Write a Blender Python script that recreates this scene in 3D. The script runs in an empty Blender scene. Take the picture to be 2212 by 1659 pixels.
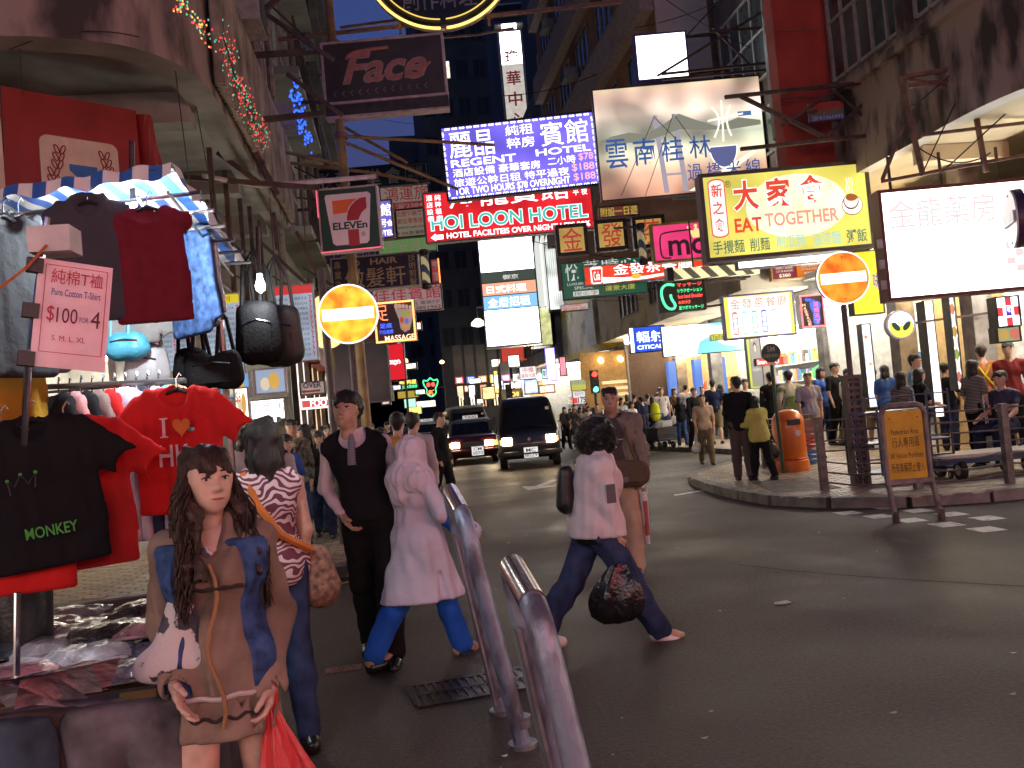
import bpy, math, random
import numpy as np
from mathutils import Vector, Matrix
random.seed(7); np.random.seed(7)
R = math.radians
sc = bpy.context.scene
COL = sc.collection
# ------------------------------------------------------------------ camera
F_PX = 1915.0            # focal length measured on a 2212 px wide print of the photo
YAW, PITCH, ROLL, CAM_H = R(7.6), R(1.73), R(5.1), 1.6
_F0 = Vector((math.sin(YAW), math.cos(YAW), 0)); _R0 = Vector((math.cos(YAW), -math.sin(YAW), 0)); _U0 = Vector((0, 0, 1))
CF = (_F0*math.cos(PITCH) + _U0*math.sin(PITCH)); _U1 = (_U0*math.cos(PITCH) - _F0*math.sin(PITCH))
CR = (_R0*math.cos(ROLL) - _U1*math.sin(ROLL)); CU = (_U1*math.cos(ROLL) + _R0*math.sin(ROLL))
CPOS = Vector((0, 0, CAM_H))
cd = bpy.data.cameras.new('camera'); cam = bpy.data.objects.new('camera', cd); COL.objects.link(cam)
cam.matrix_world = Matrix(((CR.x, CU.x, -CF.x, 0), (CR.y, CU.y, -CF.y, 0), (CR.z, CU.z, -CF.z, CAM_H), (0, 0, 0, 1)))
cd.sensor_width = 36.0; cd.lens = 36.0*F_PX/2212.0; cd.clip_start = 0.05; cd.clip_end = 2000
sc.camera = cam
# ------------------------------------------------------------------ sky, sun, exposure
w = bpy.data.worlds.new('World'); sc.world = w; w.use_nodes = True
_n = w.node_tree.nodes; _bg = _n['Background']
_sky = _n.new('ShaderNodeTexSky'); _sky.sky_type = 'NISHITA'; _sky.sun_disc = False
_sky.sun_elevation = R(-1.5); _sky.sun_rotation = R(200); _sky.air_density = 1.4; _sky.dust_density = 0.6; _sky.ozone_density = 4.0
w.node_tree.links.new(_sky.outputs[0], _bg.inputs[0]); _bg.inputs[1].default_value = 0.15
sl = bpy.data.lights.new('sun', 'SUN'); sl.energy = 0.02; sl.angle = R(20); sl.color = (0.75, 0.8, 1.0)
sun = bpy.data.objects.new('sun', sl); COL.objects.link(sun); sun.rotation_euler = (R(70), 0, R(160)); sun['kind'] = 'helper'
cam['kind'] = 'helper'
sc.view_settings.view_transform = 'Standard'; sc.view_settings.look = 'None'
sc.view_settings.gamma = 1.0; sc.view_settings.use_curve_mapping = False
EXPO = 3.0; KEM = 2.0**-EXPO      # a long night exposure; lamps are given in picture units
sc.view_settings.exposure = EXPO
sc.cycles.use_denoising = True
sc.cycles.max_bounces = 6; sc.cycles.diffuse_bounces = 3; sc.cycles.glossy_bounces = 3; sc.cycles.transmission_bounces = 4; sc.cycles.transparent_max_bounces = 8
sc.cycles.sample_clamp_indirect = 3.0; sc.cycles.sample_clamp_direct = 0.0; sc.cycles.caustics_reflective = False; sc.cycles.caustics_refractive = False
sc.cycles.use_light_tree = True
# ------------------------------------------------------------------ pixel <-> place (pixels of the 2212 x 1659 print)
def ray(u, v):
 return (CF*F_PX + CR*(u-1106.0) + CU*(829.5-v)).normalized()
def at(u, v, Y=None, X=None, Z=None):
 d = ray(u, v)
 if Y is not None: t = (Y-CPOS.y)/d.y
 elif X is not None: t = (X-CPOS.x)/d.x
 else: t = (Z-CPOS.z)/d.z
 return CPOS + d*t
def px(p):
 q = Vector(p)-CPOS; z = q.dot(CF)
 return (1106+F_PX*q.dot(CR)/z, 829.5-F_PX*q.dot(CU)/z)
# ------------------------------------------------------------------ materials
_M = {}
def _nodes(name):
 m = bpy.data.materials.new(name); m.use_nodes = True
 return m, m.node_tree.nodes, m.node_tree.links, m.node_tree.nodes['Principled BSDF']
def C4(c): return (c[0], c[1], c[2], 1.0)
def mat(name, col=(.5, .5, .5), rough=.6, metal=0.0, var=0.12, scale=8.0, bump=0.15, bscale=60.0, col2=None, thresh=None, spec=.5, sheen=0.0, trans=0.0, alpha=1.0, coat=0.0, stretch=None):
 """painted / worn / woven surface: colour varied by noise, optional second colour in patches, fine bump"""
 if name in _M: return _M[name]
 m, n, l, b = _nodes(name)
 tc = n.new('ShaderNodeTexCoord'); src = tc.outputs['Object']
 if stretch:
  mp = n.new('ShaderNodeMapping'); mp.inputs['Scale'].default_value = stretch; l.new(src, mp.inputs[0]); src = mp.outputs[0]
 no = n.new('ShaderNodeTexNoise'); no.inputs['Scale'].default_value = scale; no.inputs['Detail'].default_value = 6; l.new(src, no.inputs['Vector'])
 rp = n.new('ShaderNodeValToRGB'); l.new(no.outputs['Fac'], rp.inputs[0])
 c2 = col2 if col2 else tuple(c*(1-var*2) for c in col)
 c1 = col if col2 else tuple(min(1, c*(1+var)) for c in col)
 lo, hi = thresh if thresh else (.3, .7)
 rp.color_ramp.elements[0].position = lo; rp.color_ramp.elements[0].color = C4(c2)
 rp.color_ramp.elements[1].position = hi; rp.color_ramp.elements[1].color = C4(c1)
 l.new(rp.outputs[0], b.inputs['Base Color'])
 b.inputs['Roughness'].default_value = rough; b.inputs['Metallic'].default_value = metal
 b.inputs['Specular IOR Level'].default_value = spec
 if sheen: b.inputs['Sheen Weight'].default_value = sheen
 if trans: b.inputs['Transmission Weight'].default_value = trans
 if alpha < 1: b.inputs['Alpha'].default_value = alpha
 if coat: b.inputs['Coat Weight'].default_value = coat; b.inputs['Coat Roughness'].default_value = .08
 if bump:
  n2 = n.new('ShaderNodeTexNoise'); n2.inputs['Scale'].default_value = bscale; n2.inputs['Detail'].default_value = 4; l.new(src, n2.inputs['Vector'])
  bp = n.new('ShaderNodeBump'); bp.inputs['Strength'].default_value = bump; bp.inputs['Distance'].default_value = .02
  l.new(n2.outputs['Fac'], bp.inputs['Height']); l.new(bp.outputs[0], b.inputs['Normal'])
 _M[name] = m; return m
def em(name, col=(1, 1, 1), s=1.0, var=0.0, scale=3.0, base=None, rough=.35):
 """something that gives off light: backlit acrylic, tube, lamp"""
 if name in _M: return _M[name]
 m, n, l, b = _nodes(name); s = s*KEM
 b.inputs['Base Color'].default_value = C4(base if base else tuple(c*.35 for c in col)); b.inputs['Roughness'].default_value = rough
 b.inputs['Emission Color'].default_value = C4(col); b.inputs['Emission Strength'].default_value = s
 if var:   # lamps behind the sheet do not light it evenly
  tc = n.new('ShaderNodeTexCoord'); no = n.new('ShaderNodeTexNoise'); no.inputs['Scale'].default_value = scale; no.inputs['Detail'].default_value = 1
  l.new(tc.outputs['Object'], no.inputs['Vector'])
  mr = n.new('ShaderNodeMapRange'); mr.inputs[1].default_value = .35; mr.inputs[2].default_value = .68; mr.inputs[3].default_value = s*(1-var); mr.inputs[4].default_value = s*(1+var)
  l.new(no.outputs['Fac'], mr.inputs[0]); l.new(mr.outputs[0], b.inputs['Emission Strength'])
 _M[name] = m; return m
# ------------------------------------------------------------------ mesh building
class MB:
 def __init__(s): s.v = []; s.f = []; s.m = []
 def add(s, vs, fs, mi=0):
  o = len(s.v); s.v += [tuple(p) for p in vs]; s.f += [tuple(i+o for i in f) for f in fs]; s.m += [mi]*len(fs); return s
 def box(s, c, d, rot=None, mi=0, taper=1.0):
  x, y, z = d[0]/2, d[1]/2, d[2]/2
  vs = [(-x, -y, -z), (x, -y, -z), (x, y, -z), (-x, y, -z), (-x*taper, -y*taper, z), (x*taper, -y*taper, z), (x*taper, y*taper, z), (-x*taper, y*taper, z)]
  M = Matrix(rot) if rot is not None else None
  c = Vector(c)
  vs = [(M @ Vector(p) if M else Vector(p))+c for p in vs]
  return s.add(vs, [(0, 3, 2, 1), (4, 5, 6, 7), (0, 1, 5, 4), (1, 2, 6, 5), (2, 3, 7, 6), (3, 0, 4, 7)], mi)
 def bb(s, p0, p1, mi=0):
  return s.box([(a+b)/2 for a, b in zip(p0, p1)], [abs(b-a) for a, b in zip(p0, p1)], mi=mi)
 def bar(s, a, b, wd, ht=None, mi=0):
  a, b = Vector(a), Vector(b); d = b-a; L = d.length
  if L < 1e-6: return s
  q = d.to_track_quat('Z', 'Y').to_matrix()
  return s.box((a+b)/2, (wd, ht or wd, L), q, mi)
 def tube(s, pts, r, n=8, mi=0, cap=True, closed=False):
  pts = [Vector(p) for p in pts]; N = len(pts); rs = r if isinstance(r, (list, tuple)) else [r]*N
  o = len(s.v); up = Vector((0, 0, 1)); prev = None
  for i, p in enumerate(pts):
   if closed: t = (pts[(i+1) % N]-pts[i-1])
   else: t = (pts[min(i+1, N-1)]-pts[max(i-1, 0)])
   t.normalize()
   if prev is None:
    a = t.cross(up)
    if a.length < 1e-3: a = t.cross(Vector((1, 0, 0)))
    a.normalize()
   else:
    a = prev-t*prev.dot(t)
    a.normalize()
   prev = a; b = t.cross(a)
   for k in range(n):
    an = 2*math.pi*k/n; s.v.append(tuple(p+(a*math.cos(an)+b*math.sin(an))*rs[i]))
  for i in range(N if closed else N-1):
   j = (i+1) % N
   for k in range(n):
    s.f.append((o+i*n+k, o+i*n+(k+1) % n, o+j*n+(k+1) % n, o+j*n+k)); s.m.append(mi)
  if cap and not closed:
   s.f.append(tuple(o+k for k in range(n))[::-1]); s.f.append(tuple(o+(N-1)*n+k for k in range(n))); s.m += [mi, mi]
  return s
 def disc(s, c, ax, r, th, n=32, mi=0, rx=None):
  c = Vector(c); ax = Vector(ax).normalized()
  return s.tube([c-ax*th/2, c+ax*th/2], r, n, mi)
 def lathe(s, c, prof, n=24, mi=0):
  c = Vector(c); o = len(s.v)
  for r, z in prof:
   for k in range(n):
    a = 2*math.pi*k/n; s.v.append((c.x+r*math.cos(a), c.y+r*math.sin(a), c.z+z))
  for i in range(len(prof)-1):
   for k in range(n):
    s.f.append((o+i*n+k, o+i*n+(k+1) % n, o+(i+1)*n+(k+1) % n, o+(i+1)*n+k)); s.m.append(mi)
  s.f.append(tuple(o+k for k in range(n))[::-1]); s.f.append(tuple(o+(len(prof)-1)*n+k for k in range(n))); s.m += [mi, mi]
  return s
 def grid(s, fn, nu, nv, mi=0, closed_u=False):
  o = len(s.v)
  for i in range(nu+(0 if closed_u else 1)):
   for j in range(nv+1): s.v.append(tuple(fn(i/nu, j/nv)))
  for i in range(nu):
   for j in range(nv):
    a = o+i*(nv+1)+j; b = o+((i+1) % nu if closed_u else i+1)*(nv+1)+j
    s.f.append((a, b, b+1, a+1)); s.m.append(mi)
  return s
 def slab(s, poly, z0, z1, mi=0):
  """horizontal polygon between two heights"""
  n = len(poly); vs = [(p[0], p[1], z0) for p in poly]+[(p[0], p[1], z1) for p in poly]
  return s.add(vs, [tuple(range(n))[::-1], tuple(range(n, 2*n))]+[(i, (i+1) % n, n+(i+1) % n, n+i) for i in range(n)], mi)
 def plate(s, poly, y0, y1, mi=0):
  """upright polygon in x-z between two depths (facing -y at y0)"""
  n = len(poly); vs = [(p[0], y0, p[1]) for p in poly]+[(p[0], y1, p[1]) for p in poly]
  return s.add(vs, [tuple(range(n)), tuple(range(n, 2*n))[::-1]]+[(i, n+i, n+(i+1) % n, (i+1) % n) for i in range(n)], mi)
 def mesh(s, name, mats, smooth=False):
  me = bpy.data.meshes.new(name); me.from_pydata(s.v, [], s.f)
  for m in (mats if isinstance(mats, (list, tuple)) else [mats]): me.materials.append(m)
  me.polygons.foreach_set('material_index', s.m)
  if smooth: me.polygons.foreach_set('use_smooth', [True]*len(s.f))
  me.validate(); me.update()
  return me
 def build(s, name, mats, parent=None, smooth=False, loc=None, rz=None):
  o = bpy.data.objects.new(name, s.mesh(name, mats, smooth)); COL.objects.link(o)
  if parent: o.parent = parent
  if loc is not None: o.location = loc
  if rz is not None: o.rotation_euler.z = rz
  if smooth and len(s.f) < 6000: autosmooth(o)
  return o
def autosmooth(o, ang=R(42)):
 me = o.data
 try: me.set_sharp_from_angle(angle=ang)
 except Exception: pass
def tag(o, label=None, cat=None, group=None, kind=None):
 if label: o['label'] = label
 if cat: o['category'] = cat
 if group: o['group'] = group
 if kind: o['kind'] = kind
 return o
def empty(name, loc=(0, 0, 0), rz=0.0, label=None, cat=None, group=None, kind=None):
 o = bpy.data.objects.new(name, None); COL.objects.link(o); o.location = loc; o.rotation_euler.z = rz; o.empty_display_size = .1
 return tag(o, label, cat, group, kind)
def link_copy(o, parent=None, loc=None):
 c = o.copy(); COL.objects.link(c)
 if parent is not None: c.parent = parent
 if loc is not None: c.location = loc
 return c
def copy_tree(o, parent=None):
 c = o.copy(); COL.objects.link(c); c.parent = parent
 for ch in list(o.children): copy_tree(ch, c)
 return c
# ------------------------------------------------------------------ lettering
_TX = {}
def text_geo(s, bold=0.0):
 """triangles of a line of text, scaled to the unit box"""
 k = (s, bold)
 if k in _TX: return _TX[k]
 cu = bpy.data.curves.new('lettering', 'FONT'); cu.body = s; cu.fill_mode = 'FRONT'; cu.resolution_u = 3; cu.offset = bold
 o = bpy.data.objects.new('lettering', cu); me = o.to_mesh()
 vs = np.array([v.co for v in me.vertices]).reshape(-1, 3); fs = [tuple(p.vertices) for p in me.polygons]
 o.to_mesh_clear(); bpy.data.objects.remove(o); bpy.data.curves.remove(cu)
 if len(vs):
  lo = vs.min(0); hi = vs.max(0); d = np.maximum(hi-lo, 1e-6); asp = d[0]/d[1]; vs = (vs-lo)/d
 else: asp = 1
 _TX[k] = (vs, fs, asp); return _TX[k]
def lettering(root, s, x0, z0, x1, z1, y, m, bold=0.0, shear=0.0, name='lettering', flip=False, keep=False):
 """flat print of one line inside the box x0..x1, z0..z1 of an upright panel, facing -y"""
 vs, fs, asp = text_geo(s, bold)
 if keep:
  wd = min(x1-x0, (z1-z0)*asp); cx = (x0+x1)/2; x0, x1 = cx-wd/2, cx+wd/2
 pts = [((x0+p[0]*(x1-x0))+shear*(p[1]-.5)*(z1-z0), y, z0+p[1]*(z1-z0)) for p in vs]
 return MB().add(pts, fs).build(name, m, root)
# ================================================================== ground
def asphalt():
 m, n, l, b = _nodes('asphalt')
 tc = n.new('ShaderNodeTexCoord')
 big = n.new('ShaderNodeTexNoise'); big.inputs['Scale'].default_value = .55; big.inputs['Detail'].default_value = 5
 fine = n.new('ShaderNodeTexNoise'); fine.inputs['Scale'].default_value = 42; fine.inputs['Detail'].default_value = 3
 vor = n.new('ShaderNodeTexVoronoi'); vor.inputs['Scale'].default_value = 160
 for t in (big, fine, vor): l.new(tc.outputs['Object'], t.inputs['Vector'])
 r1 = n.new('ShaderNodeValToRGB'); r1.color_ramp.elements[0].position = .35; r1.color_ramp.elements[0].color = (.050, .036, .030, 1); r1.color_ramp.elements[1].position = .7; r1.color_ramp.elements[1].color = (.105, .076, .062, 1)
 l.new(big.outputs['Fac'], r1.inputs[0])
 mx = n.new('ShaderNodeMix'); mx.data_type = 'RGBA'; mx.blend_type = 'MULTIPLY'; mx.inputs[0].default_value = .9
 r2 = n.new('ShaderNodeValToRGB'); r2.color_ramp.elements[0].position = .3; r2.color_ramp.elements[0].color = (.45, .45, .45, 1); r2.color_ramp.elements[1].position = .75; r2.color_ramp.elements[1].color = (1.3, 1.28, 1.25, 1)
 l.new(fine.outputs['Fac'], r2.inputs[0]); l.new(r1.outputs[0], mx.inputs[6]); l.new(r2.outputs[0], mx.inputs[7]); l.new(mx.outputs[2], b.inputs['Base Color'])
 mr = n.new('ShaderNodeMapRange'); mr.inputs[1].default_value = .3; mr.inputs[2].default_value = .7; mr.inputs[3].default_value = .34; mr.inputs[4].default_value = .66
 l.new(big.outputs['Fac'], mr.inputs[0]); l.new(mr.outputs[0], b.inputs['Roughness'])
 b.inputs['Specular IOR Level'].default_value = .3; bp = n.new('ShaderNodeBump'); bp.inputs['Strength'].default_value = .9; bp.inputs['Distance'].default_value = .012
 l.new(vor.outputs['Distance'], bp.inputs['Height']); l.new(bp.outputs[0], b.inputs['Normal'])
 return m
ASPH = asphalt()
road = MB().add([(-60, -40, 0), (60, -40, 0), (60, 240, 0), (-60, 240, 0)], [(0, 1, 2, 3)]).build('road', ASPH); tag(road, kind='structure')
CONC = mat('kerb_granite', (.2, .185, .17), .6, var=.25, scale=5, bump=.3)
PAVB = mat('paving_bed', (.06, .055, .05), .8, bump=.3)
BRK = [mat('paver_%d' % i, c, .45, var=.2, scale=9, bump=.25) for i, c in enumerate([(.36, .28, .2), (.3, .24, .18), (.4, .31, .22), (.25, .2, .16)])]
YEL = mat('road_paint_yellow', (.45, .32, .06), .6, var=.4, scale=18, col2=(.09, .075, .06), thresh=(.36, .52))
WHP = mat('road_paint_white', (.62, .6, .56), .55, col2=(.2, .19, .18), thresh=(.3, .48), scale=12)
def smooth_poly(pts, it=2):
 for _ in range(it):
  q = []
  for i in range(len(pts)-1):
   a, b = Vector(pts[i]), Vector(pts[i+1]); q += [a*.75+b*.25, a*.25+b*.75]
  pts = [Vector(pts[0])]+q+[Vector(pts[-1])]
 return [tuple(p) for p in pts]
def inside(p, poly):
 x, y = p; c = False; j = len(poly)-1
 for i in range(len(poly)):
  xi, yi = poly[i]; xj, yj = poly[j]
  if ((yi > y) != (yj > y)) and x < (xj-xi)*(y-yi)/(yj-yi)+xi: c = not c
  j = i
 return c
EDGE_R = smooth_poly([(16, 9.95), (9, 9.85), (7.47, 9.95), (6.5, 10.05), (5.75, 10.5), (5.15, 11.3), (5.0, 12.2), (5.05, 13.8), (5.3, 15.9), (5.9, 16.7), (7.4, 18.2), (8.6, 20.5), (8.4, 23.2), (7.9, 26), (7.6, 28), (7.4, 40)])
EDGE_L = smooth_poly([(-14, 8.6), (-3.5, 8.9), (-1.3, 9.36), (-.6, 9.62), (-.1, 10.1), (.1, 11), (.15, 14), (.2, 40)])
def offset_path(path, d):
 out = []
 for i, p in enumerate(path):
  a = Vector(path[max(i-1, 0)]); b = Vector(path[min(i+1, len(path)-1)]); t = (b-a).normalized()
  out.append((p[0]+t.y*d, p[1]-t.x*d))
 return out
def resample(path, step):
 out = [Vector(path[0])]; acc = 0
 for i in range(len(path)-1):
  a, b = Vector(path[i]), Vector(path[i+1]); L = (b-a).length
  while acc+L >= step:
   t = (step-acc)/L; a = a+(b-a)*t; out.append(a.copy()); L = (b-a).length; acc = 0
  acc += L
 return out
def pavement(name, path, inner, sign, bricks_box, view_from=Vector((0, 0))):
 poly = path+inner
 base = MB().slab(poly, .0, .122).build(name, PAVB); tag(base, kind='structure')
 # kerb stones along the edge
 pts = resample(path, .9)
 for i in range(len(pts)-1):
  a, b = pts[i], pts[i+1]; t = (b-a).normalized(); nrm = Vector((t.y, -t.x))*sign
  a2 = a+t*.006; b2 = b-t*.006; o1 = nrm*.012; o2 = -nrm*.16
  vs = [(*(a2+o1), 0.001), (*(b2+o1), .001), (*(b2+o2), .001), (*(a2+o2), .001)]
  h = .138+random.uniform(-.003, .003)
  vs += [(*(a2+o1*.2), h), (*(b2+o1*.2), h), (*(b2+o2), h), (*(a2+o2), h)]
  k = MB().add(vs, [(0, 1, 5, 4), (1, 2, 6, 5), (2, 3, 7, 6), (3, 0, 4, 7), (4, 5, 6, 7)]).build('kerb_stone', CONC, base)
 inner_poly = offset_path(path, -.17*sign)+inner
 x0, y0, x1, y1 = bricks_box
 spots = []
 L, W, J = .215, .1075, .007
 ny = int((y1-y0)/W); nx = int((x1-x0)/L)
 for j in range(ny):
  for i in range(nx):
   x = x0+(i+(.5 if j % 2 else 0))*L; y = y0+j*W
   if inside((x, y), inner_poly) and inside((x+L*.4, y), inner_poly) and inside((x-L*.4, y), inner_poly) and inside((x, y-W*.4), inner_poly):
    q = px((x, y, .13))
    if -60 < q[0] < 2280 and q[1] < 1700: spots.append((x, y))
 spots.sort(key=lambda p: p[0]**2+p[1]**2)
 hx, hy = L/2-J/2, W/2-J/2
 vs0 = [(-hx, -hy, 0), (hx, -hy, 0), (hx, hy, 0), (-hx, hy, 0), (-hx+.006, -hy+.006, .014), (hx-.006, -hy+.006, .014), (hx-.006, hy-.006, .014), (-hx+.006, hy-.006, .014)]
 fs0 = [(4, 5, 6, 7), (0, 1, 5, 4), (1, 2, 6, 5), (2, 3, 7, 6), (3, 0, 4, 7)]
 mesh = [MB().add(vs0, fs0).mesh('brick', m) for m in BRK]
 for x, y in spots[:300]:
  o = bpy.data.objects.new('brick', random.choice(mesh)); COL.objects.link(o); o.parent = base
  o.location = (x, y, .116+random.uniform(0, .004)); o.rotation_euler = (random.uniform(-.008, .008), random.uniform(-.008, .008), random.uniform(-.012, .012))
 mb = MB()
 for x, y in spots[300:]:
  z = .116+random.uniform(0, .004); mb.add([(x+p[0], y+p[1], z+p[2]) for p in vs0], fs0, random.randrange(4))
 if mb.v:
  o = mb.build('brick_field', BRK, base); o['kind'] = 'stuff'
 return base
pave_r = pavement('pavement_right', EDGE_R, [(7.4, 90), (40, 90), (40, 9.95)], 1, (4.8, 9.8, 15, 27))
# paving is laid left-handed along the other edge
pave_l = pavement('pavement_left', EDGE_L, [(.2, 90), (-14, 90)], 1, (-4.5, 8.8, .2, 20))
far_r = MB().slab([(7.4, 40.5), (30, 40.5), (30, 120), (7.0, 120)], 0, .13).build('pavement_far', mat('concrete_paving', (.17, .16, .15), .6, var=.2, scale=3, bump=.2)); tag(far_r, kind='structure')
# painted lines
def ribbon(path, d0, d1, z):
 a = offset_path(path, d0); b = offset_path(path, d1); mb = MB(); n = len(path)
 mb.add([(*p, z) for p in a]+[(*p, z) for p in b], [(i, n+i, n+i+1, i+1) for i in range(n-1)]); return mb
for nm, path, d in (('yellow_line', EDGE_R, .28), ('yellow_line', EDGE_L, .28)):
 o = ribbon(path, d, d+.07, .004).build(nm, YEL); tag(o, kind='structure')
o = ribbon(EDGE_R[26:], .45, .52, .004).build('yellow_line', YEL); tag(o, kind='structure')
for r_, c_ in [(0, 0), (0, 1), (0, 2), (0, 3), (0, 4), (1, 0), (1, 1), (1, 2), (1, 3)]:
 x = 5.32+c_*.1+r_*.55+random.uniform(-.01, .01); y = 10.22-c_*.50+r_*.0-(.0 if r_ == 0 else -.1)
 o = MB().add([(x-.13, y-.15, .004), (x+.13, y-.16, .004), (x+.14, y+.13, .004), (x-.12, y+.15, .004)], [(0, 1, 2, 3)]).build('white_block', WHP); tag(o, kind='structure')
ar = [(-.07, 0), (.07, 0), (.07, 1.6), (.3, 1.6), (0, 2.6), (-.3, 1.6), (-.07, 1.6)]
o = MB().add([(2.9+math.cos(2.4)*p[0]*1.4-math.sin(2.4)*(p[1]-1.3)*.5, 18.4+math.sin(2.4)*p[0]*1.5+math.cos(2.4)*(p[1]-1.3), .004) for p in ar], [tuple(range(7))]).build('white_arrow', WHP); tag(o, kind='structure')
o = MB().add([(4.35, 13.9, .004), (5.0, 14.2, .004), (5.0, 14.35, .004), (4.35, 14.05, .004)], [(0, 1, 2, 3)]).build('white_stroke', WHP); tag(o, kind='structure')
# asphalt seams and patches
SEAM = mat('tar_seam', (.02, .016, .015), .9, bump=.2, spec=.05)
for pl in ([(3.0, 7.9), (3.5, 7.0), (4.7, 5.6)],):
 pl = smooth_poly(pl); o = ribbon(pl, -.006, .006, .003).build('tar_seam', SEAM); tag(o, kind='structure')
# drain grating beside the barrier
IRON = mat('cast_iron', (.05, .045, .042), .4, metal=.8, var=.3, bump=.3)
dg = empty('drain_grating', (.33, 5.28, .0), R(8), 'wet cast iron drain grating in the road by the barrier', 'drain cover')
MB().bb((-.37, -.2, .001), (.37, .2, .004)).build('pit', mat('black_pit', (.008, .008, .008), .3), dg)
for k in (-1, 1):
 MB().bb((-.38, k*.2-.02, .004), (.38, k*.2+.02, .012)).build('frame_bar', IRON, dg)
 MB().bb((k*.37-.02, -.18, .004), (k*.37+.02, .18, .012)).build('frame_bar', IRON, dg)
for k in range(14):
 MB().bb((-.33+k*.05, -.18, .004), (-.33+k*.05+.022, .18, .011)).build('grate_bar', IRON, dg)
MB().bb((-.35, -.012, .011), (.35, .012, .014)).build('cross_bar', IRON, dg)
o = empty('access_plate', (-.48, 6.02, 0), R(5), 'small reddish metal access plate set in the dark road', 'access plate')
MB().bb((-.12, -.06, .001), (.12, .06, .007)).build('plate', mat('red_plate', (.32, .14, .12), .5, var=.3, scale=30), o)
for k, s_ in ((.02, 'FIRE'), (-.03, 'HYDRANT')):
 v_, f_, a_ = text_geo(s_); MB().add([((p[0]-.5)*.15, k+(p[1]-.5)*.03, .0085) for p in v_], f_).build('lettering', SEAM, o)
# second grating on the right-hand pavement corner
dg2 = empty('pavement_grating', (5.75, 12.6, .13), R(-12), 'long ribbed tactile grating laid in the brick pavement corner', 'grating')
for k in range(26):
 MB().bb((-.45, -.9+k*.07, .002), (.45, -.9+k*.07+.035, .009)).build('rib', CONC, dg2)
# litter
LIT = [mat('litter_white', (.6, .58, .55), .6), mat('litter_green', (.35, .4, .25), .6), mat('litter_grey', (.35, .34, .33), .6)]
for i in range(30):
 if i == 0: p = Vector((3.14, 7.0-.9, 0)); p = at(1690, 1304, Z=0); s_ = .07
 else:
  u_, v_ = random.uniform(900, 2210), random.uniform(1000, 1640); p = at(u_, v_, Z=0); s_ = random.uniform(.006, .016)
  if p.y > 9.6 and (p.x > 4.9 or p.x < .2): continue
 a_ = random.uniform(0, 6)
 pg = [(p.x+s_*math.cos(a_+t)*(1.5 if k % 2 else 1), p.y+s_*math.sin(a_+t)*.8, .006+.004*(k % 2)) for k, t in enumerate((0, 1.3, 2.6, 3.9, 5.1))]
 o = MB().add(pg, [(0, 1, 2, 3, 4)]).build('litter_scrap', LIT[i % 3])
 tag(o, 'pale folded scrap of paper lying flat on the open road' if i == 0 else 'tiny pale scrap of litter lying on the road', 'litter', 'litter scraps on the road')
# ================================================================== buildings
PINKW = mat('stained_render_pink', (.30, .225, .195), .85, col2=(.045, .035, .03), thresh=(.38, .54), scale=2.4, bump=.25, stretch=(1, 1, .35))
SOFF = mat('soffit_paint', (.26, .25, .23), .85, var=.25, scale=1.6, bump=.1)
CREAM = mat('stained_cream', (.5, .46, .36), .8, col2=(.24, .2, .15), thresh=(.3, .5), scale=1.1, bump=.2)
GREENW = mat('facade_green_grey', (.3, .33, .28), .8, col2=(.15, .16, .14), thresh=(.3, .55), scale=.9, bump=.2)
GREYW = mat('facade_grey', (.16, .15, .15), .8, var=.25, scale=.8, bump=.2)
DARKW = mat('facade_dark', (.05, .05, .055), .75, var=.2, scale=.5, bump=.1)
BLUEW = mat('facade_dusk', (.08, .085, .1), .8, var=.12, scale=.3, bump=.05)
WHITEW = mat('facade_white', (.62, .62, .58), .75, var=.1, scale=.6, bump=.1)
REDW = mat('red_column_render', (.42, .06, .035), .7, var=.22, scale=1.3, bump=.2)
MUSTARD = mat('yellow_band', (.6, .43, .05), .6, var=.15)
FRAMEM = mat('window_frame_paint', (.33, .3, .28), .6, bump=.1)
GLASSD = mat('dark_glass', (.03, .035, .035), .12, var=.3, scale=.7, bump=0, spec=.8)
GLASSG = mat('green_glass', (.07, .1, .095), .2, var=.4, scale=1.2, bump=0, spec=.8)
LITW = em('lit_window', (1, .93, .78), 1.1, .4, 2)
LITC = em('lit_window_cool', (.75, .9, 1), .9, .4, 2)
STEEL = mat('rusty_steel', (.11, .075, .06), .65, metal=.4, col2=(.05, .04, .04), thresh=(.35, .6), scale=6, bump=.3)
RUST = mat('rust_brown', (.2, .11, .075), .75, col2=(.09, .06, .05), thresh=(.35, .6), scale=5, bump=.3)
ACW = mat('aircon_casing', (.38, .37, .34), .6, var=.2, scale=6)
PIPE = mat('drain_pipe', (.25, .2, .18), .6, var=.25)
BLK = mat('black_paint', (.012, .012, .013), .4)
_wm = {}
def win_mesh(w, h, nc, nr, t=.06, fm=FRAMEM, gm=GLASSD):
 k = (w, h, nc, nr, t, fm.name, gm.name)
 if k not in _wm:
  f = MB()
  for i in range(nc+1): f.bb((-w/2+i*w/nc-t/2, -.05, -h/2), (-w/2+i*w/nc+t/2, .02, h/2))
  for j in range(nr+1):
   for i in range(nc): f.bb((-w/2+i*w/nc+t/2, -.045, -h/2+j*h/nr-t/2), (-w/2+(i+1)*w/nc-t/2, .018, -h/2+j*h/nr+t/2))
  g = MB().bb((-w/2, -.006, -h/2), (w/2, .0, h/2))
  _wm[k] = (f.mesh('window', fm), g.mesh('pane', gm))
 return _wm[k]
def window(root, loc, rz, w, h, nc=2, nr=2, fm=FRAMEM, gm=GLASSD):
 """a framed window facing -y before rotation"""
 a, b = win_mesh(w, h, nc, nr, .06, fm, gm)
 o = bpy.data.objects.new('window', a); COL.objects.link(o); o.parent = root; o.location = Vector(loc)-root.location; o.rotation_euler.z = rz
 p = bpy.data.objects.new('pane', b); COL.objects.link(p); p.parent = o
 return o
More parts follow.
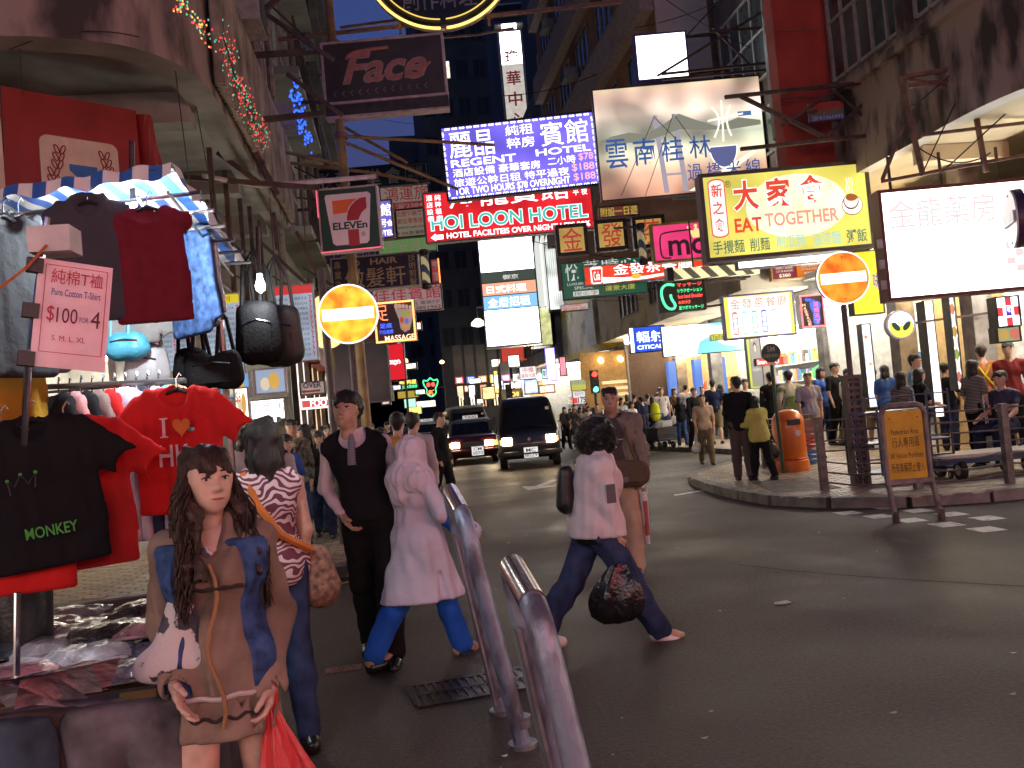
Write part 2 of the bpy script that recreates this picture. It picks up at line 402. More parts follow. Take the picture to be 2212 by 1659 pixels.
_ac = None
def aircon(root, loc, rz, s=1.0):
 global _ac
 if _ac is None:
  m = MB().bb((-.33, -.5, -.2), (.33, .0, .2)); g = MB()
  for k in range(9): g.bb((-.29, -.512, -.16+k*.04), (.29, -.501, -.145+k*.04))
  _ac = (m.mesh('air_conditioner', ACW), g.mesh('grille', BLK))
 o = bpy.data.objects.new('air_conditioner', _ac[0]); COL.objects.link(o); o.parent = root; o.location = Vector(loc)-root.location; o.rotation_euler.z = rz; o.scale = (s, s, s)
 p = bpy.data.objects.new('grille', _ac[1]); COL.objects.link(p); p.parent = o
 return o
L90 = R(90)     # faces +x (left side of the street)
R90 = R(-90)    # faces -x (right side of the street)
# ---- left corner block with rounded verandah
LB = empty('corner_tenement', (-4, 12, 0), 0, 'old tenement with stained rounded concrete balcony over the stall', 'building')
def lp(mb, name, m, parent=LB, smooth=False):
 o = mb.build(name, m, parent, smooth); o.location = -Vector(parent.location); return o
ZS = 5.17
path = [(-14, 7.75), (-4.6, 7.85), (-3.2, 7.9), (-2.62, 7.98), (-2.15, 8.16), (-1.9, 8.42), (-1.7, 8.77), (-1.6, 9.2), (-1.6, 10.5), (-1.6, 16)]
path = smooth_poly(path, 2)
inn = offset_path(path, -.14)
n_ = len(path); m = MB()
# curved parapet, slab lip and soffit
vs = [(*p, ZS) for p in path]+[(*p, ZS+1.25) for p in path]+[(*p, ZS+1.25) for p in inn]+[(*p, ZS+.25) for p in inn]
fs = []
for i in range(n_-1):
 for k in range(3): fs.append((k*n_+i, k*n_+i+1, (k+1)*n_+i+1, (k+1)*n_+i))
lp(m.add(vs, fs), 'parapet', PINKW, smooth=True)
lp(MB().slab(inn+[(-4.6, 16), (-14, 16)], ZS+.16, ZS+.32), 'verandah_slab', SOFF)
m = MB(); inn2 = offset_path(path, -.32)
m.add([(*p, ZS) for p in path]+[(*p, ZS) for p in inn2]+[(*p, ZS+.16) for p in inn2], [(i, i+1, n_+i+1, n_+i) for i in range(n_-1)]+[(n_+i, n_+i+1, 2*n_+i+1, 2*n_+i) for i in range(n_-1)])
lp(m, 'edge_beam', SOFF)
for a_, b_ in (((-4.6, 9.9), (-1.92, 9.9)), ((-3.9, 9.8), (-3.9, 8.1)), ((-4.6, 12.9), (-1.92, 12.9)), ((-4.6, 15.6), (-1.92, 15.6))):
 lp(MB().bar((*a_, ZS+.0), (*b_, ZS+.0), .3, .34), 'soffit_beam', SOFF)
lp(MB().bb((-14, 9.95, 0), (-4.55, 16, 24)), 'wall', GREYW)
lp(MB().bb((-4.5, 9.98, ZS+.33), (-1.78, 16.1, 24)), 'upper_wall', PINKW)
lp(MB().bb((-14, 9.0, ZS+.33), (-2.6, 9.97, 24)), 'front_wall', PINKW)
# corrugated sheet hung along the street edge above the slab
m = MB()
for k in range(110):
 y = 9.4+k*.06; m.bb((-1.585 if k % 2 else -1.56, y, ZS+.1), (-1.5 if k % 2 else -1.475, y+.05, ZS+1.55))
lp(m, 'corrugated_sheet', mat('corrugated_sheet', (.36, .31, .24), .7, var=.35, scale=2.5, bump=.2))
for k in range(3):
 for j in range(3):
  window(LB, (-1.77, 10.8+k*2.0, 8.2+j*3.1), L90, 1.3, 1.5, 3, 2, gm=GLASSD)
  if (k+j) % 2 == 0: aircon(LB, (-1.77, 11.6+k*2.0, 7.0+j*3.1), L90)
for y in (10.0, 12.0, 13.9, 15.8):
 lp(MB().tube([(-1.68, y, 6.8), (-1.68, y, 23)], .06), 'drain_pipe', PIPE)
# iron cage and bars under the slab along the pavement
for y in (11.2, 12.2, 13.3, 14.2, 15.2):
 lp(MB().bar((-2.0, y, 3.0), (-2.0, y, ZS-.01), .06), 'hanger_bar', STEEL)
for z in (3.1, 3.55, 4.0, 4.45):
 lp(MB().bar((-2.04, 11.0, z), (-2.04, 15.6, z), .045), 'cross_bar', STEEL)
lp(MB().bb((-4.5, 10.2, 2.9), (-3.2, 15.9, 4.9)), 'mezzanine_wall', CREAM)
for y in (11.5, 13.5, 15.0): window(LB, (-3.19, y, 3.9), L90, 1.1, .9, 2, 1)
for y in (9.9, 15.7): lp(MB().bb((-4.5, y, 0), (-4.1, y+.4, 4.95)), 'column', CREAM)
# red shop board with ear-of-wheat emblem under the verandah
pl_, pr_ = at(-30, 196, Y=8.55), at(292, 222, Y=9.42)
ang_ = math.atan2(pr_.y-pl_.y, pr_.x-pl_.x); Wd = math.hypot(pr_.x-pl_.x, pr_.y-pl_.y)
WB = empty('shop_board', (pl_.x, pl_.y, 3.3), ang_, 'red shop board with cream panel and wheat ears emblem under the balcony', 'signboard')
RED_B = mat('red_board_paint', (.26, .02, .018), .5, var=.15, scale=2)
CRM = mat('cream_board_panel', (.62, .49, .38), .6, var=.06)
MB().bb((-1.2, 0, 0), (Wd, .1, 1.72)).build('board', RED_B, WB)
def rrect(x0, z0, x1, z1, r, n=6):
 out = []
 for cx, cz, a0 in ((x1-r, z0+r, -90), (x1-r, z1-r, 0), (x0+r, z1-r, 90), (x0+r, z0+r, 180)):
  for k in range(n+1):
   a = R(a0+90*k/n); out.append((cx+r*math.cos(a), cz+r*math.sin(a)))
 return out
MB().plate(rrect(.42, -.4, 1.16, 1.32, .08), -.012, 0).build('panel', CRM, WB)
MB().plate(rrect(-1.3, -.3, .1, 1.62, .25), -.012, 0).build('panel', CRM, WB)
BLUE_L = mat('emblem_blue', (.03, .14, .42), .5)
MB().plate([(.68, 1.0), (.68, 1.06), (.94, 1.06), (.94, 1.0), (.86, .93), (.85, .97), (.85, .72), (.77, .72), (.77, .97), (.76, .93)], -.02, -.0125).build('emblem', BLUE_L, WB)
MB().plate([(.70, .72), (.92, .72), (.92, .9), (.70, .9)], -.018, -.0125).build('emblem', BLUE_L, WB)
for sx, cx in ((-1, .57), (1, 1.05)):
 for k in range(7):
  for s2 in (-1, 1):
   zc = .74+k*.075; xc = cx+sx*(.06-.015*k*(.5 if k < 4 else 1))+s2*.028
   ring = [(xc+.020*math.cos(t)+s2*.014*math.sin(t), -.018, zc+.042*math.sin(t)) for t in [q*math.pi/5 for q in range(10)]]
   MB().tube(ring, .0055, 4, closed=True).build('grain', RED_B, WB)
MB().plate([(-.5, .5), (-.12, .44), (-.04, .52), (-.12, .6), (-.5, .66)], -.02, -.0125).build('print', RED_B, WB)
MB().grid(lambda u, v: (Wd+.005+.28*u+.05*math.sin(v*5)*u, .05+.12*math.sin(u*4+v*3), .2+1.5*v-.06*u), 8, 10).build('torn_banner', [RED_B], WB)
MB().grid(lambda u, v: (Wd+.02+.34*u*(1-.4*v), .16+.1*math.sin(u*3), -.2+1.35*v*(1-.25*u)), 6, 8).build('torn_backing', [mat('banner_back', (.16, .2, .1), .8)], WB)
# ---- the houses further along on the left
LB2 = empty('balcony_house', (-3, 20, 0), 0, 'grey green house with railings and fairy lights beyond the corner tenement', 'building')
def part_of(root):
 def f(mb, name, m, smooth=False):
  o = mb.build(name, m, root, smooth); o.location = -Vector(root.location); return o
 return f
p2 = part_of(LB2)
p2(MB().bb((-12, 16.2, 0), (-1.9, 28, 30)), 'wall', GREENW)
for j in range(8):
 z = 5.2+j*3.0
 p2(MB().bb((-1.9, 16.6, z), (-1.25, 21.6, z+.15)), 'balcony_slab', GREENW)
 for k in range(14): p2(MB().bar((-1.28, 16.7+k*.37, z+.15), (-1.28, 16.7+k*.37, z+1.05), .03), 'baluster', STEEL) if j < 3 else None
 p2(MB().bar((-1.28, 16.6, z+1.07), (-1.28, 21.6, z+1.07), .05), 'hand_rail', STEEL)
 for y in (17.6, 20.2): window(LB2, (-1.89, y, z+1.6), L90, 1.3, 1.5, 2, 2)
 for y in (23.2, 25.8): window(LB2, (-1.89, y, z+1.6), L90, 1.2, 1.4, 2, 2, gm=GLASSG)
 aircon(LB2, (-1.89, 24.5, z+.8), L90)
for y in (16.4, 22.0, 24.5, 27.8): p2(MB().tube([(-1.8, y, 4), (-1.8, y, 30)], .07), 'drain_pipe', PIPE)
LB3 = empty('tall_tenement', (-3, 40, 0), 0, 'tall dim tenement closing the left side of the street', 'building')
p3 = part_of(LB3)
p3(MB().bb((-14, 28.2, 0), (-2.0, 50, 26)), 'wall', GREYW)
for j in range(6):
 for y in (30, 33, 36, 39.5, 43): window(LB3, (-1.99, y, 6.5+j*3.1), L90, 1.5, 1.6, 2, 2)
 p3(MB().bb((-2.0, 28.4, 5.0+j*3.1), (-1.7, 47, 5.2+j*3.1)), 'ledge', GREYW)
# ---- towers at the end of the street
def tower(name, label, u0, u1, vtop, Y, m, wins, lit=(), nfl=16, wcols=3, ww=1.6, wh=1.3, depth=14, zb=0):
 a = at(u0, 600, Y=Y); b = at(u1, 600, Y=Y); zt = at((u0+u1)/2, vtop, Y=Y).z
 root = empty(name, ((a.x+b.x)/2, Y, 0), 0, label, 'building'); W_ = b.x-a.x
 MB().bb((-W_/2, 0, zb), (W_/2, depth, zt)).build('wall', m, root)
 if wins:
  z = 8
  k = 0
  while z < zt-1:
   for c in range(wcols):
    x = -W_/2+(c+.5)*W_/wcols
    f, g = win_mesh(ww, wh, 2, 1, .06, DARKW, LITW if k in lit else (LITC if -k in lit else mat('tower_glass', (.022, .024, .032), .55, bump=0, spec=.2)))
    o = bpy.data.objects.new('window', f); COL.objects.link(o); o.parent = root; o.location = (x, -.02, z)
    q = bpy.data.objects.new('pane', g); COL.objects.link(q); q.parent = o
    k += 1
   z += wh*2.1
 return root
tower('dark_tower', 'dark office tower with a few lit windows behind the vertical sign', 940, 1095, -160, 72, DARKW, True, (12, 29, 38, 41), wcols=4, ww=1.0, wh=1.5)
tower('slate_tower', 'plain slate blue tower rising beside the dark office tower', 1126, 1262, -200, 88, BLUEW, False)
tower('low_block', 'low dim apartment block with one lit window far down the street', 866, 950, 292, 84, BLUEW, True, (-10,), wcols=2, ww=1.1, wh=1.2)
tower('end_block', 'dark tall block closing the far end of the street', 874, 992, 560, 135, DARKW, True, (5, 16), wcols=6, ww=1.4, wh=1.4)
tower('shop_tower', 'dim brown tower with stacked lit windows behind the bright panels', 974, 1040, 430, 100, GREYW, True, (3, -7, 12), wcols=3, ww=.9, wh=1.1)
# ---- right near block with verandah
RB = empty('verandah_tenement', (11, 15, 0), 0, 'pinkish stained tenement with long windows over the right pavement shops', 'building')
q1 = part_of(RB)
ZR = 5.35
YSOF = mat('soffit_cream', (.62, .54, .36), .75, var=.1, scale=1)
rp_ = smooth_poly([(13.5, 9.6), (11, 9.55), (9.8, 9.75), (9.0, 10.4), (8.65, 11.3), (8.65, 13), (8.65, 17.2)], 2)
nr_ = len(rp_)
m = MB(); m.add([(*p, ZR) for p in rp_]+[(*p, ZR+1.6) for p in rp_], [(i, nr_+i, nr_+i+1, i+1) for i in range(nr_-1)])
q1(m, 'spandrel', PINKW, True)
q1(MB().slab(offset_path(rp_, .02)+[(13.5, 17.2)], ZR+.02, ZR+.2), 'verandah_slab', YSOF)
ri_ = offset_path(rp_, .28)
m = MB(); m.add([(*p, ZR) for p in rp_]+[(*p, ZR) for p in ri_]+[(*p, ZR+.02) for p in ri_], [(i, i+1, nr_+i+1, nr_+i) for i in range(nr_-1)]+[(nr_+i, nr_+i+1, 2*nr_+i+1, 2*nr_+i) for i in range(nr_-1)])
q1(m, 'edge_beam', WHITEW)
q1(MB().bar((10.5, 13.6, ZR-.12), (8.95, 13.6, ZR-.12), .3, .26), 'soffit_beam', YSOF)
q1(MB().bb((8.75, 11.4, ZR+1.61), (13.5, 17.1, 24)), 'upper_wall', PINKW)
q1(MB().bb((8.66, 11.3, ZR+1.5), (8.52, 17.0, ZR+1.64)), 'sill_ledge', PINKW)
for j in range(3):
 for y, w_ in ((14.4, 2.3), (11.95, 1.9)): window(RB, (8.73, y, 8.35+j*3.2), R90, w_, 2.2, 5, 2, gm=GLASSG)
 q1(MB().bb((8.60, 11.4, 9.6+j*3.2), (8.75, 17.0, 10.2+j*3.2)), 'spandrel_band', PINKW)
for y in (13.1,): q1(MB().bb((8.55, y-.14, 6.9), (8.75, y+.14, 20)), 'pier', PINKW)
q1(MB().bb((7.67, 15.7, 5.4), (8.64, 16.05, 26)), 'red_fin', REDW)
q1(MB().bb((8.642, 15.75, 6.96), (8.8, 17.25, 26)), 'red_return', REDW)
for k in range(9):
 q1(MB().bar((7.66, 15.69, 7.0+k*1.3), (8.64, 15.69, 7.0+k*1.3), .012), 'render_joint', RUST)
q1(MB().bb((10.5, 11.6, 0), (13.5, 12.0, ZR)), 'end_pier', WHITEW)
for y in (11.7, 14.6, 17.0): q1(MB().bb((10.35, y, 0.13), (10.75, y+.35, ZR)), 'column', mat('grey_marble', (.3, .28, .26), .3, var=.25, scale=4))
q1(MB().bb((13.2, 12, 0), (13.5, 21, ZR)), 'back_wall', WHITEW)
q1(MB().bb((10.4, 12.1, 4.3), (13.2, 17.2, 4.45)), 'shop_ceiling', WHITEW)
# ---- set-back bay, then the white end wall and the banded block
RC = empty('bay_window_house', (10, 19, 0), 0, 'set back house with metal framed bay windows behind the red fin', 'building')
q2_ = part_of(RC)
q2_(MB().bb((8.75, 17.3, 4.6), (14, 21.2, 26)), 'upper_wall', GREYW)
for j in range(5): window(RC, (8.73, 19.2, 6.8+j*2.7), R90, 3.2, 2.0, 5, 2, fm=mat('pale_frame', (.5, .52, .5), .5), gm=GLASSG)
q2_(MB().bb((13.2, 17.3, 0), (14, 21.2, 4.6)), 'back_wall', WHITEW)
q2_(MB().bb((10.4, 17.4, 4.2), (13.2, 21.1, 4.35)), 'shop_ceiling', WHITEW)
RD = empty('banded_tenement', (10, 28, 0), 0, 'tall tenement with pale diagonal looking bands and a white end wall', 'building')
q3 = part_of(RD)
q3(MB().bb((8.9, 21.4, 4.12), (13, 36.9, 6.49)), 'mezzanine_wall', CREAM)
for y in (24, 28, 32): window(RD, (8.89, y, 5.3), R90, 2.4, 1.1, 4, 1, gm=GLASSG)
q3(MB().bb((7.3, 21.3, 6.5), (14, 37, 34)), 'wall', mat('salmon_wall', (.36, .2, .14), .8, var=.25, scale=.6))
q3(MB().bb((7.29, 21.2, 6.5), (8.74, 21.29, 34)), 'end_wall', WHITEW)
q3(MB().bb((8.64, 21.12, 5.0), (8.74, 21.195, 30)), 'corner_pilaster', RUST)
for j in range(1, 9):
 q3(MB().bb((6.95, 21.4, 5.2+j*3.1), (7.3, 36.8, 6.2+j*3.1)), 'band', mat('pale_pink_band', (.42, .35, .33), .8, var=.15))
 for y in (23, 26, 29, 32, 35):
  window(RD, (7.29, y, 7.2+j*3.1), R90, 1.8, 1.5, 3, 1, gm=GLASSD)
  if (j+y) % 2: aircon(RD, (7.29, y+1.3, 7.0+j*3.1), R90)
q3(MB().bb((13.2, 21.3, 0), (14, 37, 5.0)), 'back_wall', WHITEW)
q3(MB().bb((11.0, 21.3, 3.9), (13.2, 36.8, 4.1)), 'shop_ceiling', WHITEW)
for y in (21.3, 25.2, 29.4, 33.2, 36.4): q3(MB().bb((10.9, y, .13), (11.3, y+.35, 5.0)), 'column', mat('grey_marble'))
# ---- stained cream corner house across the side road
RE = empty('cream_corner_house', (13, 41, 0), 0, 'stained cream corner house with rounded edge and yellow bands', 'building')
q4 = part_of(RE)
cpts = smooth_poly([(22, 40), (11.6, 40), (10.5, 40.05), (9.9, 40.8), (9.8, 42), (9.8, 50)], 2)
m = MB(); nn = len(cpts)
for z0, z1, mi in ((4.1, 4.4, 1), (4.4, 6.6, 0), (6.6, 7.1, 1), (7.1, 22, 0)):
 m.add([(*p, z0) for p in cpts]+[(*p, z1) for p in cpts], [(i, nn+i, nn+i+1, i+1) for i in range(nn-1)], mi)
q4(m, 'wall', [CREAM, MUSTARD], True)
q4(MB().bb((10.6, 43.5, 0), (22, 44, 4.2)), 'shop_back_wall', WHITEW)
q4(MB().slab([(p[0], p[1]) for p in cpts]+[(22, 50)], 4.05, 4.1), 'soffit', SOFF)
q4(MB().bb((10.2, 40.1, 0), (10.8, 40.8, 4.05)), 'column', CREAM)
for k in range(14):
 q4(MB().bar((11.9, 39.96-.05*k, 4.35-.055*k), (14.6, 39.96-.05*k, 4.35-.055*k), .035, .07), 'louvre', mat('louvre_metal', (.35, .36, .3), .5, metal=.3))
aircon(RE, (12.9, 39.9, 3.2), 0, 1.6)
q4(MB().bb((10.2, 39.2, 2.9), (11.5, 39.95, 4.1)), 'plant_box', GREYW)
m = MB()
for k in range(16):
 m.bar((9.62, 40.9+k*.12, 4.4), (9.62, 40.9+k*.12, 6.5), .05)
q4(m, 'window_louvre', mat('pale_louvre', (.5, .55, .58), .5))
# ---- shops further on along the right side
RF = empty('far_shop_block', (12, 62, 0), 0, 'grey block with lit shops far along the right side', 'building')
q5 = part_of(RF)
q5(MB().bb((9.5, 50.2, 4.4), (22, 100, 20)), 'wall', GREYW)
for k in range(40): q5(MB().bb((9.3, 51+k*1.2, 5.2), (9.5, 51.3+k*1.2, 9.5)), 'fin', GREYW)
q5(MB().bb((11.5, 50.2, 0), (22, 100, 4.3)), 'shop_back_wall', WHITEW)
# ================================================================== signs
ALU = mat('sign_frame_aluminium', (.3, .28, .28), .4, metal=.6, var=.15)
DKF = mat('sign_frame_dark', (.035, .03, .032), .5, var=.3)
PNKF = mat('sign_frame_lavender', (.45, .33, .36), .5, var=.15)
def ink(nm, c=(.1, .1, .1)): return mat('ink_'+nm, c, .5, var=.03, bump=0)
def lit(nm, c=(1, 1, 1), s=1.0): return em('lit_'+nm, c, s)
W1 = em('acrylic_white', (1, .98, 1), 3.0); W2 = em('acrylic_white_hot', (1, 1, 1), 5.0, .35, 1.5); W3 = em('acrylic_white_dim', (1, .95, .9), .9, .2)
class Sign: pass
def at_d(u, v, D):
 d = ray(u, v); return CPOS+d*(D/d.dot(_F0))
def sign(name, label, TL, BR, Y, face, depth=.22, frame=DKF, fw=.04, cat='sign', group=None, side=None, rows=2, tilt=0.0, yaw=0.0):
 # the boards hang square to the line of sight up the street
 D = at((TL[0]+BR[0])/2, (TL[1]+BR[1])/2, Y=Y).dot(_F0)
 a = at_d(*TL, D); b = at_d(*BR, D); W_ = (b-a).dot(_R0); H_ = a.z-b.z
 S = Sign(); S.W, S.H = W_, H_; S.Y = Y
 S.root = empty(name, (a+b)/2, -YAW+yaw, label, cat, group); S.root.rotation_euler.y = R(tilt)
 MB().bb((-W_/2, 0, -H_/2), (W_/2, depth, H_/2)).build('case', frame, S.root)
 if face is not None: MB().bb((-W_/2+fw, -.006, -H_/2+fw), (W_/2-fw, -.001, H_/2-fw)).build('face', face, S.root)
 for p0, p1 in (((-W_/2, -.03, H_/2-fw), (W_/2, -.0005, H_/2)), ((-W_/2, -.03, -H_/2), (W_/2, -.0005, -H_/2+fw)), ((-W_/2, -.029, -H_/2+fw), (-W_/2+fw, -.0005, H_/2-fw)), ((W_/2-fw, -.029, -H_/2+fw), (W_/2, -.0005, H_/2-fw))):
  MB().bb(p0, p1).build('frame_bar', frame, S.root)
 if side == 'R': X1 = 8.6 if Y < 21 else 7.2
 elif side == 'L': X1 = -1.55
 else: X1 = None
 if X1 is not None:
  for k in range(rows):
   z = H_/2*(.8-1.6*k/max(rows-1, 1)); x0 = W_/2 if side == 'R' else -W_/2
   xe = (X1-S.root.location.x)/math.cos(YAW)
   if (xe-x0)*(1 if side == 'R' else -1) > .05:
    MB().bar((x0, depth/2, z), (xe, depth/2, z+.05), .05).build('bracket', STEEL, S.root)
    MB().bar((x0, depth/2+.03, H_/2*.8), (xe, depth/2+.03, z+.9), .03).build('stay', STEEL, S.root)
 return S
def T(S, s, box, m, bold=0.0, y=-.011, **k):
 x0, y0, x1, y1 = box
 return lettering(S.root, s, -S.W/2+x0*S.W, S.H/2-y1*S.H, -S.W/2+x1*S.W, S.H/2-y0*S.H, y, m, bold, **k)
def P(S, poly, m, name='print', y0=-.010, y1=-.007):
 """flat printed shape in sign fractions (x right, y down)"""
 return MB().plate([(-S.W/2+x*S.W, S.H/2-y*S.H) for x, y in poly][::-1], y0, y1).build(name, m, S.root)
def rect(x0, y0, x1, y1): return [(x0, y0), (x1, y0), (x1, y1), (x0, y1)]
def ell(cx, cy, rx, ry, n=28, a0=0, a1=360): return [(cx+rx*math.cos(R(a0+(a1-a0)*k/n)), cy+ry*math.sin(R(a0+(a1-a0)*k/n))) for k in range(n if a1-a0 == 360 else n+1)]
def NT(S, pts, r, m, name='neon_tube', closed=False, y=-.03):
 return MB().tube([(-S.W/2+x*S.W, y, S.H/2-z*S.H) for x, z in pts], r, 6, closed=closed).build(name, m, S.root, True)
def bulbs(S, m, nx, ny, r=.02, inset=.02, name='bulb_border'):
 mb = MB(); pts = []
 for i in range(nx+1): pts += [(i/nx, 0), (i/nx, 1)]
 for j in range(1, ny): pts += [(0, j/ny), (1, j/ny)]
 for x, y in pts:
  mb.box((-S.W/2+inset+x*(S.W-2*inset), -.045, S.H/2-inset-y*(S.H-2*inset)), (r*1.4, r, r*1.4))
 o = mb.build(name, m, S.root); o['kind'] = 'stuff'; return o
# --- Regent hotel, purple
S = sign('hotel_sign', 'purple backlit hotel sign with white characters and prices', (950, 271), (1299, 403), 22, em('acrylic_purple', (.2, .15, .92), 1.15, .35, .9), fw=.05, side='R', tilt=-1.2)
wt = lit('text_white', (1, 1, 1), 2.2)
T(S, '麗晶', (.05, .10, .34, .44), wt, .004); T(S, '純租', (.42, .08, .60, .22), wt, .004); T(S, '粹房', (.42, .25, .60, .39), wt, .004); T(S, '賓館', (.64, .09, .95, .41), wt, .004)
T(S, 'REGENT', (.05, .46, .47, .56), wt, .02); T(S, 'HOTEL', (.60, .44, .955, .53), wt, .02)
T(S, '酒店設備 豪華套房', (.055, .58, .62, .69), wt, .004); T(S, '二小時', (.67, .56, .85, .67), wt, .004)
T(S, '旅遊公幹日租 特平過夜', (.055, .71, .80, .82), wt, .004); T(S, 'TOR TWO HOURS $78 OVERNIGHT', (.055, .835, .80, .945), wt, .012)
pk = lit('text_pink', (1, .42, .45), 1.5)
T(S, '$78', (.87, .55, .965, .655), pk, .012); T(S, '$188', (.82, .68, .965, .79), pk, .012); T(S, '$188', (.825, .81, .965, .92), pk, .012)
for k in range(20):
 for yy in (.045, .965): T(S, '∞', (.03+k*.0475, yy-.015, .03+k*.0475+.036, yy+.015), wt, .01, name='scroll')
for k in range(10):
 for xx in (.017, .983): T(S, '§', (xx-.009, .08+k*.088, xx+.009, .08+k*.088+.065), wt, name='scroll')
# --- Hoi Loon hotel, red
S = sign('hotel_sign', 'red backlit hotel sign with turquoise letters below the purple one', (911, 417), (1287, 495), 24, em('acrylic_red', (.78, .02, .03), 1.0, .3, 1.2), frame=ALU, fw=.05, side='R')
T(S, '海龍賓館', (.15, -.02, .86, .36), wt, .004)
for k, c in enumerate('酒店設備'): T(S, c, (.022, .06+k*.135, .058, .17+k*.135), wt, .006)
for k, c in enumerate('純粹租房'): T(S, c, (.072, .06+k*.135, .108, .17+k*.135), wt, .006)
for k, c in enumerate('特平'): T(S, c, (.885, .05+k*.14, .92, .17+k*.14), wt, .006)
for k, c in enumerate('過夜'): T(S, c, (.935, .05+k*.14, .97, .17+k*.14), wt, .006)
T(S, 'HOI LOON HOTEL', (.035, .47, .965, .765), lit('text_halo', (1, 1, 1), 1.6), .055, y=-.009)
T(S, 'HOI LOON HOTEL', (.04, .485, .96, .75), lit('text_turquoise', (.08, .62, .52), .95), .02)
T(S, 'HOTEL FACILITEIS OVER NIGHT LESS 20%', (.125, .82, .97, .93), wt, .02)
P(S, [(.03, .885), (.06, .81), (.06, .84), (.105, .84), (.105, .93), (.06, .93), (.06, .96)], wt, 'arrow')
# --- Yunnan Guilin noodle sign
def yunnan_mat():
 m, n, l, b = _nodes('backlit_landscape')
 tc = n.new('ShaderNodeTexCoord'); sp = n.new('ShaderNodeSeparateXYZ'); l.new(tc.outputs['Object'], sp.inputs[0])
 no = n.new('ShaderNodeTexNoise'); no.inputs['Scale'].default_value = .9; no.inputs['Detail'].default_value = 1; l.new(tc.outputs['Object'], no.inputs['Vector'])
 mr = n.new('ShaderNodeMapRange'); mr.inputs[1].default_value = -1.3; mr.inputs[2].default_value = 1.3; l.new(sp.outputs[2], mr.inputs[0])
 cr = n.new('ShaderNodeValToRGB'); l.new(mr.outputs[0], cr.inputs[0]); e = cr.color_ramp.elements
 e[0].position = .0; e[0].color = (.42, .19, .12, 1); e[1].position = 1; e[1].color = (.62, .5, .3, 1)
 for p_, c_ in ((.22, (.55, .32, .22)), (.40, (.75, .72, .5)), (.52, (.33, .36, .27)), (.62, (.5, .5, .4)), (.74, (1, .82, .66)), (.9, (.72, .48, .38))):
  q = e.new(p_); q.color = C4(c_)
 l.new(cr.outputs[0], b.inputs['Emission Color']); b.inputs['Base Color'].default_value = (.3, .25, .2, 1)
 ms = n.new('ShaderNodeMapRange'); ms.inputs[1].default_value = .38; ms.inputs[2].default_value = .66; ms.inputs[3].default_value = .5*KEM; ms.inputs[4].default_value = 2.0*KEM
 l.new(no.outputs['Fac'], ms.inputs[0]); l.new(ms.outputs[0], b.inputs['Emission Strength']); b.inputs['Roughness'].default_value = .4
 return m
S = sign('noodle_sign', 'large backlit landscape sign with bridge, bowl and blue brush characters', (1277, 194), (1664, 404), 19, yunnan_mat(), fw=.03, side='R')
GRN = ink('mountain', (.13, .15, .11)); BLT = lit('brush_blue', (.05, .13, .42), .75); IVR = lit('ivory', (1, .95, .75), 1.3); LAV = lit('lavender', (.45, .42, .5), .8)
P(S, [(.02, .47), (.1, .43), (.2, .41), (.3, .44), (.4, .37), (.5, .28), (.6, .35), (.72, .42), (.85, .36), (.98, .40), (.98, .44), (.8, .46), (.6, .44), (.5, .42), (.3, .5), (.1, .5)], lit('mountain', (.3, .31, .24), .75))
for x0 in (.345, .46): P(S, [(x0, .28), (x0+.028, .28), (x0+.06, .97), (x0+.03, .97)], LAV, 'tower_print', -.009)
for yy in (.36, .62, .80): P(S, rect(.36+yy*.03, yy, .485+yy*.03, yy+.02), LAV, 'tower_print', -.0085)
for a_, b_ in (((.36, .28), (.12, .96)), ((.47, .28), (.26, .98)), ((.48, .3), (.62, .66)), ((.36, .3), (.47, .5))): NT(S, [a_, b_], .008, ink('cable', (.07, .06, .05)), 'cable_print', y=-.012)
P(S, [(.52, .97), (.92, .66), (.94, .68), (.62, .98)], lit('deck', (1, .93, .72), 1.2), 'deck_print', -.0095)
for k, c in enumerate('雲南桂林'): T(S, c, (.05+k*.165, .46+.01*k, .18+k*.165, .72-.01*k), BLT, .006, y=-.014)
for k, c in enumerate('過橋米線'): T(S, c, (.52+k*.115, .735, .61+k*.115, .885), BLT, .004, y=-.014)
P(S, ell(.745, .60, .085, .2, 20, 0, 180), lit('bowl_rim', (1, 1, 1), 1.3), 'bowl', -.013, -.010); P(S, ell(.745, .607, .078, .18, 20, 0, 180), lit('bowl_blue', (.16, .18, .42), .7), 'bowl', -.016, -.0135)
for pts in ([(.70, .52), (.735, .42), (.735, .32), (.70, .25)], [(.75, .56), (.755, .42), (.76, .2)], [(.80, .52), (.78, .42), (.785, .32), (.81, .25)], [(.67, .37), (.88, .33)]): NT(S, smooth_poly(pts), .02, IVR, 'brush_stroke', y=-.012)
P(S, rect(.85, .31, .93, .35), lit('tip_blue', (.1, .2, .5), .8), 'tip')
# --- white box above it
S = sign('light_box', 'square overexposed white light box above the landscape sign', (1368, 76), (1491, 167), 20.2, W2, frame=mat('case_navy', (.06, .05, .25), .4), fw=.04, side='R')
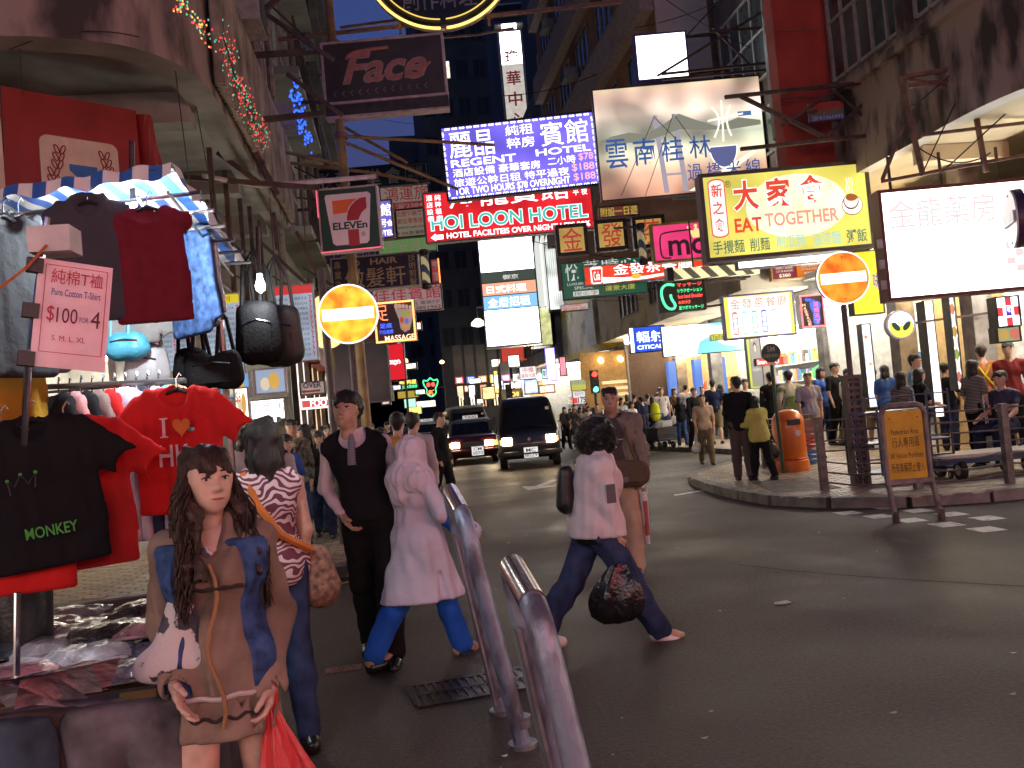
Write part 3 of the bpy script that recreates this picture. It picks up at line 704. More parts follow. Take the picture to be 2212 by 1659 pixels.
# --- Eat Together
S = sign('cafe_sign', 'yellow green backlit cafe sign reading EAT TOGETHER with coffee cup', (1508, 377), (1892, 534), 15.2, em('acrylic_lime', (.74, .66, .12), 1.15, .25, 1.1), fw=.07, depth=.35, frame=mat('case_brown', (.07, .055, .05), .5), side='R')
RDT = lit('text_redorange', (.8, .07, .04), .95); RDL = lit('text_salmon', (.95, .28, .2), 1.2); TEA = lit('text_teal', (.02, .2, .17), .6); TEL = lit('text_teal_light', (.35, .62, .55), 1.1)
P(S, ell(.56, .45, .3, .36), em('acrylic_hot_lime', (1, .96, .62), 1.15, .2, 1.6), 'hot_area', -.0085, -.0065)
P(S, [(p[0], p[1]) for p in [(x, 1-z) for x, z in rrect(.048, .26, .148, .93, .05)]], RDT, 'oval', -.012, -.009); P(S, [(x, 1-z) for x, z in rrect(.054, .275, .142, .915, .044)], lit('oval_white', (1, 1, .95), 1.0), 'oval', -.014, -.0122)
for k, c in enumerate('新之食'): T(S, c, (.065, .13+k*.195, .13, .28+k*.195), RDT, .015, y=-.017)
for k, c in enumerate('大家食'): T(S, c, (.185+k*.195, .10, .345+k*.195, .47), lit('halo_white', (1, 1, .9), 1.3), .06, y=-.0105); T(S, c, (.19+k*.195, .115, .34+k*.195, .455), RDT, .03, y=-.014)
T(S, '®', (.15, .1, .185, .18), ink('dark', (.03, .03, .03)), .0, y=-.014)
T(S, 'EAT', (.185, .54, .345, .70), RDT, .025, y=-.014); T(S, 'TOGETHER', (.365, .51, .80, .665), RDL, .02, y=-.014)
for s_, x0, x1, mm in (('手攪麵', .045, .23, TEA), ('削麵', .265, .38, TEA), ('削瓜麵', .42, .59, TEL), ('油渣麵', .63, .80, TEL), ('粥飯', .835, .955, TEA)): T(S, s_, (x0, .775, x1, .925), mm, .006, y=-.014)
P(S, ell(.885, .50, .062, .115), ink('cupline', (.2, .06, .04)), 'saucer', -.012, -.009); P(S, ell(.885, .50, .058, .105), lit('saucer_white', (1, .98, .95), 1.2), 'saucer', -.014, -.0122)
P(S, ell(.88, .46, .045, .09), ink('cupline'), 'cup', -.0155, -.0142); P(S, ell(.88, .455, .04, .078), lit('cup_white', (1, .9, .8), 1.0), 'cup', -.017, -.0157); P(S, ell(.885, .415, .034, .04), lit('coffee', (.42, .12, .03), .8), 'coffee', -.0185, -.0172)
for k in range(3): NT(S, smooth_poly([(.865+k*.015, .36), (.858+k*.015, .3), (.87+k*.015, .25), (.863+k*.015, .19)]), .007, lit('steam', (1, 1, .9), 1.3), 'steam', y=-.016)
# --- Golden D... pharmacy board
S = sign('pharmacy_board', 'huge overexposed white backlit board with faint red and turquoise writing', (1894, 412), (2248, 622), 12.6, em('board_white', (1, .98, .95), 6.0, .25, 1.2), fw=.05, depth=.3, frame=mat('case_dark_red', (.16, .03, .03), .5), side=None)
FR = lit('faint_red', (1, .62, .62), 1.1); FT = lit('faint_turquoise', (.6, .95, .93), 1.0); FB = lit('faint_blue', (.66, .68, .85), 1.05)
T(S, '金龍藥房', (.06, .10, .76, .36), FR, .004); T(S, 'GOLDEN DRAGON', (.22, .47, .94, .56), FT, .01); T(S, '政府註冊', (.2, .62, .66, .73), FB); T(S, '信心保証', (.2, .81, .66, .92), FB)
for x, y in ((.80, .56), (.86, .63), (.80, .70), (.86, .77)): P(S, rect(x, y, x+.055, y+.065), FR, 'check')
T(S, '葯', (.84, .09, .93, .2), FR)
for k in range(3): MB().bb((-S.W/2-.075, -.03, S.H/2-.9-k*.32), (-S.W/2-.002, .02, S.H/2-.76-k*.32)).build('side_stripe', mat('stripe_grey', (.5, .5, .5), .5), S.root)
for x in (-.9, -.1, .8):
 MB().bar((x, .15, S.H/2), (x, .15, S.H/2+.55), .035).build('hanger', STEEL, S.root)
# --- Face
S = sign('club_sign', 'unlit dark sign reading Face in pink script with grey chevrons', (691, 94), (968, 205), 15, mat('face_panel', (.045, .036, .034), .5, var=.2, scale=2), frame=PNKF, fw=.04, side='L')
FPK = mat('script_pink', (.42, .16, .13), .5, bump=0); FLN = mat('script_line', (.30, .27, .25), .5, bump=0)
T(S, 'Face', (.20, .20, .86, .70), FLN, .035, shear=.35, y=-.010); T(S, 'Face', (.21, .215, .85, .685), FPK, .012, shear=.35, y=-.013)
NT(S, smooth_poly([(.66, .66), (.78, .62), (.88, .45)]), .022, FPK, 'swash', y=-.016); NT(S, smooth_poly([(.2, .30), (.24, .2), (.4, .17), (.55, .16)]), .03, FPK, 'swash', y=-.016)
for k in range(12): NT(S, [(.1+k*.067, .80-.002*k), (.08+k*.067, .84-.002*k), (.1+k*.067, .88-.002*k)], .009, ink('chev', (.16, .16, .15)), 'chevron', y=-.012)
MB().bb((-S.W/2, .0, -S.H/2-.2), (S.W/2, .2, -S.H/2-.002)).build('lower_box', DKF, S.root)
MB().bb((-S.W/2, -.03, -S.H/2-.235), (S.W/2, .2, -S.H/2-.2)).build('lower_trim', PNKF, S.root)
# --- round neon sign at the top
cc = at(1050-104, -98, Y=15.5); rad = 1.34
RN = empty('round_neon_sign', cc, -YAW, 'round black sign ringed by a yellow neon tube at the top edge', 'sign')
MB().disc((0, .1, 0), (0, 1, 0), rad*.92, .18, 64).build('disc', mat('black_disc', (.012, .011, .012), .4), RN)
NEY = em('neon_yellow', (1, .62, .12), 3.0); NEY2 = em('neon_yellow_dim', (1, .7, .15), 1.0)
for rr, mm, rt in ((rad, NEY, .022), (rad*.88, NEY2, .012)):
 for k in range(5):
  a0 = k*72+200; MB().tube([(rr*math.cos(R(a0+t*67/16)), -.03, rr*math.sin(R(a0+t*67/16))) for t in range(17)], rt, 6).build('neon_tube', mm, RN, True)
MB().tube([(rad*.97*math.cos(2*math.pi*t/48), .12, rad*.97*math.sin(2*math.pi*t/48)) for t in range(48)], .06, 8, closed=True).build('rim', ALU, RN, True)
lettering(RN, '創作料理', -.72, -.98, .62, -.58, -.01, mat('raised_letters', (.28, .27, .27), .4, metal=.3), .01)
for s_ in (-1, 1):
 MB().bar((s_*.8, .15, -1.3), (s_*.8, .15, 1.6), .05).build('support', RUST, RN)
MB().bar((-3, .2, -1.18), (3.2, .2, -1.05), .06).build('support', RUST, RN)
# --- 7-Eleven
S = sign('shop_sign', 'square green convenience shop sign with orange and red seven', (684, 410), (826, 536), 12.6, mat('seven_green', (.008, .05, .03), .4, bump=0), frame=PNKF, fw=.022, depth=.18, side=None)
SW = mat('seven_white', (.75, .62, .68), .4, var=.03, bump=0); SO = mat('seven_orange', (.75, .14, .03), .4, var=.03, bump=0); SR = mat('seven_red', (.4, .02, .03), .4, var=.03, bump=0)
P(S, [(.14, .1), (.84, .1), (.88, .14), (.80, .86), (.76, .9), (.25, .9), (.2, .86), (.12, .14)], SW, 'plate', -.010)
P(S, [(.24, .2), (.66, .19), (.58, .24), (.50, .32), (.47, .4), (.24, .41)], SO, 'stripe', -.013, -.0105)
arc = [(.80, .18), (.70, .19), (.62, .23), (.54, .30), (.49, .38), (.46, .48), (.46, .92), (.64, .92), (.64, .56), (.66, .50), (.71, .42), (.80, .35)]
P(S, arc, SR, 'stripe', -.0125, -.0104)
P(S, rect(.2, .53, .8, .67), SW, 'band', -.0145, -.0128); T(S, 'ELEVEn', (.22, .545, .79, .66), ink('seven_text', (.01, .06, .04)), .035, y=-.016); T(S, '®', (.68, .72, .75, .79), ink('dark'), y=-.014)
NEP = em('neon_pink', (1, .12, .2), 1.2)
NT(S, [(.0, .02), (.0, .45)], .008, NEP, y=-.045); NT(S, [(.0, 1.0), (.99, .985)], .008, NEP, y=-.045)
_ri = Matrix.Rotation(YAW, 3, 'Z'); arm_a = _ri @ (at(560, 402, Y=12.4)-S.root.location); arm_b = _ri @ (at(812, 381, Y=12.5)-S.root.location)
MB().tube([arm_a, arm_b], .035, 10).build('arm', mat('arm_white', (.6, .52, .55), .5), S.root, True)
MB().tube([_ri @ (at(440, 380, Y=11.4)-S.root.location), arm_a], .03, 8).build('arm', mat('arm_white'), S.root, True)
for x in (-.35, -.0, .35): MB().tube([(x, .07, S.H/2), (x, .07, S.H/2+.1)], .012, 6).build('hook', ALU, S.root)
# --- vo hair
S = sign('salon_sign', 'navy hair salon sign with cream characters above the massage sign', (713, 559), (909, 617), 20, mat('navy_panel', (.03, .026, .06), .5, bump=0), frame=mat('case_silver', (.5, .45, .44), .4), fw=.03, side='L')
CRT = mat('cream_letter', (.55, .42, .24), .5, var=.05, bump=0)
T(S, 'VO', (.20, .12, .33, .28), CRT, .03); T(S, 'HAIR', (.45, .1, .76, .28), CRT, .03); T(S, '傲髮軒', (.15, .36, .84, .92), CRT, .004)
for k, c in enumerate('專業染'): T(S, c, (.035, .1+k*.28, .115, .34+k*.28), CRT)
for k, c in enumerate('技術剪髮'): T(S, c, (.88, .06+k*.23, .965, .27+k*.23), CRT)
def barber(label, TL, BR, Y, glow):
 a = at(*TL, Y=Y); b = at(*BR, Y=Y); r = (b.x-a.x)/2; h = a.z-b.z
 o = empty('barber_pole', ((a.x+b.x)/2, Y, b.z), 0, label, 'barber pole')
 m_, n, l, bs = _nodes('barber_stripe'); tc = n.new('ShaderNodeTexCoord'); wv = n.new('ShaderNodeTexWave'); wv.bands_direction = 'DIAGONAL'; wv.inputs['Scale'].default_value = 1.6/h*1.0
 cr = n.new('ShaderNodeValToRGB'); cr.color_ramp.interpolation = 'CONSTANT'; cr.color_ramp.elements[0].color = (.03, .035, .06, 1); cr.color_ramp.elements[1].position = .5; cr.color_ramp.elements[1].color = (.5, .42, .2, 1)
 l.new(tc.outputs['Object'], wv.inputs['Vector']); l.new(wv.outputs['Fac'], cr.inputs[0]); l.new(cr.outputs[0], bs.inputs['Base Color']); l.new(cr.outputs[0], bs.inputs['Emission Color']); bs.inputs['Emission Strength'].default_value = glow*KEM
 MB().lathe((0, 0, h*.15), [(r*.82, 0), (r*.82, h*.7)], 20).build('drum', m_, o, True)
 for z0 in (0, h*.85): MB().lathe((0, 0, z0), [(r*.7, 0), (r, .02), (r, h*.15-.02), (r*.8, h*.15)], 20).build('cap', BLK, o, True)
 MB().bar((-r-.5, .05, h*.93), (-r*.5, .05, h*.93), .04).build('bracket', STEEL, o)
 return o
barber('striped barber pole hanging beside the navy salon sign', (905, 540), (933, 624), 19.6, .5)
barber('dark striped barber pole beside the pink crown sign', (1373, 483), (1400, 572), 19.4, .35)
# --- dark green calligraphy board
S = sign('calligraphy_board', 'dark green board with white brush characters behind the salon post', (672, 370), (928, 394), 30, mat('dark_green_panel', (.012, .03, .025), .5, bump=0), fw=.03, side='L')
WCH = mat('chalk_white', (.42, .4, .37), .6, bump=0)
for k, (c, x) in enumerate(zip('影藝堂會', (.03, .2, .46, .63))): T(S, c, (x, .15, x+.13, .9), WCH, .015)
P(S, rect(.80, .1, .985, .9), WCH, 'panel_line', -.009); P(S, rect(.806, .12, .979, .88), mat('dark_green_panel'), 'panel', -.0115, -.0095); T(S, '影視', (.83, .18, .95, .45), WCH, y=-.014); T(S, '按①字', (.82, .55, .96, .8), WCH, y=-.014)
# --- small signs of the left side
S = sign('travel_sign', 'white travel agency sign with red characters beside the shop sign', (818, 404), (930, 449), 34, em('dim_white_panel', (.42, .3, .26), .42), fw=.05, side='L')
RIK = lit('dim_red', (.35, .04, .04), .4); T(S, '鴻運旅', (.1, .05, .98, .62), RIK, .004); P(S, rect(.05, .68, .98, .98), RIK); T(S, '☎2384', (.3, .72, .85, .94), em('dim_white_panel'), .01)
S = sign('wholesale_sign', 'pale wholesale notice with rows of small brown characters', (853, 454), (920, 509), 34, em('dim_cream_panel', (.38, .3, .22), .42), fw=.04, side='L')
for k, (t_, y0, y1) in enumerate((('自營包裝客', .06, .26), ('歡迎零售批', .32, .52), ('www.to-yuen.com', .60, .72), ('E 20A室(電梯', .78, .94))): T(S, t_, (.05, y0, .95, y1), RIK if k < 2 else lit('dim_grey', (.06, .05, .05), .3), .01)
S = sign('small_hotel_sign', 'narrow violet hotel sign peeping out behind the convenience shop sign', (800, 434), (853, 514), 17, em('acrylic_violet', (.2, .15, .7), .9), frame=RUST, fw=.03, side='L')
T(S, '館', (.45, .1, .92, .42), wt, .004); T(S, '号✿', (.4, .5, .95, .7), wt); T(S, 'HOTEL', (.05, .78, .95, .92), wt, .02)
S = sign('green_shop_sign', 'white and leaf green shop sign below the wholesale notice', (818, 520), (945, 541), 36, em('green_panel', (.16, .38, .1), .5), fw=.03, side='L'); T(S, '平安旅運', (.1, .1, .95, .9), em('dim_white_panel'), .004)
S = sign('blue_hotel_sign', 'blue sign with pale hotel characters behind the navy salon sign', (703, 530), (820, 556), 23, mat('blue_panel', (.04, .06, .2), .5, bump=0), fw=.03, side='L'); T(S, '中華酒店', (.05, .1, .95, .9), WCH, .004)
S = sign('guesthouse_sign', 'red and white guesthouse sign with phone number and neon edge', (802, 625), (958, 668), 23, em('dim_pink_panel', (.5, .33, .33), .5), fw=.03, side='L')
T(S, '佳佳賓館', (.03, .04, .98, .55), lit('deep_red', (.45, .03, .05), .5), .004); T(S, 'HOTEL 電梯3字', (.4, .6, .96, .75), lit('dim_grey'), .004); T(S, '☎23851962', (.42, .78, .97, .95), lit('dim_grey'), .015)
S = sign('guesthouse_column', 'narrow red vertical sign edged by orange neon beside the barber pole', (929, 560), (951, 611), 22, em('dim_red_panel', (.4, .05, .06), .5), fw=.02)
for k, c in enumerate('賓館'): T(S, c, (.15, .08+k*.45, .85, .45+k*.45), em('dim_white_panel'), .02)
NT(S, [(1.0, .0), (1.0, 1)], .02, em('neon_orange', (1, .25, .06), 2.5))
# --- foot massage neon
S = sign('massage_sign', 'foot massage neon sign bordered by orange bulbs', (806, 655), (901, 735), 17, mat('massage_black', (.03, .02, .05), .5, bump=0), fw=.02, side='L')
BO = em('bulb_orange', (1, .28, .08), 4.0); bulbs(S, BO, 22, 18, .024)
RN_ = em('neon_red', (1, .08, .06), 2.6); BN_ = em('neon_blue', (.05, .12, 1), 3.0)
T(S, '足', (.06, .08, .34, .46), em('neon_redorange', (1, .2, .08), 2.2), .0)
for k in range(5): P(S, ell(.56+k*.085, .13+.01*k*k*.3, .05-.004*k, .075-.006*k), lit('toe', (.55, .4, .33), .6), 'toe_print')
P(S, [(.52, .2), (.95, .22), (.93, .45), (.85, .72), (.72, .78), (.62, .68), (.6, .45)], lit('sole', (.5, .36, .3), .55), 'sole_print')
for bx, c in (((.66, .28, .9, .38), (.35, .4, .06)), ((.62, .4, .72, .55), (.6, .05, .05)), ((.74, .44, .84, .58), (.1, .2, .6)), ((.66, .6, .84, .68), (.75, .3, .05))): P(S, ell((bx[0]+bx[2])/2, (bx[1]+bx[3])/2, (bx[2]-bx[0])/2, (bx[3]-bx[1])/2), lit('zone_%d' % int(c[0]*100), c, .7), 'zone_print', -.0135, -.0105)
T(S, '足底', (.12, .52, .42, .64), BN_); T(S, '穴位按摩', (.1, .68, .44, .78), BN_)
T(S, 'MASSAGE', (.22, .83, .95, .96), em('neon_warmwhite', (1, .55, .35), 2.4), .01)
# --- grey hoarding box and red box sign below
S = sign('grey_sign_back', 'large grey unlit sign back hanging below the round traffic sign', (706, 746), (846, 866), 19, mat('grey_sheet', (.12, .1, .11), .6, var=.15, scale=2), fw=.03, frame=GREYW)
for k, c in enumerate('中國旅行'): T(S, c, (.05, .08+k*.1, .11, .17+k*.1), lit('dim_yellow', (.4, .3, .05), .4))
S = sign('red_box_sign', 'glowing red box sign with a white curl mark', (833, 744), (878, 820), 21, em('acrylic_scarlet', (.78, .015, .03), .9), fw=.02, side='L'); T(S, '∝∞', (.1, .44, .75, .58), wt, .02)
# --- bead sign of far left shops
S = sign('hotel_lightbox', 'white lit box with three red hotel characters above the crowd', (518, 866), (620, 906), 15.5, W1, fw=.03); T(S, '龍賓館', (.25, .08, .96, .6), lit('clear_red', (.75, .05, .08), .9), .004); T(S, 'HOTEL', (.5, .68, .95, .88), lit('text_turquoise'), .02)
S = sign('foot_sign', 'small red sign with white neon and bulb border above the crowd', (648, 862), (722, 880), 15, em('dark_red_panel', (.5, .02, .03), .8), fw=.02); bulbs(S, em('bulb_pinkwhite', (1, .6, .55), 4), 18, 5, .02); T(S, 'FOOT', (.3, .15, .95, .8), em('neon_pinkwhite', (1, .5, .6), 4), .02)
S = sign('direction_sign', 'grey sign reading OVER with a red arrow above the crowd', (646, 826), (704, 850), 15.6, mat('pale_panel', (.5, .45, .46), .5), fw=.02); T(S, 'OVER', (.15, .08, .85, .5), ink('navy', (.03, .03, .12)), .03); P(S, [(.05, .72), (.2, .58), (.2, .65), (.8, .65), (.8, .8), (.2, .8), (.2, .88)], RED_B)
S = sign('flame_sign', 'small glowing red orange neon sign behind the waistcoat man', (722, 846), (778, 866), 17.5, em('dark_red_panel'), fw=.02); T(S, '金輝煌', (.05, .1, .95, .9), em('neon_orange'), .004)
S = sign('small_neon_column', 'tiny red and blue neon panel beside the tall pole', (812, 838), (850, 866), 22, em('dark_red_panel'), fw=.02); T(S, '按摩', (.05, .1, .6, .9), em('neon_red'), .004); T(S, '浴', (.62, .1, .95, .9), BN_, .004)
# --- right middle signs
YB = em('yellow_panel', (.56, .36, .09), .75, .15); RCH = lit('char_red', (.55, .05, .03), .7)
S = sign('gold_panel', 'yellow panel with red character for gold beneath the red hotel sign', (1198, 487), (1273, 549), 20.9, YB, frame=BLK, fw=.09); T(S, '金', (.2, .12, .82, .85), RCH, .004)
S = sign('prosper_panel', 'yellow panel with complex red character in a black frame', (1282, 477), (1358, 538), 20.9, YB, frame=BLK, fw=.09); T(S, '發', (.2, .12, .84, .88), RCH, .004)
S = sign('third_panel', 'yellow panel half hidden behind the barber pole and pink sign', (1364, 469), (1441, 532), 20.9, YB, frame=BLK, fw=.09); T(S, '茶', (.2, .12, .84, .88), RCH, .004)
S = sign('tour_banner', 'small maroon banner with yellow characters behind the panels', (1292, 448), (1382, 464), 21, em('maroon_panel', (.25, .05, .05), .5), fw=.02); T(S, '附設一日遊', (.05, .1, .95, .9), lit('lime', (.62, .55, .08), .8), .004)
GPN = em('green_banner', (.015, .13, .075), .55)
S = sign('spa_banner', 'green banner with white characters behind the cola sign', (1210, 569), (1401, 632), 20.7, GPN, fw=.02, side='R')
T(S, '悅', (.05, .05, .2, .5), lit('banner_white', (.75, .75, .7), .8), .004); T(S, '芝時心', (.26, -.02, .9, .25), lit('banner_white'), .004); T(S, 'LUXURIOUS', (.06, .56, .36, .63), lit('banner_white')); T(S, 'SPECIAL', (.14, .67, .36, .75), lit('banner_white')); P(S, rect(.12, .8, .42, .93), lit('banner_white'), 'strip', -.0085, -.0065); T(S, '按⑥字', (.13, .81, .41, .92), ink('dark'), y=-.012); T(S, '運景大廈', (.5, .72, .85, .86), lit('lime'), .004)
S = sign('cola_sign', 'red restaurant sign with drink can, white wave and cola script', (1259, 576), (1531, 595), 20.3, em('acrylic_cola', (.82, .05, .015), 1.05, .25), fw=.03, frame=ALU, side='R')
T(S, '金發茶餐廳', (.24, .02, .88, .58), wt, .004); T(S, 'Coca-Cola', (.85, .66, .97, .85), wt, .01, shear=.2)
P(S, [(.15, .62), (.3, .72), (.5, .74), (.75, .62), (.95, .5), (.95, .54), (.75, .72), (.5, .88), (.3, .9), (.15, .97)], wt, 'wave'); P(S, ell(.42, .72, .04, .13), lit('orange_glow', (1, .5, .05), 1.1), 'orange', -.013, -.0105)
P(S, [(.055, .12), (.085, .04), (.135, .04), (.155, .14), (.145, .88), (.12, .96), (.08, .96), (.055, .86)], lit('can_edge', (1, .9, .85), 1.3), 'can'); P(S, [(.065, .2), (.145, .2), (.137, .85), (.07, .85)], em('acrylic_cola'), 'can', -.013, -.0105); T(S, 'Cola', (.08, .3, .13, .75), wt, y=-.016)
S = sign('crown_sign', 'pink backlit sign with dark rounded letters and a gold crown', (1404, 485), (1606, 552), 19.6, em('acrylic_pink', (.85, .05, .2), .95, .15), fw=.05, frame=mat('case_mustard', (.3, .25, .05), .5), side='R')
DLT = lit('plum', (.06, .015, .025), .5); T(S, 'moo', (.18, .45, .80, .86), DLT, .02)
NT(S, smooth_poly([(.45, .22), (.16, .24), (.09, .30), (.09, .85), (.14, .9), (.2, .9)], 2), .02, DLT, 'outline', y=-.012)
P(S, [(.42, .18), (.47, .26), (.50, .14), (.54, .26), (.60, .12), (.58, .42), (.46, .44)], lit('crown_gold', (1, .75, .3), 1.0), 'crown')
for x, y in ((.42, .16), (.50, .13), (.60, .10)): P(S, ell(x, y, .018, .04), lit('crown_gold'), 'crown', -.012, -.009)
S = sign('ear_neon_sign', 'black sign with green neon ear outline and red green lettering', (1418, 612), (1527, 668), 20.2, mat('neon_black', (.01, .012, .012), .4, bump=0), fw=.02, side='R')
GN = em('neon_green', (.08, 1, .35), 2.2); NT(S, smooth_poly([(.36, .12), (.2, .06), (.08, .2), (.08, .55), (.16, .85), (.3, .92), (.36, .78), (.27, .55), (.27, .42)], 3), .03, GN)
for k, (t_, mm) in enumerate((('マッサージ', RN_), ('リラクゼーション', GN), ('foot hand Shoulder', RN_), ('60分', RN_), ('足ツボマッサージ', GN))): T(S, t_, (.42, .06+k*.19, .42+(.26 if k == 3 else .52), .19+k*.19), mm, .004)
S = sign('phone_plate', 'small white plate with red phone number under the green banner', (1211, 659), (1272, 668), 20.8, em('plate_white', (.6, .5, .46), .7), fw=.01); T(S, '長江招牌製', (.05, .05, .75, .42), RCH); T(S, '☎2383 3891', (.05, .5, .96, .95), RCH, .01)
S = sign('telecom_sign', 'blue backlit sign with white characters over the phone shop', (1357, 708), (1440, 757), 29, em('acrylic_blue', (.02, .09, .75), 1.1, .2), fw=.03, side='R'); P(S, rect(.01, .0, .12, 1.0), W1, 'edge'); T(S, '輻射', (.2, .18, .95, .62), wt, .004); T(S, 'CITICALL', (.2, .72, 1.0, .88), wt, .02)
S = sign('cosmetics_sign', 'white and aqua backlit sign with faint foreign cosmetics lettering', (1427, 706), (1623, 755), 27, W1, fw=.02, side='R'); P(S, [(.4, .02), (.98, .02), (.98, .98), (.38, .98), (.42, .6), (.62, .35), (.8, .2), (.6, .1)], em('aqua_panel', (.22, .68, .85), 1.0), 'aqua'); P(S, ell(.8, .5, .18, .3), W1, 'swirl', -.013, -.0105); T(S, '法國', (.06, .08, .33, .4), lit('grey_violet', (.35, .33, .45), 1.0)); T(S, 'FRANCE', (.04, .7, .36, .88), lit('grey_violet')); T(S, 'AGLAIA', (.55, .1, .92, .28), lit('grey_violet'), y=-.016)
S = sign('menu_lightbox', 'yellow edged white menu light box with six coloured capsules', (1558, 640), (1722, 722), 20, em('acrylic_yellow', (.85, .78, .1), 1.2), fw=.04, frame=mat('case_violet', (.12, .1, .3), .4), side='R')
P(S, rect(.08, .06, .93, .95), em('panel_soft', (1, 1, .95), 1.15), 'panel', -.0085, -.0065)
for k, c in enumerate('金發茶餐廳'): T(S, c, (.11+k*.165, .1, .245+k*.165, .32), lit('orange_red', (.9, .14, .06), .9), y=-.02)
for k, c in enumerate(((.85, .1, .1), (.3, .75, .75), (.1, .65, .4), (.05, .08, .6), (.95, .4, .5), (.6, .6, .85))):
 mm = lit('capsule_%d' % k, c, .95); P(S, [(x, 1-z) for x, z in rrect(.125+k*.135, .1, .195+k*.135, .62, .035)], mm, 'capsule', -.0115, -.009)
 for q in range(4): P(S, rect(.138+k*.135, .43+q*.115, .182+k*.135, .52+q*.115), W1, 'blank', -.014, -.012)
S = sign('foot_lightbox', 'dark box with blue glowing foot and bulb border beside the menu', (1724, 638), (1785, 706), 18, mat('massage_black'), fw=.03, frame=mat('case_white', (.7, .7, .72), .4), side='R'); bulbs(S, em('bulb_red', (1, .2, .25), 2.5), 14, 18, .016, .035)
FB2 = em('foot_blue', (.03, .12, .75), 1.1); P(S, [(.42, .24), (.6, .2), (.82, .24), (.86, .36), (.78, .5), (.8, .75), (.74, .9), (.58, .93), (.5, .82), (.52, .55), (.42, .4)], FB2, 'foot')
for k in range(5): P(S, ell(.32+k*.13, .15+.012*k*k, .075-.008*k, .06-.006*k), FB2, 'toe')
for k, c in enumerate('足福天下'): T(S, c, (.56, .24+k*.17, .76, .37+k*.17), em('neon_red'), y=-.014)
for k, c in enumerate('MASSAGE'): T(S, c, (.12+.03*k, .27+k*.095, .24+.03*k, .345+k*.095), em('neon_warmwhite'), y=-.014)
S = sign('price_board', 'maroon and orange salon price board reading PACKAGE', (1663, 567), (1779, 597), 21, em('maroon_dim', (.22, .02, .03), .7), fw=.03, frame=mat('case_gold', (.4, .28, .1), .5), side='R'); P(S, rect(.5, .03, .98, .97), em('orange_dim', (.68, .18, .01), .8), 'panel', -.0085, -.0065)
for x0, l2, l3 in ((.05, 'PERM / IONIC', 'CUT OR BLOWDRY'), (.53, 'COLOR TREATMENT', 'CUT OR BLOWDRY')): T(S, 'PACKAGE', (x0, .06, x0+.42, .25), lit('price_yellow', (.85, .62, .05), 1.0), .03, y=-.012); T(S, l2, (x0+.05, .32, x0+.38, .42), lit('price_white', (.85, .8, .7), 1.0), y=-.012); T(S, l3, (x0+.05, .48, x0+.38, .58), lit('price_white'), y=-.012); T(S, '$380', (x0+.1, .68, x0+.32, .88), lit('price_white'), .02, y=-.012)
S = sign('yellow_canopy_sign', 'bright yellow shop sign behind the round no entry sign', (1830, 545), (1912, 676), 15.2, em('acrylic_canary', (.95, .75, .03), 1.15, .2), fw=.02, side='R'); T(S, '味', (.72, .36, .92, .62), lit('ultramarine', (.08, .05, .55), .9), .004)
S = sign('striped_awning_sign', 'white sign with red strokes between the cafe sign and price board', (1590, 545), (1890, 556), 17.5, W1, fw=.02); T(S, 'テイクアウト', (.3, -.1, .9, .9), pk, .004)
S = sign('prescription_sign', 'red and white chequered pharmacy sign with Rx mark', (2147, 642), (2206, 704), 12.2, W1, fw=.02)
CK = lit('check_red', (.8, .06, .08), .95)
for x, y in ((.42, .0), (.05, .33), (.75, .33), (.42, .67)): P(S, rect(x, y+.02, x+.25, y+.31), CK, 'check')
T(S, '℞', (.42, .33, .68, .64), lit('ultramarine'), .01)
# alien emblem roundel
c_ = at(1946, 701, Y=14.6); AE = empty('roundel_sign', c_, -YAW, 'round lit roundel with yellow field and two dark leaf eyes', 'sign')
r_ = 32/F_PX*14.6; MB().disc((0, .06, 0), (0, 1, 0), r_*1.06, .12, 40).build('case', mat('case_white'), AE)
def disc_face(root, pts, m, nm, y): return MB().plate(pts[::-1] if False else pts, y, y+.002).build(nm, m, root)
def el2(cx, cz, rx, rz, n=28, rot=0): return [(cx+rx*math.cos(t)*math.cos(rot)-rz*math.sin(t)*math.sin(rot), cz+rx*math.cos(t)*math.sin(rot)+rz*math.sin(t)*math.cos(rot)) for t in [2*math.pi*k/n for k in range(n)]]
disc_face(AE, el2(0, 0, r_, r_), lit('ring_blue', (.25, .25, .6), .9), 'ring', -.004); disc_face(AE, el2(0, 0, r_*.93, r_*.93), W1, 'face', -.008); disc_face(AE, el2(0, -.04, r_*.88, r_*.8), em('acrylic_yellow'), 'field', -.011); disc_face(AE, el2(0, .09, r_*.7, r_*.45), W1, 'glow', -.0135)
for s_ in (-1, 1): disc_face(AE, el2(s_*.095, -.03, .095, .05, rot=s_*.9), lit('leaf_dark', (.01, .09, .06), .5), 'leaf', -.016)
lettering(AE, '牛', -.05, .08, .05, .18, -.017, pk, .01)
MB().bar((0, .12, 0), (2.2, .12, .1), .04).build('bracket', STEEL, AE)
# vertical lit sign on the dark tower
S = sign('vertical_sign', 'tall narrow white vertical sign with dark red characters on the tower', (1073, 66), (1147, 282), 60, em('vertical_white', (1, .9, .78), .55, .1), fw=.15, depth=1.8, frame=mat('case_ivory', (.55, .45, .32), .5))
P(S, rect(.05, .0, .95, .34), W2, 'hot_area', -.009, -.0065)
for k, c in enumerate('瓊華中心'): T(S, c, (.22, .2+k*.205, .78, .34+k*.205), lit('maroon_char', (.28, .03, .03), .5), .02, y=-.014)
em_l = MB()
for k in range(4): em_l.bb((-1, .3, S.H/2+.5+k*.7), (1, 1.2, S.H/2+.6+k*.7))
em_l.build('lamp_cage', ALU, S.root); MB().bb((-.5, .2, S.H/2+.15), (.5, .5, S.H/2+.5)).build('lamp', em('lamp_white', (1, .98, .9), 9), S.root)
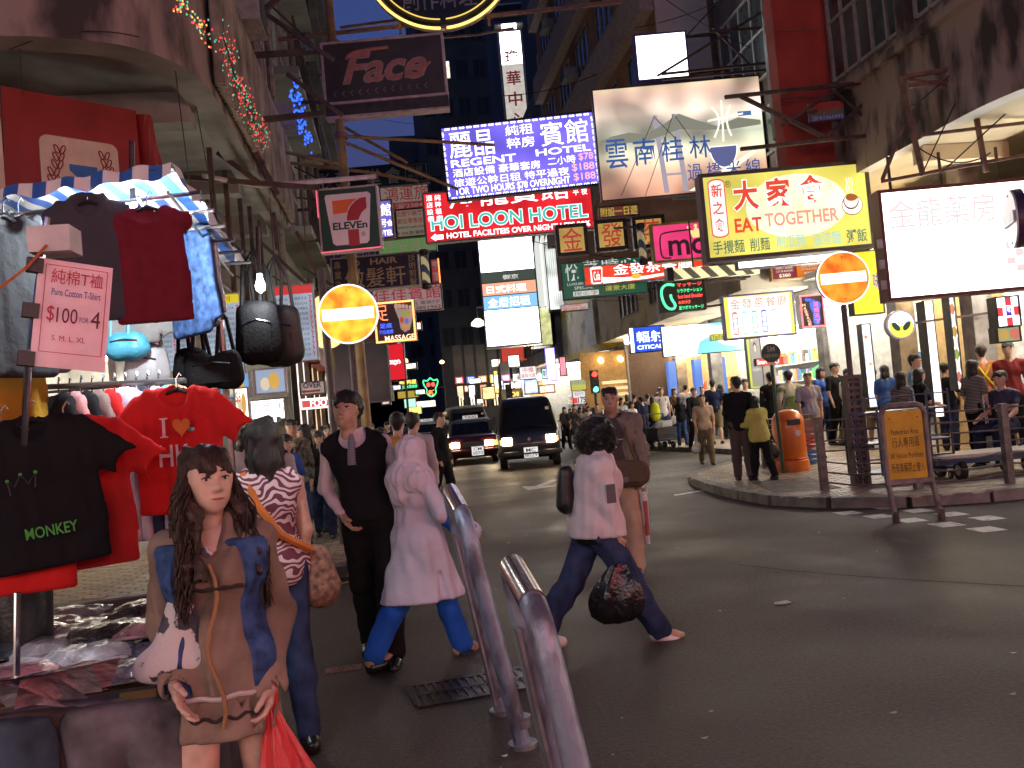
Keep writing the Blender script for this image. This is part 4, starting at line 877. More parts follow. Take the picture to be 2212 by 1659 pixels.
# bright multi-panel advertisement
S = sign('advert_wall', 'tall stack of overexposed white, orange and blue advertising panels', (1028, 500), (1172, 742), 49, None, fw=.08, depth=1.0, frame=ALU)
rows = [(0, .2, W2), (.2, .36, W2), (.36, .45, em('advert_black', (.1, .13, .1), .6)), (.45, .56, em('advert_orange', (.95, .4, .25), 1.2)), (.56, .68, em('advert_blue', (.25, .55, .95), 1.2)), (.68, .82, W2), (.82, .99, W2)]
for y0, y1, mm in rows: P(S, rect(.01, y0+.004, .99, y1-.004), mm, 'panel')
for t_, bx, mm in (('御京', (.4, .38, .68, .43), W3), ('印象', (.25, .24, .45, .32), FR), ('日式料理', (.1, .475, .8, .54), W1), ('全層招租', (.1, .58, .85, .66), W1), ('美容 纖體', (.15, .71, .85, .78), FB), ('ORIENTAL', (.15, .86, .85, .93), FB)): T(S, t_, bx, mm, .01, y=-.014)
m = MB()
for k in range(9): m.bb((S.W/2+.15+k*.3, .1, -S.H/2+2), (S.W/2+.33+k*.3, 4, S.H/2-.5))
m.build('side_fins', em('fin_glow', (.75, .78, .72), 1.0), S.root)
# lit glazed corner beyond it
S = sign('lit_side_wall', 'tall pale lit side wall of glass fins beside the advertising panels', (1174, 524), (1224, 668), 48.6, em('fin_wall', (.85, .9, .85), 1.2, .5, .8), fw=.05, depth=2)
for k in range(7): P(S, rect(.1+k*.12, .02, .12+k*.12, .98), ALU, 'fin', -.02)
S = sign('yellow_fin_box', 'slanting lit box of pale yellow fins below the bright panels', (1140, 665), (1196, 745), 50, em('fin_yellow', (.75, .75, .35), .9, .3), fw=.05, depth=2)
S = sign('pink_neon_column', 'tall overexposed violet edged neon column above the far pavement', (1176, 752), (1204, 822), 46, W2, fw=.06, frame=em('violet_edge', (.25, .12, .9), 1.6));
S = sign('red_fascia', 'red shop fascia on the far right pavement', (1080, 742), (1172, 776), 62, em('fascia_red', (.55, .06, .04), .8), fw=.05)
S = sign('building_plate', 'small white plate with red building name over the far shops', (1121, 793), (1160, 818), 48, em('plate_bright', (1, .92, .9), 1.1), fw=.03); T(S, '中僑', (.2, .08, .85, .48), RCH, .004); T(S, '國貨大廈', (.1, .55, .92, .85), RCH)
S = sign('shop_front_sign', 'white shop sign with red letters under the cream corner house', (1260, 806), (1348, 842), 39.2, W1, fw=.04); T(S, 'CHUNG HING', (.1, .08, .9, .3), CK, .01); T(S, 'GOLD CHAN', (.1, .4, .92, .8), CK, .02)
S = sign('price_placard', 'white placard reading 175 below a blue and yellow banner', (1236, 846), (1267, 872), 34, em('placard_white', (.9, .85, .85), .9), fw=.02); T(S, '租金月付', (.15, .06, .85, .35), ink('dark')); T(S, '175', (.38, .45, .98, .92), ink('dark'), .03); P(S, rect(.03, .48, .34, .9), CK)
S = sign('lime_banner', 'lime and blue lettered banner above the price placard', (1232, 822), (1268, 842), 34, em('lime_panel', (.6, .6, .1), .8), fw=.02); T(S, '快捷報名處', (.05, .08, .95, .45), lit('banner_blue', (.06, .2, .55), .8), .004)
S = sign('karaoke_neon', 'yellow and green neon karaoke lettering far down the street', (860, 822), (903, 838), 70, BLK, fw=.02); T(S, '新明星', (.05, .04, .95, .5), em('neon_yellow'), .004); T(S, '卡拉OK夜總會', (.02, .58, .98, .95), GN, .004)
c_ = at(931, 838, Y=72); FN = empty('lotus_neon_sign', c_, 0, 'green neon lotus outline with red neon centre far down the street', 'sign')
MB().tube([(x*.55, 0, z*.55) for x, z in smooth_poly([(0, 1.5), (.5, 1), (1.1, 1.3), (1.0, .4), (.6, -.1), (.75, -.8), (0, -1.4), (-.75, -.8), (-.6, -.1), (-1.0, .4), (-1.1, 1.3), (-.5, 1), (0, 1.5)], 2)], .05, 5).build('neon_tube', GN, FN); lettering(FN, '新', -.25, -.65, .25, -.15, -.02, em('neon_orange'), .02); lettering(FN, '●●', -.35, .1, .35, .45, -.02, em('neon_red')); MB().bar((0, .1, -1), (0, .1, 1.5), .08).build('post', STEEL, FN); MB().bar((0, .12, 0), (4, .12, 0), .08).build('bracket', STEEL, FN)
for i, (u0, v0, u1, v1, Y, mm, lb) in enumerate(((858, 846, 905, 858, 66, em('dim_gold', (.5, .35, .05), .9), 'dim gold lit board below the karaoke neon'), (872, 862, 900, 880, 60, em('mint_box', (.5, .9, .75), 1.2), 'mint lit box sign near the traffic lights'), (890, 868, 942, 878, 64, em('warm_white_box', (1, .92, .7), 2.0), 'long warm white lit board near the red lights'), (880, 880, 912, 894, 58, em('lemon_box', (.9, .85, .2), 1.3), 'lemon yellow lit board low near the far crossing'))):
 S = sign('far_lit_board', lb, (u0, v0), (u1, v1), Y, mm, fw=.03)
def hazard():
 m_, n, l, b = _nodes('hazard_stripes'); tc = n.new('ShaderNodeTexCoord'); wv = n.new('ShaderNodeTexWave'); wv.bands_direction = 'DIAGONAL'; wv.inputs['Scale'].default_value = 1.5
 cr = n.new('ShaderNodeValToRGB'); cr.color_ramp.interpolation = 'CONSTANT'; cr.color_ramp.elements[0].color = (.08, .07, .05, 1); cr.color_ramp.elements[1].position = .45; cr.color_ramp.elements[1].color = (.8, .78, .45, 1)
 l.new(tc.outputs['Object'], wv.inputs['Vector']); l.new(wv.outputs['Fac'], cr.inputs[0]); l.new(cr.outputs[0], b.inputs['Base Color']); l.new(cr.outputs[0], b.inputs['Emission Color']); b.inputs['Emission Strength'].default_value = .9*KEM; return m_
a_, b_ = at(1455, 592, Y=19), at(1640, 574, Y=19); HZ = empty('striped_bar', a_, 0, 'lit white and black striped bar below the pink crown sign', 'sign')
MB().bb((0, 0, -.12), (b_.x-a_.x, .2, .12)).build('tube', hazard(), HZ); MB().bb((-.15, -.02, -.15), (-.002, .22, .15)).build('cap', BLK, HZ); MB().bar((.5, .1, .12), (.5, .1, 1.2), .03).build('hanger', STEEL, HZ)
S = sign('vertical_green_sign', 'narrow mint and pink lit vertical sign beside the red fin', (1660, 60), (1690, 290), 16.4, em('mint_sign', (.45, .85, .62), .95, .2), fw=.02, depth=.4)
for k, c in enumerate('養生按摩'): T(S, c, (.12, .08+k*.22, .88, .26+k*.22), lit('coral', (.9, .3, .3), .9), .02)
S = sign('sign_maker_plate', 'small red green blue plate with white phone digits on the iron frame', (1744, 223), (1825, 258), 14.8, None, fw=.005, depth=.03)
P(S, rect(.0, .0, 1, .35), mat('plate_red', (.42, .07, .05), .5), 'field'); P(S, rect(0, .351, 1, .66), mat('plate_green', (.12, .25, .1), .5), 'field'); P(S, rect(0, .661, 1, 1), mat('plate_blue', (.1, .16, .42), .5), 'field'); T(S, '美高招牌', (.08, .1, .94, .62), mat('plate_text', (.5, .05, .06), .5), .012, y=-.014); T(S, '☎61261973', (.08, .7, .95, .95), mat('plate_white_text', (.7, .68, .7), .5), .01, y=-.014)
# ================================================================== traffic signs, posts, barriers
GALV = mat('galvanised', (.36, .36, .38), .4, metal=.75, col2=(.2, .2, .22), thresh=(.35, .6), scale=7, bump=.15)
POSTM = mat('post_grey_brown', (.12, .1, .1), .55, metal=.3, col2=(.07, .06, .06), thresh=(.3, .6), scale=5, bump=.2)
def no_entry(label, u, v, Y, rpx, base_px, facing, post_r=.04, lit_s=1.6, Zg=.13):
 c = at(u, v, Y=Y); r = rpx/F_PX*(c-CPOS).length
 o = empty('no_entry_sign', (c.x, c.y, Zg), facing, label, 'road sign'); h = c.z-Zg
 m_, n, l, b = _nodes('glare_red')      # retro-reflective red; its glare in the shop light is put in as emission
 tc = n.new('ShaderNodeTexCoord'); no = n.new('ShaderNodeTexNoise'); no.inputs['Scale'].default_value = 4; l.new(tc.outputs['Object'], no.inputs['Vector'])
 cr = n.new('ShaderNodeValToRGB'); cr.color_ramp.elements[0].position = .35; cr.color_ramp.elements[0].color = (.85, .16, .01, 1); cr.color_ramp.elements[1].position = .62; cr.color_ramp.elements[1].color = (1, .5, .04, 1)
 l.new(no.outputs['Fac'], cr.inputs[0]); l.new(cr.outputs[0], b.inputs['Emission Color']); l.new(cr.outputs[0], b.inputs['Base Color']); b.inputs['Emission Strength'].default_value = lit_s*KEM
 MB().disc((0, .035, h), (0, 1, 0), r, .05, 48).build('backplate', GALV, o)
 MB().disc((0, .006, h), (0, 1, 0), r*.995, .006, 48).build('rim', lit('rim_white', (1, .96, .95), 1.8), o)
 MB().disc((0, .0, h), (0, 1, 0), r*.945, .004, 48).build('face', m_, o)
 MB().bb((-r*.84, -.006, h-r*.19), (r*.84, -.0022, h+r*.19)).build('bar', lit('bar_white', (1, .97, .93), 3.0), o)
 for zz in (-.78, .78): MB().disc((0, -.004, h+r*zz), (0, 1, 0), .008, .006, 8).build('bolt', BLK, o)
 MB().tube([(0, .1, 0), (0, .1, h+r*.5)], post_r, 12).build('post', POSTM, o, True)
 for zz in (-.3, .3): MB().bb((-.06, .056, h+r*zz-.02), (.06, .1, h+r*zz+.02)).build('clamp', GALV, o)
 return o, r, h
o, r_, h_ = no_entry('glaring no entry disc on a grey post above the left crowd', 752, 678, 11.2, 64, None, R(-4))
MB().tube([(-.31, .14, 0), (-.31, .14, h_+.62)], .05, 12).build('rear_post', POSTM, o, True)
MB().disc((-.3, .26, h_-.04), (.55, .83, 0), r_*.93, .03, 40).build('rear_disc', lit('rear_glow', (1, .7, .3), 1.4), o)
o, r_, h_ = no_entry('no entry disc on a square riveted post at the right pavement corner', 1822, 600, 11.7, 54, None, R(-8), .04, .75)
m = MB()
for s_ in (-1, 1): m.bb((s_*.095-.02, .02, 0), (s_*.095+.02, .2, h_*.51))
m.build('post_casing', POSTM, o)
for k in range(17): MB().bb((-.072, .03, .03+k*h_*.03), (.072, .19, .07+k*h_*.03)).build('rung', POSTM, o)
MB().bb((-.12, .01, h_*.51), (.12, .21, h_*.51+.06)).build('post_cap', POSTM, o)
# oval seen obliquely at the right edge
c = at(2178, 475, Y=10.2); o = empty('turned_no_entry_sign', (c.x, c.y, .13), R(-116), 'no entry disc turned edge-on at the right edge of the street', 'road sign')
h_ = c.z-.13; MB().disc((0, .03, h_), (0, 1, 0), .36, .02, 40).build('face', mat('sign_pale_back', (.75, .7, .72), .3, var=.05), o); MB().bb((-.3, -.004, h_-.07), (.3, .018, h_+.07)).build('bar', mat('bar_plain_white', (.8, .8, .82), .4), o)
MB().disc((0, .1, h_), (0, 1, 0), .37, .1, 40).build('housing', mat('housing_dark', (.06, .03, .07), .4), o); MB().tube([(0, .2, 0), (0, .2, h_+.2)], .045, 12).build('post', POSTM, o, True)
for zz in (-.3, .3): MB().disc((0, .018, h_+zz), (0, 1, 0), .012, .01, 8).build('bolt', BLK, o)
# tall rusty pole on the left, holding the club sign
b_ = at(796, 950, Y=15.2); o = empty('tall_pole', (b_.x, b_.y, .13), 0, 'tall rust yellow pole rising from the left crowd past the signs', 'pole')
t_ = at(731, -60, Y=15.2); t_.x = b_.x-.05
MB().tube([(0, 0, 0), (-.02, 0, 3.4), (-.05, 0, t_.z)], [.085, .08, .07], 12).build('shaft', mat('pole_ochre', (.3, .2, .09), .6, metal=.3, col2=(.13, .08, .06), thresh=(.3, .6), scale=3), o, True)
for z in (4.6, 6.4, 8.0): MB().disc((-.03, 0, z), (0, 0, 1), .11, .1, 14).build('collar', RUST, o)
for z, dx, dz in ((6.3, 1.9, -.9), (5.9, -1.7, .5), (6.4, 2.6, -.25)): MB().tube([(0, 0, z), (dx, .1, z+dz)], .03, 8).build('brace', mat('pole_ochre'), o, True)
# steel loop barriers in the foreground
def barrier(label, near_top, near_bot, Yn, Yf, far_top):
 pn = at(*near_top, Y=Yn); bn = at(*near_bot, Z=0) if near_bot[1] < 1660 else None
 pf = at(*far_top, Y=Yf)
 if bn is None: bn = Vector((pn.x+.16, pn.y-.02, 0))
 bf = Vector((pf.x+(bn.x-pn.x), pf.y+.02, 0))
 o = empty('barrier_loop', (bn.x, bn.y, 0), 0, label, 'barrier'); L = lambda p: Vector(p)-Vector((bn.x, bn.y, 0))
 pts = [L(bn), L(bn.lerp(pn, .86))]
 for t in (.25, .5, .75): pts.append(L((bn.lerp(pn, .86)*(1-t)**2+pn*2*t*(1-t)*1.0+pn.lerp(pf, .22)*t*t)))
 pts += [L(pn.lerp(pf, .22)), L(pn.lerp(pf, .78))]
 for t in (.25, .5, .75): pts.append(L((pn.lerp(pf, .78)*(1-t)**2+pf*2*t*(1-t)+bf.lerp(pf, .86)*t*t)))
 pts += [L(bf.lerp(pf, .86)), L(bf)]
 MB().tube(pts, .041, 20).build('loop', mat('worn_galvanised', (.26, .31, .40), .42, metal=.35, col2=(.12, .12, .16), thresh=(.38, .56), scale=13, bump=.25, stretch=(1, 1, .4)), o, True)
 k0, k1 = pts[5], pts[6]
 MB().tube([k0.lerp(k1, -.12), k0.lerp(k1, .3), k0.lerp(k1, .7), k0.lerp(k1, 1.12)], .0425, 20).build('polished_grip', mat('polished_steel', (.6, .56, .56), .18, metal=1, var=.1, bump=.05), o, True)
 MB().bar(L(bf.lerp(pf, .05))+Vector((-.03, -.06, 0)), L(bf.lerp(pf, .8))+Vector((-.03, -.06, 0)), .05, .012).build('flat_bar', GALV, o)
 for q in (bn, bf):
  MB().disc(L(q)+Vector((0, 0, .01)), (0, 0, 1), .07, .02, 16).build('foot_flange', GALV, o)
  MB().disc(L(q)+Vector((0, 0, .12)), (0, 0, 1), .049, .05, 16).build('collar', GALV, o)
 return o
barrier('leaning grey steel barrier loop in front of the headscarf woman', (1004, 1118), (1130, 1612), 4.2, 4.75, (968, 1052))
barrier('nearest worn steel barrier loop with a polished top', (1162, 1322), (1290, 1700), 2.55, 3.0, (1098, 1208))
# yellow pedestrian area board
yb = empty('pedestrian_board', (5.52, 9.15, 0), R(-14), 'yellow Pedestrian Area board on two grey legs at the road edge', 'road sign')
GP = mat('board_post_grey', (.2, .17, .17), .5, metal=.3, var=.25); YP = mat('board_yellow', (.62, .36, .015), .5, var=.12, scale=5)
bw, bh, bz = .47, .86, .42
for s_ in (-1, 1): MB().tube([(s_*.24+.06, 0, 0), (s_*.23, 0, .5), (s_*.23, 0, bz+bh-.08)], .032, 12).build('leg', GP, yb, True); MB().disc((s_*.24+.06, 0, .06), (0, 0, 1), .038, .12, 12).build('sleeve', STEEL, yb)
MB().tube([(-.23, 0, bz+bh-.1), (-.2, 0, bz+bh-.02), (-.14, 0, bz+bh), (.14, 0, bz+bh), (.2, 0, bz+bh-.02), (.23, 0, bz+bh-.1)], .032, 12).build('top_loop', GP, yb, True)
MB().bb((-.25, -.035, bz), (.25, .03, bz+.05)).build('lower_rail', GP, yb); MB().bb((-.2, -.012, bz+.052), (.2, .01, bz+bh-.06)).build('plate', YP, yb)
tk = ink('board_black', (.03, .02, .01))
for t_, z0, z1, wd in (('Pedestrian Area', .70, .76, .29), ('行人專用區', .56, .67, .29), ('All Vehicles Prohibited', .44, .50, .34), ('所有車輛禁止駛入', .28, .39, .35)): lettering(yb, t_, -wd/2, bz+z0-.16, wd/2, bz+z1-.16, -.014, tk, .0)
for s_ in (-1, 1): MB().disc((s_*.15, -.014, bz+.72), (0, 1, 0), .008, .006, 8).build('bolt', BLK, yb)
# hooped railings round the right pavement corner
RAILM = mat('railing_paint', (.16, .13, .13), .5, metal=.3, var=.3, scale=9)
def railing(label, pts, h=.98, n=7, post_w=.09):
 o = empty('railing', (*pts[0], .13), 0, label, 'railing'); q0 = Vector((*pts[0], 0))
 for p in pts: MB().bb((p[0]-q0.x-post_w/2, p[1]-q0.y-post_w/2, 0), (p[0]-q0.x+post_w/2, p[1]-q0.y+post_w/2, h+.03)).build('post', RAILM, o)
 for i in range(len(pts)-1):
  a = Vector((*pts[i], 0))-q0; b = Vector((*pts[i+1], 0))-q0
  for k in range(n):
   z = h*(1-k/n)-.02; sag = .05 if k > n-4 else 0
   MB().tube([a+Vector((0, 0, z)), a.lerp(b, .3)+Vector((0, 0, z-sag)), a.lerp(b, .7)+Vector((0, 0, z-sag)), b+Vector((0, 0, z))], .012, 6).build('rail', RAILM, o, True)
 return o
railing('hooped iron railing along the right pavement corner', [(5.72, 11.55), (6.6, 10.75), (7.6, 10.35), (8.9, 10.25)])
railing('low iron railing behind the orange litter bin', [(6.75, 15.9), (7.5, 16.3), (8.3, 16.8)], .9, 9)
railing('white barred railing behind the waistcoat man', [(.02, 10.6), (.08, 12.2), (.1, 14)], 1.0, 8, .05)
# orange litter bin
lb = empty('litter_bin', (6.72, 14.7, .13), 0, 'tall orange litter bin behind the couple', 'litter bin'); ORG = mat('bin_orange', (.75, .16, .01), .35, var=.1, scale=3, coat=.3)
MB().lathe((0, 0, 0), [(.30, 0), (.31, .04), (.30, .18), (.275, .2), (.28, .22), (.27, .85), (.255, .93), (.20, 1.02), (.1, 1.06), (.01, 1.07)], 32).build('body', ORG, lb, True)
MB().lathe((0, 0, .2), [(.283, 0), (.292, .015), (.283, .03)], 32).build('band', mat('bin_red', (.6, .06, .01), .4), lb, True)
MB().disc((.05, -.268, .66), (.15, -1, 0), .05, .008, 20).build('emblem', mat('bin_emblem', (.6, .55, .7), .4), lb)
MB().bb((-.12, -.285, .80), (.1, -.2, .9)).build('slot', BLK, lb)
# crates behind the bin
for i, (x, y, z, c, lbl) in enumerate(((7.3, 15.6, .13, (.04, .13, .36), 'blue plastic crate on the pavement beside the litter bin'), (7.3, 15.6, .40, (.3, .03, .03), 'red plastic crate stacked on the blue crate by the bin'), (7.32, 15.62, .67, (.2, .06, .06), 'tilted dark red tray on top of the crate stack'))):
 o = empty('plastic_crate', (x, y, z), R(12), lbl, 'crate'); cm = mat('crate_%d' % i, c, .45)
 MB().bb((-.24, -.17, 0), (.24, .17, .02)).build('base', cm, o)
 for s_ in (-1, 1):
  for k in range(3): MB().bb((-.24, s_*.17-.01, .03+k*.08), (.24, s_*.17+.01, .09+k*.08)).build('slat', cm, o); MB().bb((s_*.24-.01, -.16, .03+k*.08), (s_*.24+.01, .16, .09+k*.08)).build('slat', cm, o)
 MB().bb((-.25, -.18, .25), (.25, -.16, .265)).build('lip', cm, o)
# wire cage trolley and flat platform cart behind the railing
BLS = mat('cart_blue', (.03, .05, .12), .4, metal=.3, var=.2); TYR = mat('tyre_black', (.015, .015, .015), .7)
def wheel(root, c, r, w, ax=(1, 0, 0)):
 o = MB().disc(c, ax, r, w, 24).build('wheel', TYR, root, True)
 MB().disc(c, ax, r*.55, w*1.06, 16).build('hub', GALV, o, True); return o
ct = empty('cage_trolley', (6.75, 11.7, .13), R(-8), 'blue wire cage trolley with shelves behind the corner railing', 'trolley')
for x in (-.45, -.15, .55, .85):
 for y in (-.2, .25): MB().bar((x, y, .12), (x, y, 1.25 if x > .2 else 1.05), .025).build('upright', BLS, ct)
for z in (.14, .55, .98):
 MB().bb((-.46, -.21, z), (.86, .26, z+.025)).build('shelf', BLS, ct)
for z in (.35, .78, 1.2): MB().bar((-.45, -.2, z), (.85, -.2, z), .018).build('wire', BLS, ct)
for x in (-.4, .8):
 for y in (-.16, .2): wheel(ct, (x, y, .055), .055, .03)
pc = empty('platform_cart', (8.1, 11.35, .13), R(-6), 'flat steel platform cart with big wheels and folded handle on the pavement', 'cart')
MB().bb((-.95, -.32, .30), (.95, .32, .34)).build('deck', mat('cart_deck', (.4, .36, .36), .35, metal=.6, var=.15), pc); MB().bb((-.95, -.33, .22), (.95, .33, .298)).build('chassis', BLS, pc)
for x in (-.6, .35, .78):
 for y in (-.28, .28): wheel(pc, (x, y, .135), .135, .07)
for y in (-.25, .25): MB().tube([(.55, y, .34), (1.0, y, .75), (1.15, y, 1.15)], .018, 8).build('handle', BLS, pc, True); MB().tube([(.95, y, .34), (1.1, y, .7), (1.4, y, 1.1)], .016, 8).build('stay', BLS, pc, True)
MB().bar((1.15, -.25, 1.15), (1.15, .25, 1.15), .03).build('handle_bar', BLS, pc)
# reflexology light box on the pavement
p_ = at(1793, 925, Z=.13); fb = empty('floor_lightbox', (p_.x, p_.y, .13), R(-25), 'red glowing reflexology light box with white foot on the pavement', 'sign')
bw_, bh_ = .36, 1.15; MB().bb((-bw_, 0, .08), (bw_, .14, bh_)).build('case', mat('case_white'), fb); MB().bb((-bw_+.02, -.004, .2), (bw_-.02, -.0005, bh_-.02)).build('face', em('foot_red', (.75, .05, .04), 1.0), fb)
disc_face(fb, [(-.18, .95), (-.2, .75), (-.12, .55), (-.14, .35), (-.05, .27), (.06, .3), (.1, .5), (.16, .7), (.18, .9), (.05, .98)][::-1], W2, 'foot', -.008)
for k in range(5): disc_face(fb, el2(-.19+k*.095, 1.03+.015*math.sin(k), .042-.004*k, .05-.004*k), W2, 'toe', -.008)
lettering(fb, 'Reflexology', -.3, .1, .3, .18, -.004, lit('check_red'), .01)
for s_ in (-1, 1): MB().bb((s_*.3-.03, -.08, 0), (s_*.3+.03, .2, .08)).build('foot_bar', STEEL, fb)
# green round 5M placard on a pole
p_ = at(1692, 1022, Z=.13); q_ = at(1663, 763, Y=p_.y); o = empty('minibus_stop', (p_.x, p_.y, .13), R(-10), 'green round 5M route placard on a green pole', 'bus stop sign')
GRP = mat('stop_green', (.03, .075, .045), .5, var=.15); hz = q_.z-.13; MB().tube([(0, 0, 0), (-.02, 0, hz+.1)], .03, 10).build('pole', GRP, o, True); rr = 41*.5/F_PX*p_.y*1.05
MB().disc((-.02, -.045, hz), (0, 1, 0), rr, .02, 32).build('disc', GRP, o); lettering(o, '5M', -.02-rr*.4, hz+.02, -.02+rr*.4, hz+rr*.7, -.058, mat('chalk_white'), .01); lettering(o, '往窩打老道山', -.02-rr*.8, hz-rr*.45, -.02+rr*.8, hz-rr*.08, -.058, mat('chalk_white'))
MB().bb((-.06, -.05, hz-rr*1.25), (.02, -.036, hz-rr*1.0)).build('sticker', mat('case_white'), o)
# lamp post, blank boards and traffic lights at the far crossing
p_ = at(1378, 905, Z=.13); o = empty('grey_lamp_post', (p_.x, p_.y, .13), 0, 'grey steel post carrying two blank sign backs at the far crossing', 'post'); h_ = at(1357, 630, Y=p_.y).z
MB().tube([(0, 0, 0), (0, 0, 2.2), (0, 0, 2.5), (0, 0, h_)], [.14, .13, .09, .075], 14).build('shaft', mat('post_bluegrey', (.2, .24, .3), .5, metal=.3), o, True); MB().tube([(-.05, 0, h_-1.2), (2.6, 0, h_-1.35)], .03, 8).build('arm', STEEL, o)
SGB = mat('sign_back_blue', (.28, .34, .42), .5, metal=.2, var=.15); MB().bb((-1.1, -.12, 1.75), (-.16, -.09, 3.0)).build('blank_board', SGB, o); MB().bb((.15, -.12, 2.5), (.6, -.09, 3.0)).build('blank_board', SGB, o); MB().bar((-1.2, -.05, .2), (-1.2, -.05, 3.6), .07).build('maroon_post', mat('maroon_post', (.2, .03, .05), .5), o)
for k, x in enumerate((.5, .9, 1.35, 1.75)): MB().bb((x-.16, -.2, h_-1.3), (x+.16, .12, h_-.92+.1*(k > 1))).build('flood_lamp', BLK, o)
def traffic_light(label, u, vt, vb, Y, states, arm=True):
 a = at(u, vt, Y=Y); b = at(u, vb, Y=Y); H_ = a.z-b.z; o = empty('traffic_light', (a.x, Y, .13), 0, label, 'traffic light')
 z0 = b.z-.13; MB().bb((-H_*.17, -.1, z0), (H_*.17, .12, z0+H_)).build('housing', BLK, o)
 for k, s_ in enumerate(states):
  z = z0+H_*(.83-.33*k); MB().disc((0, -.11, z), (0, 1, 0), H_*.12, .02, 18).build('lens', {'r': em('lamp_red', (1, .03, .02), 6), 'g': em('lamp_green', (.1, 1, .75), 5), '-': mat('lens_off', (.03, .03, .03), .3)}[s_], o)
  MB().tube([(H_*.13*math.cos(t), -.2, z+H_*.13*math.sin(t)) for t in [R(q) for q in range(0, 181, 30)]], .02, 5).build('visor', BLK, o)
 MB().tube([(0, .05, 0), (0, .05, z0)], .06, 10).build('post', POSTM, o, True); return o
traffic_light('traffic light showing red and green figures at the cream corner', 1282, 800, 850, 36, 'r-g'); traffic_light('small dark traffic light over the black van roof', 1098, 830, 870, 44, '---')
traffic_light('distant pair of traffic lights glowing red, one side', 957, 890, 908, 75, 'r--'); traffic_light('distant traffic light glowing red closest to the taxi', 974, 888, 908, 78, 'r--')
p_ = at(1050, 905, Z=0.13); o = empty('street_lamp', (p_.x+.6, 52, .13), 0, 'slender street lamp with a lit globe hung before the bright panels', 'street lamp'); q_ = at(1033, 702, Y=52); hh = q_.z
MB().tube([(0, 0, 0), (0, 0, hh+.9)], .06, 8).build('pole', GALV, o, True); dx = q_.x-o.location.x; MB().tube([(0, 0, hh+.9), (dx*.5, 0, hh+1.1), (dx, 0, hh+.9), (dx, 0, hh+.3)], .04, 6).build('arm', GALV, o, True); MB().lathe((dx, 0, hh-.25), [(.1, 0), (.42, .1), (.4, .28), (.15, .5)], 16).build('globe', em('lamp_globe', (1, .85, .6), 2.2), o, True)
for u_, v_, Y_, nm in ((955, 786, 70, 'small amber street light over the far carriageway'), (873, 787, 40, 'small amber light below the red box sign'), (942, 802, 85, 'faint amber street light farthest down the road')):
 q_ = at(u_, v_, Y=Y_); o = empty('street_light', (q_.x, Y_, .0), 0, nm, 'street lamp'); MB().tube([(0, 0, 0), (0, 0, q_.z)], .06, 6).build('pole', STEEL, o); MB().lathe((0, 0, q_.z), [(.05, 0), (.18, .08), (.18, .2), (.05, .3)], 10).build('lantern', em('amber_lamp', (1, .55, .2), 7), o, True)
# ================================================================== iron sign frames and cables
def frame(label, bars, Y, m, t=.06, name='iron_truss'):
 q = at(*bars[0][0], Y=Y); o = empty(name, q, 0, label, 'iron truss')
 for i, (a, b) in enumerate(bars): MB().bar(at(*a, Y=Y+.012*i)-q, at(*b, Y=Y+.012*i)-q, t*(1 if i < 4 else .75)).build('bar', m, o)
 return o
frame('dark iron truss with crossed braces in front of the red fin', [((1566, 210), (1925, 172)), ((1600, 322), (1905, 290)), ((1600, 208), (1780, 296)), ((1920, 176), (1788, 292)), ((1688, 272), (1805, 195)), ((1805, 200), (1905, 285)), ((1745, 243), (1765, 240)), ((1878, 170), (1882, 208))], 14.6, STEEL)
frame('rust brown frame standing above the white pharmacy board', [((1944, 166), (1992, 372)), ((2092, 158), (2130, 372)), ((1950, 166), (2240, 120)), ((1965, 186), (2240, 146)), ((1990, 292), (2240, 262)), ((1905, 392), (2240, 330)), ((1960, 170), (2050, 190)), ((2050, 190), (2130, 158)), ((1906, 388), (1952, 270)), ((2140, 150), (2200, 90)), ((2160, 132), (2166, 152))], 12.2, RUST)
frame('dark iron stays holding the landscape sign to the red fin', [((1430, 160), (1670, 135)), ((1430, 172), (1670, 150)), ((1420, 164), (1680, 5)), ((1530, 68), (1680, 58)), ((1540, 60), (1620, 140))], 18.4, STEEL, .05)
frame('iron outriggers reaching from the left balcony to the club sign', [((500, 265), (700, 245)), ((455, 126), (660, 112)), ((380, 60), (560, -10)), ((475, 110), (640, -40)), ((560, 20), (720, 130)), ((620, 160), (740, 250))], 12.5, STEEL, .07)
frame('yellow brown tie bars crossing behind the shop sign', [((600, 349), (800, 373)), ((800, 373), (905, 392)), ((700, 250), (880, 352)), ((735, 60), (900, 38)), ((905, 85), (1030, 75)), ((1030, 75), (1110, 60))], 17.5, mat('pole_ochre'), .05)
frame('purple grey bracket under the left balcony', [((360, 380), (690, 406)), ((470, 330), (560, 395)), ((553, 330), (600, 420)), ((590, 460), (600, 540)), ((640, 500), (690, 600)), ((560, 520), (690, 640))], 11.8, STEEL, .06)
CAB = mat('cable_black', (.015, .014, .014), .6, bump=0)
def cable(label, a, b, Ya, Yb, sag=.15, r=.008, zs=None):
 p, q = at(*a, Y=Ya), at(*b, Y=Yb); pts = [p.lerp(q, t)-Vector((0, 0, sag*4*t*(1-t))) for t in [k/14 for k in range(15)]]
 return tag(MB().tube(pts, r, 5, cap=True).build('overhead_cable', CAB), label, 'cable', 'overhead cables')
